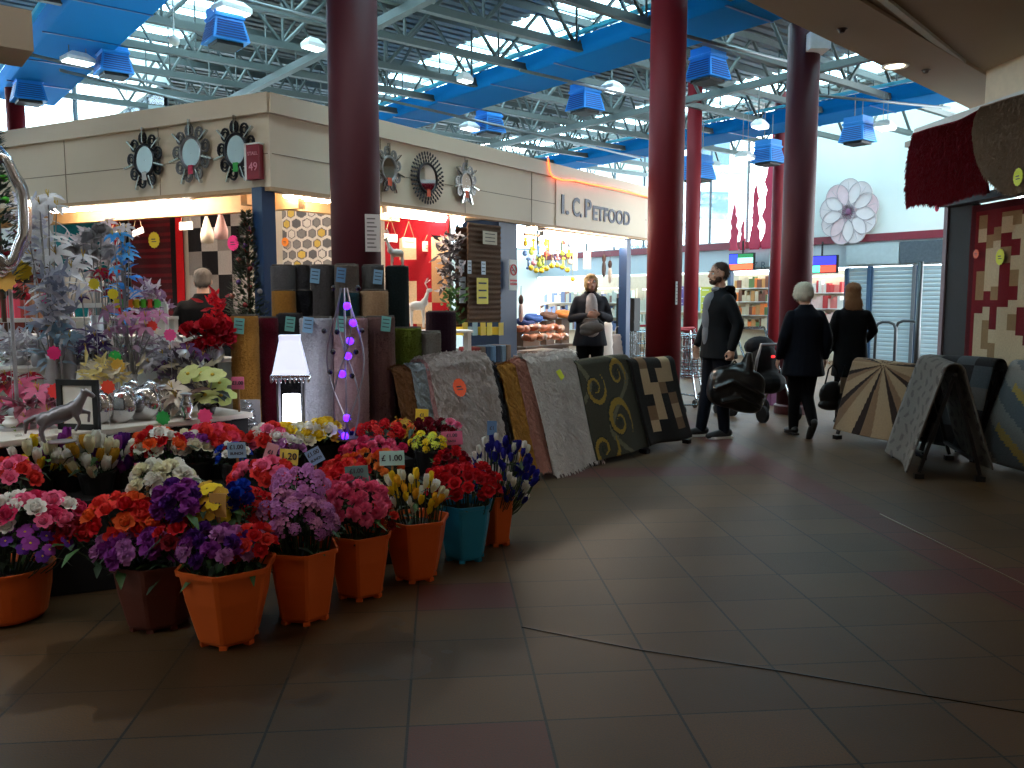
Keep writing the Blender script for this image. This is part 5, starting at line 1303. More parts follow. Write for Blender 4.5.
def trolley(px, Y, rz, lab):
    root = empty('shopping_trolley', XY(px, Y), rz, lab, 'trolley')
    mb = MB(); w_, l_, z0, z1 = .46, .62, .45, .95
    for i in range(9):
        t_ = i/8; x = -w_/2+w_*t_
        mb.tube([(x,-l_/2,z0+.05),(x,-l_/2-.04,z1)], .006, 4); mb.tube([(x,l_/2,z0),(x,l_/2,z1)], .006, 4); mb.tube([(x,-l_/2,z0+.05),(x,l_/2,z0)], .006, 4)
    for i in range(9):
        y = -l_/2+l_*i/8
        for s in (-1, 1): mb.tube([(s*w_/2,y,z0),(s*w_/2,y,z1)], .006, 4)
    for z in (z0+.02, .6, .78, z1): mb.tube([(-w_/2,-l_/2,z),(w_/2,-l_/2,z),(w_/2,l_/2,z),(-w_/2,l_/2,z)], .008, 5, closed=True)
    mb.build('wire_basket', chrome, root)
    mb = MB()
    for s in (-1, 1): mb.tube([(s*w_/2,l_/2+.08,1.02),(s*w_/2,l_/2,z0),(s*w_/2,.2,.12),(s*w_/2,-l_/2,.12)], .013, 6)
    mb.tube([(-w_/2,-l_/2,.12),(w_/2,-l_/2,.12)], .012, 6); mb.build('chassis', chrome, root)
    mb = MB(); mb.tube([(-w_/2,l_/2+.08,1.02),(w_/2,l_/2+.08,1.02)], .018, 8); mb.build('handle', mat('trolley_handle', (150,30,40), .5), root)
    wm_ = MB(); wm_.tube([(-.012,0,.055),(.012,0,.055)], .055, 12); f = None
    for x in (-w_/2, w_/2):
        for y in (-l_/2, .22):
            if f is None: f = q = wm_.build('wheel', K('black'), root)
            else: q = f.copy(); col.objects.link(q)
            q.location = (x, y, 0)
trolley(689, 10.6, .3, 'wire shopping trolley between the red pillar and the man'); trolley(700, 11.5, .5, 'wire shopping trolley behind the nearer trolley, by the man')
trolley(644, 12.6, .2, 'wire shopping trolley seen beneath the pet food sign, left of the red pillar')
# pushchair
root = empty('pushchair', XY(765, 9.9), .35, 'black and grey pushchair with a small red light, behind the man', 'pushchair')
bm = mat('push_black', (14,14,16), .8, spec=.15); mb = MB()
mb.ball((0,.02,.62), (.2,.16,.3)); mb.ball((0,-.1,.45), (.19,.22,.14)); fuse(mb, 'seat', bm, root, .014, 3)
mb = MB(); mb.ball((0,.10,.86), (.20,.16,.13)); fuse(mb, 'canopy', mat('push_grey', (22,22,26), .8, spec=.15), root, .014, 2)
mb = MB()
for s in (-1, 1): mb.tube([(s*.22,.32,1.08),(s*.22,.1,.75),(s*.22,-.28,.14)], .014, 6); mb.tube([(s*.22,.05,.7),(s*.22,.28,.12)], .014, 6)
mb.tube([(-.22,.32,1.08),(.22,.32,1.08)], .016, 6); mb.build('frame', chrome, root)
mb = MB(); mb.tube([(-.19,-.03,.34),(-.20,-.13,.74),(-.14,-.12,.9),(.14,-.12,.9),(.20,-.13,.74),(.19,-.03,.34)], .018, 6); mb.build('trim_tube', mat('push_grey2', (120,120,124), .4), root)
w1 = MB(); w1.tube([(-.02,0,.1),(.02,0,.1)], .1, 16); f = None
for x in (-.23, .23):
    for y in (-.3, .3):
        if f is None: f = q = w1.build('wheel', bm, root)
        else: q = f.copy(); col.objects.link(q)
        q.location = (x, y, 0)
mb = MB(); mb.ball((-.03,-.2,.76), (.03,.01,.014)); mb.build('red_light', emit('red_led', (255,40,40), 2.5), root)
mb = MB(); mb.box((0,0,.11), (.42,.3,.22)); mb.box((0,0,.225), (.44,.32,.02)); o = mb.build('purple_crate', mat('crate_purple', (96,40,84), .6), bevel=.01); o.location = XY(781, 11.3); o.rotation_euler = (0,0,.2); tag(o, 'low purple box on the floor behind the man\'s bag', 'box')
# buildings beyond the windows
def outside(a, b, w_, h_, d_, c, lab, rows, cols_):
    root = empty('outside_building', AB(a, b, 0), RA, lab, 'building')
    mb = MB(); mb.box((0,0,h_/2), (w_, d_, h_)); mb.build('walls', mat('bld_%d_%d' % c[:2], c, .8), root)
    mb = MB(); wn = MB(); wn.box((0,0,0), (w_/cols_*.5, .1, .9)); f = None
    for i in range(cols_):
        for jx in range(rows):
            if f is None: f = q = wn.build('window', mat('bld_glass', (84,110,124), .2), root)
            else: q = f.copy(); col.objects.link(q)
            q.location = (-w_/2+w_*(i+.5)/cols_, -d_/2-.03, 3.0+jx*1.7)
    mb = MB()
    for jx in range(rows): mb.box((0, -d_/2-.1, 2.25+jx*1.7), (w_, .2, .16))
    mb.build('ledge', mat('bld_ledge', (196,200,198), .8), root)
def outside2(pxa, pxb, Y, lab):
    A, B_ = XY(pxa, Y), XY(pxb, Y*1.03); d = B_-A; root = empty('outside_building', (A+B_)/2, atan2(d.y, d.x), lab, 'building'); w_ = d.length
    mb = MB(); mb.box((0, 3, 4.2), (w_, 6, 8.4)); mb.build('walls', mat('bld_wall', (214,218,216), .8), root)
    wn = MB(); wn.box((0,0,0), (1.5, .1, 1.1)); f = None; n = max(2, int(w_/3))
    for i in range(n):
        for jx in range(3):
            if f is None: f = q = wn.build('window', mat('bld_glass', (70,96,112), .2), root)
            else: q = f.copy(); col.objects.link(q)
            q.location = (-w_/2+w_*(i+.5)/n, -.03, 3.1+jx*2.2)
    for jx in range(3):
        mb = MB(); mb.box((0, -.25, 2.3+jx*2.2), (w_, .5, .22)); mb.build('balcony_ledge', mat('bld_ledge', (150,166,150), .8), root)
outside2(600, 742, 34, 'pale building with dark windows seen through the far left glazing beside the red column')

# ------------------------------------------------------------------ fittings hanging under the roof
def heater(px, py, Y, s, lab):
    c = P(px, py, Y); root = empty('blue_heater', c, RA, lab, 'heater', None); m = mat('heater_blue', (30,140,226), .5, var=.05)
    hh = s*.5
    def sq(r, z, r2=None): r2 = r2 or r; return [V((-r,-r2,z)), V((r,-r2,z)), V((r,r2,z)), V((-r,r2,z))]
    mb = MB(); mb.rings([sq(s*.56, -hh), sq(s*.42, hh*.25), sq(s*.42, hh*.3), sq(s*.46, hh*.34), sq(s*.46, hh*.5), sq(s*.42, hh*.54), sq(s*.42, hh)]); mb.build('hood', m, root)
    mb = MB()
    for i in range(7):
        z = -hh+.03+i*hh*1.1/7; rr = s*(.56-.14*(z+hh)/(hh*1.25)); mb.box((0,-rr-.004,z), (rr*1.7,.012,.012)); mb.box((-rr-.004,0,z), (.012,rr*1.7,.012))
    mb.build('louvres', mat('heater_dark', (12,74,150), .5), root)
    mb = MB(); mb.box((0,0,-hh-.02), (s*.8,s*.8,.04)); mb.build('outlet', K('black'), root)
    for x in (-1, 1): mb = MB(); mb.tube([(x*s*.3,0,hh),(x*s*.3,0,hh+max(.05, ZT0-c.z-hh))], .008, 5); mb.build('hanger', mat('conduit', (120,128,130), .4, .4), root)
for px, py, Y, s, lab in ((28, 88, 13.0, .38, 'blue heater unit above the thin red column, far upper left'), (113, 60, 11.5, .36, 'blue heater unit second from the left'), (225, 27, 9.4, .34, 'blue heater unit left of near maroon pillar top'),
    (489, 122, 15.5, .38, 'blue heater unit above the round beaded mirror'), (585, 98, 13.5, .38, 'blue heater unit above the pet food sign left side'), (708, 65, 11.6, .38, 'large blue heater unit right of the red pillar'),
    (698, 168, 16.0, .42, 'blue heater unit in front of the far windows'), (768, 152, 15.4, .38, 'blue heater unit left of the far maroon pillar'), (858, 130, 14.2, .38, 'blue heater unit above the flower wall art')):
    heater(px, py, Y, s*1.06, lab)
lampf = emit('bay_lamp', (240,250,255), 4)
def bay(px, py, Y, w_, lab):
    c = P(px, py, Y); root = empty('bay_light', c, RA+.2, lab, 'light fitting')
    mb = MB(); mb.rings([[V((x*w_, y*w_, z)) for x, y in ((-.5,-.32),(.5,-.32),(.5,.32),(-.5,.32))] for z in (0, .05)]+[[V((x*w_, y*w_, .12)) for x, y in ((-.25,-.16),(.25,-.16),(.25,.16),(-.25,.16))]]); mb.build('housing', K('white'), root)
    mb = MB(); mb.box((0,0,-.01), (w_*.9,w_*.56,.015)); mb.build('diffuser', lampf, root)
    for x in (-.3, .3): mb = MB(); mb.tube([(x*w_,0,.1),(x*w_,0,max(.15, ZT0-c.z))], .006, 5); mb.build('hanger_rod', mat('conduit', (120,128,130), .4, .4), root)
for px, py, Y, w_, lab in ((232, 12, 9.3, .36, 'white bay light beside the blue heater left of near pillar'), (78, 62, 11.2, .36, 'white bay light at upper left between two heaters'), (313, 48, 11.0, .26, 'white bay light just left of the near maroon pillar'),
    (613, 90, 13.0, .34, 'white bay light right of the heater above the pet food sign'), (465, 81, 12.6, .22, 'small bright bay light under roof right of the near pillar'), (470, 129, 15.3, .34, 'white bay light left of the heater above beaded mirror'),
    (885, 128, 14.0, .4, 'white bay light at upper right beside the heater over the wall art'), (745, 158, 15.2, .36, 'white bay light left of the heater near far pillar'), (760, 127, 14.0, .3, 'small bay light against the farthest blue duct')):
    bay(px, py, Y, w_, lab)
def con(pa, pb, lab, r=.022): pipe(pa, pb, r, lab)
zc = ZT0-.24
con(G(60, 70, zc), G(340, 140, zc), 'long grey conduit crossing at upper left in front of the blue duct'); con(G(-10, 45, zc), G(190, 92, zc), 'grey conduit at far upper left above the second heater'); con(G(235, -2, zc), G(330, 22, zc), 'grey conduit above the heater left of near pillar')
con(G(378, 98, zc), G(640, 158, zc), 'grey conduit running right above the mirrors toward the red pillar'); con(G(520, 70, zc), G(650, 100, zc), 'grey conduit above the heaters near the pet food sign'); con(G(682, 35, zc), G(790, 62, zc), 'grey conduit between the red pillar and the far maroon one')
con(G(815, 95, zc), G(950, 108, zc), 'grey conduit in front of the farthest duct at right')
# camera dome and downlight
c = P(174, 40, 9.2); root = empty('security_camera', c, 0, 'small white dome security camera hanging on a thin rod at upper left', 'camera')
mb = MB(); mb.lathe([(.0,-.06),(.05,-.045),(.06,0),(.05,.03),(.02,.05)], 14); mb.build('dome', K('white'), root, smooth=True)
mb = MB(); mb.tube([(0,0,.05),(0,0,max(.3, ZT0-c.z))], .009, 5); mb.build('rod', K('white'), root)
def down(p, lab):
    root = empty('downlight', p, 0, lab, 'light fitting')
    mb = MB(); mb.lathe([(.085,.0),(.12,-.012),(.13,0)], 24); mb.build('trim_ring', K('white'), root)
    mb = MB(); mb.lathe([(.0,-.006),(.085,-.006),(.085,.0)], 24); mb.build('lens', emit('down_lamp', (255,236,206), 9), root)
down(G(895, 66, ZS-.035), 'round glowing downlight in the beige soffit at upper right')
DL = [(2.9,3.05,'beyond the upper frame edge'),(.3,2.8,'second from it towards the camera'),(-2.3,2.5,'third in the edge row'),(6.0,.9,'over the right hand racks'),(3.2,.9,'in the inner row, over the walkway'),(.6,.9,'in the inner row, just ahead of the camera'),(-2.2,.9,'in the inner row, left of the camera'),(3.2,-1.8,'in the back row, right'),(.4,-1.8,'in the back row, behind the camera'),(-2.6,-1.8,'in the back row, left')]
for a, b, lab in DL:
    p = AB(a, b, ZS-.035 if b > 2.4 else ZS-.002); down(p, 'warm downlight in the low soffit '+lab)
    li = bpy.data.lights.new('downlight_glow', 'AREA'); li.shape = 'DISK'; li.size = .17; li.energy = DOWNW; li.color = (1, .84, .64); li.spread = pi*.95
    lo = bpy.data.objects.new('downlight_glow', li); col.objects.link(lo); lo.location = (0, 0, -.03); lo.parent = col.objects[[o.name for o in col.objects if o.name.startswith('downlight')][0]] if False else [o for o in col.objects if o.type == 'EMPTY' and o.name.split('.')[0] == 'downlight'][-1]
for i, px in enumerate((842, 926)):
    p = G(px, 29 if i == 0 else 70, ZS-.035); mb = MB(); mb.lathe([(.0,-.03),(.02,-.03),(.028,-.01),(.045,0)], 12); o = mb.build('sprinkler', mat('sprinkler', (70,54,44), .5)); o.location = p; tag(o, ['small brown sprinkler head in the soffit above far maroon pillar', 'small sprinkler head in the soffit right of the downlight'][i], 'sprinkler')
# ------------------------------------------------------------------ rugs hung inside the stall
def wallrug(fr, pxa, pxb, pyt, pyb, off, mats, colf, lab, nu=24, nv=36, star_=None, wave=.01, tilt=0):
    pm = (pxa+pxb)/2; sa = fr.hit(pxa, pyt, off)[0]; sb = fr.hit(pxb, pyt, off)[0]; zt, zb_ = fr.hit(pm, pyt, off)[1], fr.hit(pm, pyb, off)[1]
    o0 = fr.pt((sa+sb)/2, off, zb_); w_ = abs(sb-sa); h_ = zt-zb_
    fn = lambda u, v: V(((u-.5)*w_, wave*sin(u*13+v*2), v*h_)); mb = MB(); sheet(mb, fn, nu, nv, .01, colf)
    o = mb.build('hanging_rug', mats); o.location = o0; o.rotation_euler = (0, tilt, fr.rx); tag(o, lab, 'rug')
    for (px, py, r, c) in (star_ or []):
        s, z = fr.hit(px, py, off+.03); q = price_star(o, (0,0,0), 0, r, c, n=14, k=.92); p_ = fr.pt(s, off+.03, z)-o0; q.location = Matrix.Rotation(-fr.rx, 3, 'Z')@p_
    return o
gA, gB, gC = rug_mat('ckgrey', (176,170,168)), rug_mat('ckblack', (26,24,28)), rug_mat('ckmid', (138,132,130))
ck = lambda u, v: [[0,1,2,0],[1,0,1,2],[0,2,1,0],[2,1,0,1],[1,0,2,1],[0,1,1,2]][int(v*6*.999)][int(u*4*.999)]
wallrug(FB, 186, 246, 203, 345, .05, [gA, gB, gC], ck, 'grey and black checked rug hanging behind the grey haired person', star_=[(233, 243, .09, (240,50,150))])
st = lambda u, v: 1 if u > .86 else (2 if u > .80 else (0 if (v*14) % 1 < .6 else 3))
wallrug(FB, 128, 181, 208, 320, .05, [rug_mat('dkwine', (70,14,22)), rug_mat('hotred', (196,22,30)), rug_mat('blk', (18,14,16)), rug_mat('wine2', (104,18,28))], st, 'dark wine red ribbed rug with bright red border hanging in stall', star_=[(154, 240, .10, (236,220,40))])
wallrug(FB, 106, 126, 210, 320, .05, [rug_mat('blk', (18,14,16)), rug_mat('hotred', (196,22,30))], lambda u, v: 1 if .15 < u < .6 else 0, 'narrow bright red and black rug between teal and wine rugs')
wallrug(FB, 52, 104, 214, 318, .05, [rug_mat('teal', (22,122,128))], None, 'teal rug hanging at left above the silver sprays')
wallrug(FB, -10, 50, 250, 345, .06, [rug_mat('rust', (120,40,24)), rug_mat('rustd', (70,40,20))], lambda u, v: int(u*6) % 2, 'rust brown striped rug at far left of the stall wall')
def hexf(u, v):
    x, y = u*5.2, v*6.4; r = int(y); xx = x+(.5 if r % 2 else 0); c = int(xx); fx, fy = xx-c-.5, y-r-.5; d = max(abs(fx), abs(fx)*.5+abs(fy)*.86)
    if d > .42: return 0
    if d > .34: return 3
    return [1, 0, 2, 1, 3][(c*2+r*3) % 5]
wallrug(FB, 281, 334, 203, 270, .05, [rug_mat('hxwhite', (216,212,208)), rug_mat('hxgrey', (128,128,130)), rug_mat('hxyellow', (206,178,90)), rug_mat('hxdark', (96,98,104))], hexf, 'white rug with grey and yellow hexagons left of the near pillar', nu=70, nv=80, star_=[(285, 242, .05, (240,140,40))])
rc = {(i, j): random.Random(i*7+j*13+3).choice([0,1,1,2]) for i in range(4) for j in range(5)}
wallrug(FB, 384, 448, 216, 345, .05, [rug_mat('crimsonb', (150,22,34)), rug_mat('sandb', (206,180,146)), rug_mat('camelb', (170,132,96))], lambda u, v: 0 if v > .82 else rc[(int(u*3.99), int(v/.82*4.99))], 'crimson, sand and camel block rug hanging right of the near pillar')
# unseen ceiling tubes added to brighten the stall interior
def added_tube(p, rz, L, lab):
    root = empty('tube_light', p, rz, lab, 'light fitting'); mb = MB(); mb.box((0,0,.05),(L,.08,.05)); mb.build('batten', K('white'), root)
    mb = MB(); mb.tube([(-L/2+.03,0,0),(L/2-.03,0,0)], .02, 8); mb.build('tube', emit('added_tube_glow', (255,238,220), 26), root)
added_tube(FLt.pt(1.3, -1.2, 2.53), FLt.rx, 1.5, 'ceiling tube inside the stall above the checked rug'); added_tube(FLt.pt(3.0, -1.2, 2.53), FLt.rx, 1.5, 'unseen ceiling tube added to brighten the stall above the teal rug')
added_tube(FRt.pt(4.2, -1.2, 2.53), FRt.rx, 1.5, 'unseen ceiling tube added to brighten the pet food bay')
# plaques and little bags hanging from the lintel
stringm = mat('string', (150,120,90), .8)
def plaque(fr, px, py, w_, h_, off, lab, c=(236,230,222), tilt=0, lines=1):
    s, z = fr.hit(px, py, off); root = empty('hanging_plaque', fr.pt(s, off, z), fr.rx, lab, 'hanging sign')
    mb = MB(); mb.box((0,0,0), (w_, .012, h_), M=Matrix.Rotation(tilt, 3, 'Y')); mb.build('board', mat('card_%d_%d_%d' % c, c, .6, var=.03), root, bevel=.002)
    mb = MB(); mb.tube([(-w_*.4,0,h_*.5), (0,0,h_*.5+.16), (w_*.4,0,h_*.5)], .0035, 4); mb.build('string', stringm, root)
    mb = MB()
    for i in range(lines): mb.box((0,-.008,.01-.03*i), (w_*.7,.002,h_*.12), M=Matrix.Rotation(tilt, 3, 'Y'))
    mb.build('written_line', mat('ink_soft', (170,150,140), .7), root)
plaque(FLt, 117, 231, .16, .055, -.45, 'leftmost small white plaque hanging from the wood lintel', tilt=-.05)
plaque(FLt, 138, 232, .15, .055, -.45, 'tilted white plaque hanging from the lintel before the wine red rug', tilt=-.25)
plaque(FLt, 186, 226, .16, .07, -.45, 'white plaque hanging from lintel at the edge of checked rug')
for px, py, c, lab in ((207, 230, (226,214,190), 'cream fabric ornament hanging before the checked rug'), (221, 226, (226,180,176), 'pale pink fabric ornament hanging before the checked rug')):
    s, z = FLt.hit(px, py, -.45); root = empty('hanging_ornament', FLt.pt(s, -.45, z), FLt.rx, lab, 'ornament')
    mb = MB(); mb.lathe([(.0,-.12),(.055,-.11),(.06,-.04),(.03,.06),(.012,.12)], 12); mb.build('cloth_bag', mat('cloth_%d' % c[1], c, .8, bump=.3), root, smooth=True)
    mb = MB(); mb.tube([(-.02,0,.1),(0,0,.22),(.02,0,.1)], .003, 4); mb.build('string', stringm, root)
plaque(FRt, 390.5, 238, .18, .075, -.3, 'white plaque just right of the near pillar, half hidden'); plaque(FRt, 409, 243, .19, .10, -.3, 'cream square plaque hanging second in front of the crimson block rug', c=(238,222,196)); plaque(FRt, 431.5, 247, .27, .10, -.3, 'wide cream plaque hanging rightmost in front of the crimson block rug', c=(240,228,204), lines=2)
# white deer and bunny ornaments on a shelf
deerm = mat('ornament_white', (232,224,216), .5, var=.05)
def deer(px, py, Y, s, lab, flip=1):
    root = empty('deer_ornament', P(px, py, Y), .2, lab, 'ornament')
    mb = MB(); mb.ball((0,0,.26), (.10,.045,.055)); mb.ball((.09*flip,0,.30), (.045,.03,.05)); mb.tube([(.09*flip,0,.3),(.13*flip,0,.42)], [.03,.018], 8); mb.ball((.15*flip,0,.44), (.04,.02,.022))
    for x in (-.07, -.05, .06, .08): mb.tube([(x,.01,.24),(x*1.1,0,.12),(x*1.05,0,0)], [.016,.009,.008], 6)
    mb.xf(Matrix.Scale(s, 4)); fuse(mb, 'body', deerm, root, .007, 1)
    mb = MB()
    for q in (-1, 1): mb.tube([(.13*flip,q*.01,.46),(.10*flip,q*.03,.52),(.13*flip,q*.05,.58)], .005, 5); mb.tube([(.11*flip,q*.03,.52),(.16*flip,q*.04,.56)], .004, 5)
    mb.xf(Matrix.Scale(s, 4)); mb.build('antlers', deerm, root)
deer(417, 328, 7.3, .75, 'white deer ornament standing before the crimson block rug'); deer(397, 272, 6.9, .6, 'small white deer ornament perched above the dark rolled rug', -1)
mb = MB(); mb.box((0,0,0), (.9,.3,.02)); sroot = empty('display_shelf', P(420, 330, 7.3)-V((0,0,.012)), .2, 'white shelf carrying the white deer in front of the block rug', 'shelf'); mb.build('board', K('white'), sroot)
for x in (-.42, .42): mb = MB(); mb.box((x,0,-.56), (.03,.25,1.1)); mb.build('side_panel', K('white'), sroot)
# small wreath garland and sprig
def garland(px, py, Y, w_, h_, n, cols, lab, cat='garland', seed=1, size=.04, name='garland'):
    root = empty(name, P(px, py, Y), 0, lab, cat); r2 = random.Random(seed)
    mb = MB(); ms = [mat('gar_%d_%d_%d' % c, tuple(min(245, int(x*1.2)) for x in c), .5, 0, var=.2, lucent=.4) for c in cols]
    for k in range(n):
        p_ = V((r2.gauss(0,.35)*w_, r2.gauss(0,.3)*w_*.6, r2.uniform(-.5,.5)*h_)); mb.m = k % len(cols); a = r2.random()*6.28
        mb.petal(p_, (cos(a), sin(a)*.5, r2.uniform(-1,1)), (0,-1,.3), size*(1+r2.random()), size*.5, curl=.5, tipw=.2, seg=2)
    mb.m = 0; mb.tube([(0,0,-h_/2),(0,0,h_/2)], .006, 5); g = mb.build('foliage', ms, root); return root
garland(450, 262, 8.1, .16, .55, 150, [(70,66,70),(150,146,150),(40,36,40)], 'grey and silver leaf garland hanging at right end of the block rug', seed=3, size=.06)
garland(451, 308, 7.9, .14, .35, 70, [(60,92,42),(44,70,34)], 'green leafy sprig hanging below the grey garland', seed=4, size=.06)
# decorated slim christmas tree by the corner post
def tree(px, pyb, pyt, Y, r, lab, cols, n=520, zb=None):
    b, t_ = P(px, pyb, Y), P(px, pyt, Y); h_ = t_.z-b.z; root = empty('christmas_tree', b, 0, lab, 'christmas tree'); r2 = random.Random(px)
    mb = MB(); ms = [mat('tree_needle', (34,58,36), .7, var=.35), mat('tree_needle2', (70,84,66), .7, var=.3)]
    for k in range(n*3):
        q = r2.random()**1.3; a = r2.random()*6.28; rr = r*(1-q)*(.3+.7*r2.random())+.01; mb.m = k % 2
        mb.petal((rr*cos(a), rr*sin(a), q*h_), (cos(a), sin(a), r2.uniform(-.3,.5)), (0,0,1), .05, .018, curl=.3, tipw=.1, seg=2)
    mb.build('branches', ms, root)
    mb = MB(); mb.tube([(0,0,-.12),(0,0,h_*.97)], .012, 6); mb.build('trunk', K('brown'), root)
    bl_ = MB(); bl_.ball((0,0,0), .022, 8, 6); mm = {}
    for k in range(22):
        q = (k+.5)/23; a = k*2.4; c = cols[k % len(cols)]
        if c not in mm: mm[c] = bl_.mesh('bauble', mat('bauble_%d_%d_%d' % c, c, .25, .5), True)
        o = bpy.data.objects.new('bauble', mm[c]); col.objects.link(o); o.parent = root; o.location = (r*(1-q)*.95*cos(a), r*(1-q)*.95*sin(a), q*h_)
tree(250, 316, 212, 6.55, .17, 'slim decorated christmas tree beside the blue corner post', [(190,110,100),(200,190,190),(150,60,60),(120,90,150)])
mb = MB(); mb.box((0,0,.45),(.4,.35,.9)); mb.box((0,0,.91),(.44,.38,.03)); mb.box((0,-.18,.45),(.3,.01,.7)); o = mb.build('plinth_box', blk); p_ = P(250,316,6.55); o.location = (p_.x, p_.y, p_.z-.12-.925); tag(o, 'black box under the slim christmas tree', 'box')
tree(3, 300, 128, 4.55, .14, 'green tinsel tree with red baubles at the far left edge', [(180,30,50),(90,190,60),(220,200,200)], n=300)

# ------------------------------------------------------------------ ornament table
tabm = mat('table_white', (206,196,184), .6, var=.05)
A_, B_ = G(-90, 448, .75), G(214, 414, .75); d_ = B_-A_; troot = empty('display_table', ((A_+B_)/2).xy.to_3d()+V((-.15,.38,0)), atan2(d_.y, d_.x), 'long white topped table crowded with silver ornaments', 'table'); TL = d_.length
mb = MB(); mb.box((0,0,.735), (TL,.95,.03)); mb.build('table_top', tabm, troot, bevel=.004)
mb = MB(); mb.box((0,-.44,.36), (TL-.04,.02,.70)); mb.build('skirt', blk, troot)
lg = MB(); lg.box((0,0,.36), (.05,.05,.72)); f = None
for x in (-TL/2+.06, TL/2-.06):
    for y in (-.4, .42):
        if f is None: f = q = lg.build('leg', blk, troot)
        else: q = f.copy(); col.objects.link(q)
        q.location = (x, y, 0)
def riser(px, py, Y, w_, d, z1, lab, c=(206,200,192)):
    p_ = XY(px, Y); root = empty('display_riser', p_+V((0,0,.0)), atan2(d_.y, d_.x), lab, 'stand')
    mb = MB(); mb.box((0,0,z1-.012), (w_,d,.024)); mb.build('top', mat('riser_%d' % c[0], c, .6), root)
    for x in (-w_/2+.015, w_/2-.015): mb = MB(); mb.box((x,0,(z1-.024)/2), (.03,d-.02,z1-.024)); mb.build('side', mat('riser_%d' % c[0], c, .6), root)
riser(60, 0, 5.15, 1.5, .3, 1.02, 'white riser behind the ornament table, left'); riser(170, 0, 5.55, .9, .3, 1.02, 'white riser behind the ornament table, right')
riser(50, 0, 5.65, 1.7, .28, 1.30, 'taller white shelf at the back left of ornaments')
# ornament makers
silv = mat('silver_gloss', (206,206,210), .14, .9, var=.05); silvm = mat('silver_matt', (176,174,178), .4, .6, var=.15); vglass = glassy('vase_glass', (220,228,230), .3)
def vase(root, h_, r, m, z=0, kind=0):
    mb = MB(); prof = [(r*.6,0),(r*.75,.01),(r*.45,h_*.15),(r,h_*.45),(r*.95,h_*.6),(r*.5,h_*.88),(r*.7,h_),(r*.6,h_),(r*.4,h_*.86),(r*.2,h_*.2)] if kind == 0 else [(r*.7,0),(r*.72,.01),(r,h_),(r*.93,h_),(r*.6,.02)]
    mb.lathe(prof, 20); return mb.build('vase', m, root, smooth=True)
def spray(px, py, Y, zbase, kind, cols, n, rx, rz, size, vm, lab, vh=.2, vr=.05, leafc=None, cat='ornament', name='flower_arrangement'):
    c = P(px, py, Y); b = V((c.x, c.y, zbase)); root = empty(name, b, 0, lab, cat); r2 = random.Random(px*3+py)
    vase(root, vh, vr, vm, kind=px % 2); st_ = MB(); lf = MB()
    if leafc: leafc = tuple(min(240, int(x*1.25)) for x in leafc)
    for k in range(n):
        a = k*2.4; q = sqrt((k+.5)/n); p_ = V((rx*q*cos(a), rx*.7*q*sin(a), (c.z-zbase)+rz*(r2.uniform(-1,1)))); st_.tube([V((0,0,vh*.6)), V((p_.x*.3,p_.y*.3,vh+.3*(p_.z-vh))), p_], .004, 4, caps=False)
        o = bpy.data.objects.new(KINDNAME.get(kind, 'blossom'), bloom(kind, cols[k % len(cols)])); col.objects.link(o); o.parent = root; o.location = p_
        o.rotation_euler = (V((p_.x, p_.y-.25, .25+.3*r2.random()))).to_track_quat('Z', 'Y').to_euler(); s = size*(.8+.4*r2.random()); o.scale = (s, s, s)
    for k in range(n*3):
        a = r2.random()*6.28; q = r2.random(); lf.petal((rx*q*.7*cos(a), rx*.5*q*sin(a), vh+(c.z-zbase-vh)*(.3+.7*r2.random())), (cos(a), sin(a)*.6-.2, r2.uniform(-.2,.9)), (0,-.3,1), size*.9, size*.28, curl=-.4, tipw=.1, seg=3)
    st_.build('stems', mat('stem_silver', (140,138,136), .5, .3), root); lf.build('leaves', mat('lf_%d_%d_%d' % (leafc or (120,124,120)), leafc or (120,124,120), 0.55, 0, var=.2, lucent=.4), root)
    return root
S1c, S2c, S3c = (226,226,230), (190,186,190), (150,144,150)
spray(44, 218, 4.9, .75, 'lily', [S1c], 5, .10, .16, .15, silvm, 'tall silver white lily spray nearest the left edge', vh=.35, leafc=(196,196,204))
spray(62, 262, 5.0, .75, 'lily', [S1c, (236,232,236)], 5, .17, .06, .17, silvm, 'wide white poinsettia spray on a tall silver stem', vh=.55, leafc=(190,188,196))
spray(95, 243, 5.5, 1.02, 'carnation', [(150,146,148), S2c], 7, .16, .10, .15, silvm, 'fluffy grey blossom spray behind the red berries', vh=.3, leafc=(150,148,150))
spray(112, 240, 5.9, 1.02, 'lily', [(214,196,204), S2c], 8, .18, .14, .13, vglass, 'silver pink lily spray beside the blue flowers', vh=.3, leafc=(176,168,176))
spray(102, 268, 5.2, 1.02, 'lily', [(176,24,52)], 4, .05, .10, .09, vglass, 'thin crimson blossom stem among grey sprays', vh=.15, leafc=(120,30,50))
spray(123, 262, 5.15, 1.02, 'lily', [(64,150,214), (90,170,226)], 8, .07, .17, .11, vglass, 'bright blue lily stem standing tall', vh=.12, leafc=(60,130,190))
spray(88, 318, 4.9, .75, 'lily', [(66,44,92)], 4, .10, .18, .10, silvm, 'dark purple leaf and blossom spray, left centre', vh=.22, leafc=(60,44,84))
spray(130, 322, 5.05, .75, 'lily', [(186,104,150), (160,120,150), (196,140,170)], 9, .18, .09, .13, silvm, 'mauve pink lily spray at the middle of table', vh=.22, leafc=(130,110,126))
spray(55, 330, 4.95, .75, 'lily', [(130,160,184), (150,176,196)], 7, .15, .06, .12, silvm, 'icy blue lily spray behind the pink star', vh=.2, leafc=(130,150,166))
spray(30, 402, 4.35, .75, 'lily', [(216,116,146), (204,96,128), (222,140,160)], 7, .17, .10, .15, vglass, 'large pink lilies at the left end of the table', vh=.1, leafc=(110,60,70))
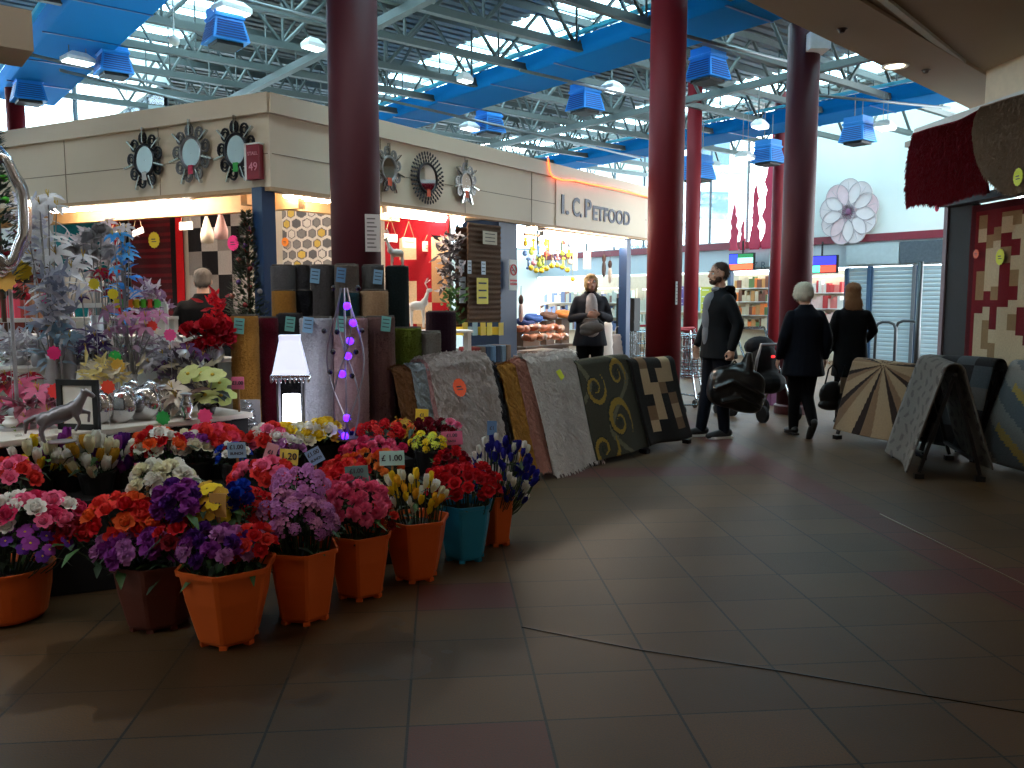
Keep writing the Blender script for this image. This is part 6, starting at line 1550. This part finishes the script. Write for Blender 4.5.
spray(12, 380, 4.6, .75, 'lily', [(196,60,80), (150,24,44)], 5, .14, .08, .12, vglass, 'dark red lilies at far left behind the pink ones', vh=.14, leafc=(90,24,34))
spray(208, 335, 5.3, .75, 'rose', [(176,14,34), (150,10,30)], 14, .14, .11, .11, mat('vase_dark', (26,18,22), .3), 'red rose bouquet in a dark vase before the grey haired person', vh=.3, leafc=(110,20,30))
spray(207, 386, 4.85, .75, 'pansy', [(206,206,140), (190,196,120)], 7, .13, .09, .14, mat('vase_dark', (26,18,22), .3), 'pale green blossoms in dark vase at right end of the table', vh=.05, leafc=(24,26,22))
spray(178, 395, 4.75, .75, 'lily', [(222,204,186)], 3, .08, .05, .17, vglass, 'cream lily beside the silver vases', vh=.1, leafc=(90,70,60))
spray(170, 355, 5.1, .75, 'lily', [(120,112,120), (170,164,170), (96,60,100)], 9, .20, .08, .13, silvm, 'smoky grey and plum blossom spray left of the red bouquet', vh=.2, leafc=(110,104,110))
spray(12, 442, 4.25, .752, 'rose', [(206,206,60)], 5, .06, .02, .07, K('white'), 'small yellow green flowers in a white pot at far left', vh=.07, vr=.04, leafc=(90,110,50))
# twisted silver loops at the left edge
root = empty('silver_wreath', P(2, 212, 4.3), .5, 'big twisted silver loops at the left edge, cut by the photo frame', 'ornament')
for i in range(4):
    mb = MB(); r = .13+.03*i; pts = [(r*.75*cos(a)-.02*i, .03*i-.05, (.26+.02*i)*sin(a)+.02*sin(a*6)) for a in [2*pi*q/36 for q in range(36)]]; mb.tube(pts, .026, 8, closed=True); mb.build('loop', silv, root, smooth=True)
root2 = empty('wreath_stand', (P(2,212,4.3).x, P(2,212,4.3).y, .75), 0, 'thin silver stand below the twisted loops', 'stand'); mb = MB(); mb.tube([(0,.03,.01),(0,.03,P(2,212,4.3).z-.75-.3)], .01, 6); mb.lathe([(.1,0),(.1,.015),(.02,.02)], 16); mb.build('rod', silvm, root2)
# silver vases, heart shaped
def heart(px, pyb, Y, s, lab, m=silv):
    b = G(px, pyb, .752) if Y is None else P(px, pyb, Y); b.z = .752; root = empty('silver_vase', b, rnd.uniform(-.4,.4), lab, 'vase')
    rr = []
    for i in range(13):
        t_ = i/12; z = t_*s*1.1; w_ = s*(.22+.42*sin(pi*min(1, t_*.9+.03))**.8); rr.append(ellring((0,0,z), w_, w_*.42, 24))
    mb = MB(); mb.rings(rr); mb.build('vase_body', m, root, smooth=True)
    mb = MB()
    for q in (-1, 1): mb.tube([(q*s*.05,0,s*1.08),(q*s*.3,0,s*1.28),(q*s*.5,0,s*1.15),(q*s*.58,0,s*.85)], [s*.07,s*.09,s*.09,s*.05], 10)
    mb.build('scroll_rim', m, root, smooth=True)
heart(68, 441, 4.35, .14, 'silver scrolled vase left of centre behind the horse'); heart(97, 441, 4.45, .155, 'glossy silver scrolled vase beside the horse\'s head'); heart(120, 436, 4.5, .16, 'glossy silver scrolled vase in the middle of the group'); heart(143, 433, 4.6, .17, 'silver scrolled vase at the right of the group')
heart(82, 400, 4.85, .12, 'smaller silver vase in the second row, left', silvm); heart(134, 400, 4.95, .12, 'smaller silver vase in the second row, right', silvm)
# silver horse
hb_ = G(62, 442, .752); root = empty('horse_figurine', hb_, .35, 'dull silver grey prancing horse figurine at front of the table', 'figurine')
mb = MB(); mb.ball((0,0,.115), (.075,.03,.035), M=Matrix.Rotation(-.35, 3, 'Y')); mb.ball((.05,0,.135), (.034,.026,.034)); mb.ball((-.055,0,.095), (.036,.028,.034))
mb.tube([(.06,0,.145),(.085,0,.185),(.092,0,.205)], [.024,.017,.014], 8); mb.tube([(.09,0,.208),(.118,0,.190),(.128,0,.180)], [.014,.011,.008], 8)
for x, y in ((-.06,.014),(-.05,-.014)): mb.tube([(x,y,.09),(x-.018,y,.05),(x-.012,y,.01),(x-.005,y,.004)], [.018,.009,.007,.008], 6)
mb.tube([(.06,.013,.125),(.105,.013,.115),(.10,.013,.075)], [.014,.008,.007], 6); mb.tube([(.055,-.013,.12),(.07,-.013,.075),(.052,-.013,.045)], [.014,.008,.007], 6)
mb.tube([(-.085,0,.11),(-.125,0,.09),(-.13,0,.04)], [.012,.012,.005], 6)
for s_ in (-1, 1): mb.tube([(.083,s_*.008,.205),(.08,s_*.01,.225)], [.005,.002], 5)
mb.xf(Matrix.Scale(1.15, 4)); fuse(mb, 'horse_body', mat('horse_silver', (128,124,128), .35, .5), root, .0045, 1)
mb = MB(); mb.lathe([(.06,0),(.062,.006),(.0,.008)], 20); mb.build('base_disc', silvm, root)
# baubles / trinkets row, gift boxes, frame
r2 = random.Random(12)
for i, (px, py, c, lab) in enumerate(((8,353,(200,200,204),'leftmost of the silver trinket balls on the riser'), (24,356,(190,188,190),'second silver trinket ball on the riser'), (38,352,(214,212,214),'third silver trinket ball, below the icy blue spray'), (70,360,(196,190,186),'silver trinket ball right of the pink star'), (84,364,(206,204,200),'silver trinket ball below the purple spray'), (98,362,(180,176,176),'small silver trinket ball at the right of the row'))):
    p_ = P(px, py, 5.12); p_.z = 1.022; root = empty('trinket_ball', p_, 0, lab, 'ornament')
    mb = MB(); mb.ball((0,0,.06), .045, 14, 10); mb.build('ball', mat('trk_%d' % c[0], c, .15, .85), root, smooth=True)
    mb = MB(); mb.lathe([(.035,0),(.03,.015),(.015,.02)], 12); mb.lathe([(.012,.1),(.012,.12),(.0,.125)], 8); mb.build('cap_and_foot', silvm, root)
for i, (px, w_, c, lab) in enumerate(((5,.12,(190,40,60),'bright red gift box at the left end of the back shelf'), (19,.12,(206,60,84),'pinkish red gift box second on the back shelf'), (31,.07,(150,50,40),'dark red gift box third on the back shelf'), (39,.06,(140,90,60),'brown gift box at the right of the red ones'))):
    p_ = P(px, 340, 5.6); p_.z = 1.30; root = empty('gift_box', p_, .1, lab, 'box')
    mb = MB(); mb.box((0,0,.105), (w_,.1,.21)); mb.build('box_body', mat('gift_%d_%d' % c[:2], c, .5), root, bevel=.003); mb = MB(); mb.box((0,0,.215), (w_+.01,.11,.03)); mb.box((0,-.051,.1), (.015,.004,.2)); mb.build('lid_and_ribbon', mat('gift_lid_%d' % c[0], tuple(min(255, x+30) for x in c), .4), root)
p_ = G(45, 440, .752)+V((0,.32,0)); root = empty('photo_frame', p_, -.2, 'black edged frame with pale picture behind the pink lilies', 'frame')
mb = MB()
for b in (((0,0,.015),(.24,.02,.03)), ((0,0,.245),(.24,.02,.03)), ((-.105,0,.13),(.03,.02,.26)), ((.105,0,.13),(.03,.02,.26))): mb.box(*b)
mb.build('frame_edge', K('black'), root); mb = MB(); mb.box((0,.004,.13), (.19,.008,.21)); mb.build('picture', mat('pic_pale', (206,200,190), .5, var=.1), root)
# neon star tags stuck on goods
for px, py, Y, r, c, lab in ((47, 299, 4.95, .045, (240,40,150), 'hot pink star tag at upper left of the ornaments'), (54, 353, 4.85, .045, (236,30,120), 'hot pink star tag above the photo frame'), (55, 391, 4.3, .042, (230,50,50), 'red star tag on the black edged frame'), (108, 387, 4.4, .04, (236,70,40), 'orange red star tag above the silver vases'),
    (115, 357, 4.75, .04, (40,180,80), 'green star tag below the purple spray'), (118, 366, 4.72, .045, (214,170,70), 'amber star tag just under the green one'), (163, 418, 4.5, .042, (50,170,80), 'green star tag at the right of silver vases'), (205, 416, 4.6, .045, (240,70,130), 'pink star tag under pale green blossoms'), (94, 284, 4.8, .035, (230,210,50), 'yellow star tag under crimson stem'), (113, 294, 4.9, .035, (226,206,40), 'yellow star tag below the blue lilies'), (170, 335, 4.9, .04, (240,80,150), 'pink rectangular tag left of the red bouquet'), (22, 271, 4.6, .06, (236,200,50), 'yellow card tag at left among the loops'), (5, 280, 4.3, .06, (244,190,90), 'amber card tag at far left edge'), (152, 326, 5.0, .035, (236,60,50), 'red tag beside the mauve lilies')):
    p_ = P(px, py, Y); root = empty('price_tag_pick', p_, 0, lab, 'price tag')
    mb = MB(); mb.prism(star(r, 10, .8), -.0015, .0015, lambda x, y, z: V((x, z, y))); mb.build('star_card', mat('card_%d_%d_%d' % c, c, .6, var=.02), root)
    mb = MB(); zb = .752-p_.z if Y < 5 else 1.022-p_.z; mb.tube([(0,.004,0),(0,.004,zb)], .002, 4); mb.build('wire_stick', silvm, root)
for i in range(7):
    c = [(240,220,40),(60,210,80),(250,120,40),(240,220,40),(110,220,60),(240,90,60),(90,210,90)][i]
    p_ = P(117+i*6.6, 303.5, 5.35); mb = MB(); mb.prism(star(.032, 8, .8), -.0015, .0015, lambda x, y, z: V((x, z, y))); mb.box((0,.012,0), (.03,.02,.02)); o = mb.build('neon_tag', mat('card_%d_%d_%d' % c, c, .6, var=.02)); o.location = p_; tag(o, 'small neon round price tag in the row along the shelf rail', 'price tag', 'row of neon price tags on the shelf rail')
mb = MB(); a_, b_ = P(60, 306, 5.38), P(166, 304, 5.38); mb.bar(a_, b_, .02, .03); mb.bar(a_, V((a_.x,a_.y,0)), .02); mb.bar(b_, V((b_.x,b_.y,0)), .02); tag(mb.build('shelf_rail', K('white')), 'white shelf rail carrying the neon tags behind blue lilies', 'rail')
# white figures / lampshades behind
for px, py, Y, c, lab in ((70, 290, 6.3, (226,214,196), 'cream lampshade left of the crimson stem'), (90, 290, 6.3, (214,204,190), 'cream lampshade behind the crimson stem'), ):
    p_ = P(px, py, Y); root = empty('table_lamp', (p_.x, p_.y, 1.15), 0, lab, 'lamp'); h0 = p_.z-1.15
    mb = MB(); mb.lathe([(.12,h0-.13),(.09,h0+.13),(.087,h0+.13),(.117,h0-.13)], 20); mb.build('lamp_shade', mat('shade_%d' % c[0], c, .8), root, smooth=True); mb = MB(); mb.lathe([(.06,0),(.065,.02),(.02,.05),(.03,h0*.4),(.012,h0-.1),(.012,h0+.1)], 14); mb.build('base', silv, root, smooth=True)
mb = MB(); mb.box((0,0,1.135), (1.6,.35,.03)); mb.box((-.76,0,.56),(.04,.33,1.12)); mb.box((.76,0,.56),(.04,.33,1.12)); mb.box((0,.15,.56),(1.5,.02,1.1)); o = mb.build('lamp_cabinet', K('white')); o.location = XY(105, 6.45); o.rotation_euler = (0,0,-.3); tag(o, 'white cabinet under the cream lampshades inside the stall', 'cabinet')

# lit lantern with a fringed shade
lz = .60; p_ = XY(290, 5.0); p_.z = lz; root = empty('lantern_lamp', p_, .2, 'brightly glowing white lantern with beaded fringed shade', 'lamp')
hL = P(290, 335, 5.0).z-lz; zf_ = P(290, 378, 5.0).z-lz
mb = MB(); mb.rings([[V((x*r, y*r, z)) for x, y in ((-1,-1),(1,-1),(1,1),(-1,1))] for r, z in ((.105, zf_+.02),(.06, hL-.03),(.062, hL))]); mb.build('shade', emit('lantern_shade', (226,230,255), .75), root)
mb = MB()
for i in range(9):
    for s_, ax in ((-1,0),(1,0),(-1,1),(1,1)):
        t_ = -.105+.21*i/8; x, y = (t_, s_*.108) if ax == 0 else (s_*.108, t_); mb.ball((x,y,zf_-.0), (.007,.007,.022), 6, 4)
mb.tube([(-.11,-.11,zf_+.02),(.11,-.11,zf_+.02),(.11,.11,zf_+.02),(-.11,.11,zf_+.02)], .009, 5, closed=True); mb.build('bead_fringe', silv, root)
mb = MB()
for x in (-.075,.075):
    for y in (-.075,.075): mb.bar((x,y,.02), (x,y,zf_), .012)
mb.box((0,0,.01), (.19,.19,.02)); mb.build('lantern_frame', mat('lantern_grey', (90,90,96), .5), root)
mb = MB(); mb.tube([(0,0,.02),(0,0,zf_-.10)], [.055,.052], 16); mb.build('glowing_candle', emit('candle_glow', (235,240,255), 9), root)
# purple fairy light stand
p_ = XY(345, 4.85); p_.z = .60; root = empty('fairy_light_stand', p_, 0, 'wire stand with glowing purple light balls in front of the rolled rugs', 'lamp')
wire = mat('wire_silver', (150,146,156), .3, .8); zt_ = P(345, 288, 4.85).z-.6
for k in range(4):
    mb = MB(); ph = k*pi/2; mb.tube([(.11*cos(ph+t_*3)*sin(pi*(t_*.85+.1)), .08*sin(ph+t_*3), t_*zt_) for t_ in [q/16 for q in range(17)]], .005, 5); mb.build('wire_curl', wire, root)
mb = MB(); mb.lathe([(.07,0),(.07,.012),(.02,.02)], 14); mb.tube([(0,0,0),(0,0,zt_)], .006, 5); mb.build('stem', wire, root)
ld = MB(); ld.ball((0,0,0), .022, 10, 8); f = None
for px, py in ((347,306),(353,323),(350,341),(348,356),(342,374),(347,418),(345,436)):
    q_ = P(px, py, 4.80)
    if f is None: f = o = ld.build('light_ball', emit('purple_led', (84,24,255), 5), root, smooth=True)
    else: o = f.copy(); col.objects.link(o)
    o.location = q_-p_
lc_ = MB(); lc_.ball((0,0,0), .016, 8, 6); f = None
for px, py in ((333,288),(358,288),(324,331),(337,332),(333,352),(356,352),(362,331),(352,376),(330,372)):
    q_ = P(px, py, 4.82)
    if f is None: f = o = lc_.build('dark_bead', mat('bead_dark', (30,24,40), .2, .3), root, smooth=True)
    else: o = f.copy(); col.objects.link(o)
    o.location = q_-p_
# display block under lantern and fairy lights
mb = MB(); mb.box((0,0,.29), (.75,.3,.56)); mb.box((0,0,.585), (.78,.33,.03)); o = mb.build('display_block', blk); o.location = XY(317, 5.0); o.rotation_euler = (0,0,-.1); tag(o, 'black block carrying the lantern and the purple light stand', 'stand')
# silver coil ornament left of the lantern
root = empty('coil_ornament', G(249, 432, .60), 0, 'pale silver spiral ornament left of the lit lantern', 'ornament')
mb = MB(); mb.tube([((.06-.0007*q)*cos(q*.5), (.03)*sin(q*.5), .02+q*.0030) for q in range(60)], .007, 6); mb.build('coil', silv, root, smooth=True); mb = MB(); mb.box((0,0,.01),(.12,.08,.02)); mb.box((0,.03,.1),(.13,.01,.2)); mb.build('backing', silvm, root)
mb = MB(); mb.box((0,0,.29), (.3,.3,.56)); mb.box((0,0,.585), (.32,.32,.03)); o = mb.build('display_block', blk); o.location = G(249, 432, .60).xy.to_3d(); tag(o, 'small black block under the silver coil ornament', 'stand')

# ------------------------------------------------------------------ mats on the blue panel
brm = mat('mat_brown', (96,72,56), .95, var=.3, scale=60, bump=.5, bscale=120); brm2 = mat('mat_brown2', (78,56,44), .95, var=.3, scale=60, bump=.5, bscale=120)
def hmat(pxa, pxb, pyt, pyb, off, m, lab, cards=(), ribs=True, tilt=0):
    s0_, zt = FRt.hit(pxa, pyt, off); s1_ = FRt.hit(pxb, pyt, off)[0]; zb_ = FRt.hit((pxa+pxb)/2, pyb, off)[1]; w_ = s1_-s0_; h_ = zt-zb_
    o0 = FRt.pt((s0_+s1_)/2, off, zb_); mb = MB(); mb.grid(lambda u, v: V(((u-.5)*w_, .006*sin(v*120)*(1 if ribs else 0)+.01*sin(u*4), v*h_)), 8, 90, .012)
    o = mb.build('hanging_mat', m); o.location = o0; o.rotation_euler = (0,0,FRt.rx); tag(o, lab, 'mat')
    for (px, py, cw, ch, c) in cards:
        s_, z_ = FRt.hit(px, py, off+.03); mb = MB(); mb.box((0,0,0), (cw,.003,ch)); q = mb.build('price_card', mat('card_%d_%d_%d' % c, c, .6, var=.02), o); q.location = Matrix.Rotation(-FRt.rx, 3, 'Z')@(FRt.pt(s_, off+.03, z_)-o0)
        mb = MB()
        for i in range(3): mb.box((0,-.002,ch*.3-i*ch*.28), (cw*.7,.001,ch*.06))
        mb.build('written_price', mat('ink_60', (60,60,70), .7), q)
whb = (196,206,220)
hmat(456, 468, 226, 334, .06, brm2, 'narrow dark brown mat hanging at left edge of the blue panel', [(461.5, 266, .08, .12, whb), (462.5, 290, .10, .26, whb)])
hmat(468, 500, 222, 322, .14, brm, 'wide brown ribbed mat hanging on the blue panel with a yellow notice', [(490, 238, .24, .13, (196,184,160)), (469.5, 267, .06, .13, whb), (483.5, 268, .07, .13, whb), (482.5, 291, .19, .26, (226,208,80))])
mb = MB(); q0 = FRt.at(449, 280, -.1); mb.box((q0.x, q0.y, 1.3), (.05,.05,2.1)); tag(mb.build('white_post', K('white')), 'thin white upright at left side of the hanging brown mats', 'post')
for px, c in ((465,(222,190,40)),(475,(150,180,186)),(483,(222,190,40)),(489.5,(222,196,50)),(501,(214,184,60))):
    plq = FRt.at(px, 329, .18); mb = MB(); mb.box((0,0,0), (.085,.004,.13)); mb.box((0,-.003,.02), (.06,.002,.01)); mb.box((0,-.003,-.01), (.05,.002,.01)); mb.box((0,.05,-.02), (.08,.1,.08)); o = mb.build('price_card', mat('card_%d_%d_%d' % c, c, .6, var=.02)); o.location = plq; o.rotation_euler = (0,0,FRt.rx)
    tag(o, {465:'leftmost yellow price card below the brown mats', 475:'pale blue price card between the yellow ones below the brown mats', 483:'second yellow price card below the brown mats', 489.5:'third yellow price card, touching the second, below the mats', 501:'separate yellow price card at right below the brown mats'}[px], 'price card')
def small_stack(px, py, w_, h_, cols, lab, off=.16):
    p_ = FRt.at(px, py, off); root = empty('mat_stack', (p_.x, p_.y, 0), FRt.rx, lab, 'mat stack'); zc_ = p_.z
    mb = MB(); mb.box((0,.1,(zc_-h_/2)/2), (w_,.3,zc_-h_/2)); mb.build('box_base', mat('stack_box', (96,74,60), .8), root)
    for i, c in enumerate(cols):
        x = -w_/2+w_*(i+.5)/len(cols); mb = MB(); mb.box((x,0.02,zc_), (w_/len(cols)*.9,.22,h_)); mb.build('folded_mat', mat('fm_%d_%d' % c[:2], c, .9, bump=.4), root, bevel=.01)
small_stack(487, 354, .62, .17, [(120,40,40),(96,80,66),(40,60,84),(90,120,150),(36,48,70),(110,130,150),(120,96,80)], 'box of folded mats in front of the blue panel')

# ------------------------------------------------------------------ pet food bay
def cbox(pxa, pxb, z0, z1, o0, o1, m, name, lab, cat):
    sa, sb = FRt.hit(pxa, 300, o0)[0], FRt.hit(pxb, 300, o0)[0]; mb = MB(); c = FRt.pt((sa+sb)/2, (o0+o1)/2, (z0+z1)/2); mb.box((0,0,0), (sb-sa, abs(o1-o0), z1-z0))
    for i in range(4): mb.box((0,-abs(o1-o0)/2-.004, -((z1-z0)/2)+(z1-z0)*(i+.5)/4), ((sb-sa)*.96,.008,(z1-z0)/4*.9))
    o = mb.build(name, m); o.location = c; o.rotation_euler = (0,0,FRt.rx); return tag(o, lab, cat)
zct = .80
cbox(523, 547, 0, zct, -.16, -.6, mat('crate_brown', (92,70,54), .8), 'counter_unit', 'brown counter unit at the left of the pet food bay', 'counter')
cbox(548, 572, 0, zct, -.16, -.6, mat('drawer_white', (206,200,190), .6), 'drawer_unit', 'white drawer unit left of the blonde woman', 'drawers')
cbox(573, 622, 0, .62, -.14, -.36, mat('crate_grey', (70,66,66), .8), 'counter_unit', 'low dark counter in front of the blonde woman', 'counter')
r2 = random.Random(5)
for i in range(16):
    px = 526+(i % 8)*5.6+r2.uniform(-1,1); py = 337-(i//8)*9+r2.uniform(-1,1)
    s_, z_ = FRt.hit(px, py, -.3); o0 = FRt.pt(s_, -.3-.08*(i//8), max(zct+.045, z_)); c = [(196,120,84),(206,140,110),(170,96,60),(190,150,120)][i % 4]
    mb = MB(); mb.ball((0,0,0), (.085,.06,.045), 10, 8); mb.box((0,0,0), (.19,.04,.02)); o = mb.build('treat_bag', mat('treat_%d' % c[0], c, .25, var=.3, scale=30, coat=.4), smooth=False); o.location = o0; o.rotation_euler = (0, r2.uniform(-.3,.3), FRt.rx+r2.uniform(-.5,.5)); tag(o, 'shiny orange brown bag of pet treats in the pile on counter', 'treat bag', 'pile of pet treat bags on the counter')
for px, py, c, lab in ((535, 318, (50,90,160), 'blue pet bed cushion behind the treat bags'), (550, 316, (90,66,56), 'dark brown pet bed behind the treat bags'), (565, 314, (196,120,60), 'orange pet bed behind the treat bags'), (527, 322, (36,56,110), 'navy pet bed at the left behind treat bags')):
    s_, z_ = FRt.hit(px, py, -.6); root = empty('pet_bed', FRt.pt(s_, -.62, .84), FRt.rx, lab, 'pet bed'); q = z_-.84
    mb = MB(); mb.tube([(.13*cos(a), .05*sin(a), q+.02*sin(a)) for a in [2*pi*k_/20 for k_ in range(20)]], .04, 8, closed=True); mb.build('rim', mat('bed_%d' % c[0], c, .9), root, smooth=True); mb = MB(); mb.ball((0,0,q-.02), (.12,.05,.03), 12, 6); mb.build('cushion', mat('bedc_%d' % c[0], tuple(min(255, x+40) for x in c), .9), root, smooth=True)
    mb = MB(); mb.box((0,.02,q/2-.03), (.2,.1,max(.02,q-.06))); mb.build('carton', mat('stack_box', (96,74,60), .8), root)
mb = MB(); mb.box((0,0,.4), (1.1,.2,.8)); mb.box((0,-.02,.81),(1.16,.26,.03)); o = mb.build('rear_counter', mat('crate_brown', (92,70,54), .8)); o.location = FRt.pt(FRt.hit(546, 320, -.7)[0], -.78, 0); o.rotation_euler = (0,0,FRt.rx); tag(o, 'brown rear counter behind the pile of treat bags', 'counter')
TOY = [(226,190,60),(206,90,90),(236,230,220),(90,130,190),(214,150,170),(160,190,80),(236,210,90)]
mb = MB(); a_, b_ = FRt.at(524, 234, -.5), FRt.at(580, 240, -.5); mb.bar(a_, b_, .03); tag(mb.build('toy_rail', mat('rail_brown', (120,76,50), .6)), 'brown rail from which the pet toys hang', 'rail')
for i in range(24):
    px = 526+(i % 8)*6.2+r2.uniform(-1,1); py = 243+(i//8)*10+r2.uniform(-2,2); s_, z_ = FRt.hit(px, py, -.5); c = TOY[r2.randrange(7)]; k_ = i % 3; mb = MB()
    if k_ == 0: mb.ball((0,0,0), (.035,.03,.04), 8, 6); mb.ball((0,0,.05), .024, 8, 6); mb.tube([(-.02,0,.07),(-.03,0,.1)], .008, 5); mb.tube([(.02,0,.07),(.03,0,.1)], .008, 5)
    elif k_ == 1: mb.tube([(0,0,-.05),(0,0,.05)], .014, 6); [mb.ball((x,0,z), .02, 8, 6) for x in (-.012,.012) for z in (-.055,.055)]
    else: mb.ball((0,0,0), .035, 10, 8); mb.tube([(0,0,.03),(0,0,.07)], .006, 5)
    mb.tube([(0,0,.05),(0,0,max(.08, FRt.hit(px, 237, -.5)[1]-z_))], .002, 4)
    o = mb.build('hanging_toy', mat('toy_%d_%d' % c[:2], c, .6), smooth=True); o.location = FRt.pt(s_, -.5+r2.uniform(-.03,.03), z_); o.rotation_euler = (0,0,r2.random()*3); tag(o, 'small bright pet toy hanging from the rail at upper left of the pet food bay', 'pet toy', 'pet toys hanging from the rail')
for i in range(9):
    px = 531+i*5.2; py = 268+3*sin(i)+(8 if i == 8 else 0); s_, z_ = FRt.hit(px, py, -.45); mb = MB(); mb.ball((0,0,0), (.034,.034,.034), 12, 8); mb.tube([(0,0,.03),(0,0,max(.06, FRt.hit(px, 237, -.45)[1]-z_))], .002, 4); o = mb.build('hanging_ball', mat('ball_yellow', (226,206,60), .5), smooth=True); o.location = FRt.pt(s_, -.45, z_); tag(o, 'yellow ball toy in the lower row hanging in the pet food bay', 'ball', 'yellow balls hanging in a row in the pet food bay')
for px, py, w_, h_, c, lab in ((587, 260, .2, .24, (226,200,180), 'pale pink notice hanging right of the yellow balls'), (575, 261, .11, .24, (222,210,190), 'cream strip notice hanging behind the yellow balls')):
    plq = FRt.at(px, py, -.5); notice(plq, FRt.rx, w_, h_, c, 4, lab, tc=(150,90,80), name='hanging_notice')
for px, py, c1, lab in ((610, 268, (206,190,176), 'furry dangling pet toy with dark top near the right post of the bay'), (604, 262, (70,60,60), 'thin dark dangling toy left of the furry one'), (521, 304, (226,206,200), 'white packaged pet toy hanging at the edge of blue panel')):
    s_, z_ = FRt.hit(px, py, .05 if px < 520 else -.5); root = empty('dangling_toy', FRt.pt(s_, .05 if px < 520 else -.5, z_), FRt.rx, lab, 'pet toy')
    mb = MB(); mb.ball((0,0,-.1), (.04,.03,.12), 10, 8); mb.build('toy_body', mat('toyb_%d' % c1[0], c1, .8, bump=.4), root, smooth=True); mb = MB(); mb.ball((0,0,.05), (.035,.03,.06), 10, 8); mb.tube([(0,0,.1),(0,0,.22)], .004, 4); mb.build('toy_head', mat('toyh_%d' % c1[0], (80,60,56) if px > 520 else (206,60,60), .8), root, smooth=True)
# carrier bags
def carrier(px, pyt, pyb, off, w_, m, lab, rz=0, lean=0):
    s_, zt = FRt.hit(px, pyt, off); zb_ = FRt.hit(px, pyb, off)[1]; root = empty('carrier_bag', FRt.pt(s_, off, .625), FRt.rx+rz, lab, 'bag'); h_ = zt-.625; rr = []
    for i in range(10):
        t_ = i/9; rr.append([V((lean*t_+w_/2*cos(a)*(1-.35*t_)+.01*sin(i*2+a*3), .08*sin(a)*(1-.6*t_)+.008*sin(i*3+a*5), h_*t_)) for a in [2*pi*k_/20 for k_ in range(20)]])
    mb = MB(); mb.rings(rr); mb.build('bag_body', m, root, smooth=True)
    mb = MB(); mb.tube([(lean-w_*.18,0,h_),(lean-w_*.08,0,h_+.10),(lean+w_*.08,0,h_+.10),(lean+w_*.18,0,h_)], .007, 5); mb.build('handle', m, root)
carrier(598, 322, 362, -.2, .46, mat('bag_white', (206,194,184), .5, var=.12, scale=7, bump=.4, bscale=9), 'large white carrier bag standing before the blonde woman', rz=-.6, lean=.06)
carrier(618, 334, 362, -.18, .34, mat('bag_grey2', (150,146,146), .5, var=.12, bump=.4, bscale=9), 'grey carrier bag right of the white one beside the blue post', rz=-.6)
# dark stack behind right post
cbox(634, 640, 0, 1.45, -.5, -.8, K('black'), 'dark_cabinet', 'dark cabinet edge visible between the blue post and the red pillar', 'cabinet')

# more of the crowded ornament table: tinsel sprays and small vases
for i, (px, py, Y, w_, h_, n, cols, size, lab) in enumerate((
 (18, 345, 5.1, .22, .16, 150, [(200,200,206),(150,148,156)], .05, 'silver tinsel spray under the red gift boxes'),
 (75, 342, 5.15, .2, .14, 130, [(190,190,200),(110,110,130)], .05, 'silver tinsel spray below the cream lampshades'),
 (150, 352, 5.3, .26, .16, 170, [(170,166,172),(120,114,122),(200,196,200)], .06, 'smoky silver leaf spray left of the red bouquet'),
 (32, 235, 5.0, .13, .42, 120, [(206,206,214),(170,170,184)], .07, 'tall silver leaf spray behind the white lily'),
 (58, 300, 4.9, .16, .30, 120, [(176,176,186),(120,124,140)], .06, 'long hanging silver leaves at left below the white poinsettia'),
 (90, 250, 5.6, .22, .22, 170, [(156,150,152),(186,180,184)], .06, 'fluffy grey tinsel mass below the teal rug'),
 (152, 300, 5.5, .16, .2, 110, [(186,178,186),(130,104,130)], .05, 'mauve silver leaf spray under the yellow round tag'),
 (108, 372, 4.75, .2, .12, 110, [(196,180,120),(170,160,140)], .05, 'gold tinted leaf spray behind the silver vases'),
 (183, 372, 5.0, .16, .14, 100, [(60,54,60),(150,140,120)], .06, 'dark leafy spray below the smoky silver one'),
 (216, 318, 5.35, .10, .3, 90, [(190,20,36),(150,16,30)], .05, 'thin upright red twig spray above the rose bouquet'),
 (18, 425, 4.5, .18, .12, 90, [(190,90,110),(110,40,56)], .05, 'pink leaf spray low at the left end of the table'),
 (150, 405, 4.8, .14, .12, 80, [(176,150,146),(110,60,74)], .05, 'rose brown leaf spray between vases and cream lily'))):
    g_ = garland(px, py, Y, w_, h_, n, cols, lab, 'ornament', seed=30+i, size=size, name='tinsel_spray')
    zb = (.752 if Y < 5 else 1.022)-P(px, py, Y).z; mb = MB(); mb.tube([(0,0,-h_*.4),(0,0,zb+.01)], .006, 5); mb.lathe([(.04,zb),(.045,zb+.07),(.03,zb+.1)], 12); mb.build('vase', silvm, g_, smooth=True)
for i, (px, Y, s_, c, lab) in enumerate(((30,4.75,.10,(206,200,204),'small silver vase behind the pink lilies'), (110,4.85,.10,(196,190,186),'small silver vase behind the gold leaf spray'), (160,4.75,.11,(180,172,168),'small silver vase in front of the smoky spray'), (186,4.62,.09,(214,206,196),'small pale vase beneath the cream lily'))):
    b_ = P(px, 400, Y); b_.z = .752; root = empty('bud_vase', b_, 0, lab, 'vase'); vase(root, s_*1.6, s_*.42, silv, kind=0)
    mb = MB(); mb.tube([(s_*.3*cos(a), s_*.3*sin(a), s_*1.6) for a in [2*pi*q/14 for q in range(14)]], .006, 5, closed=True); mb.build('rim', silvm, root)
# clear wrapped gift bouquet behind the roses
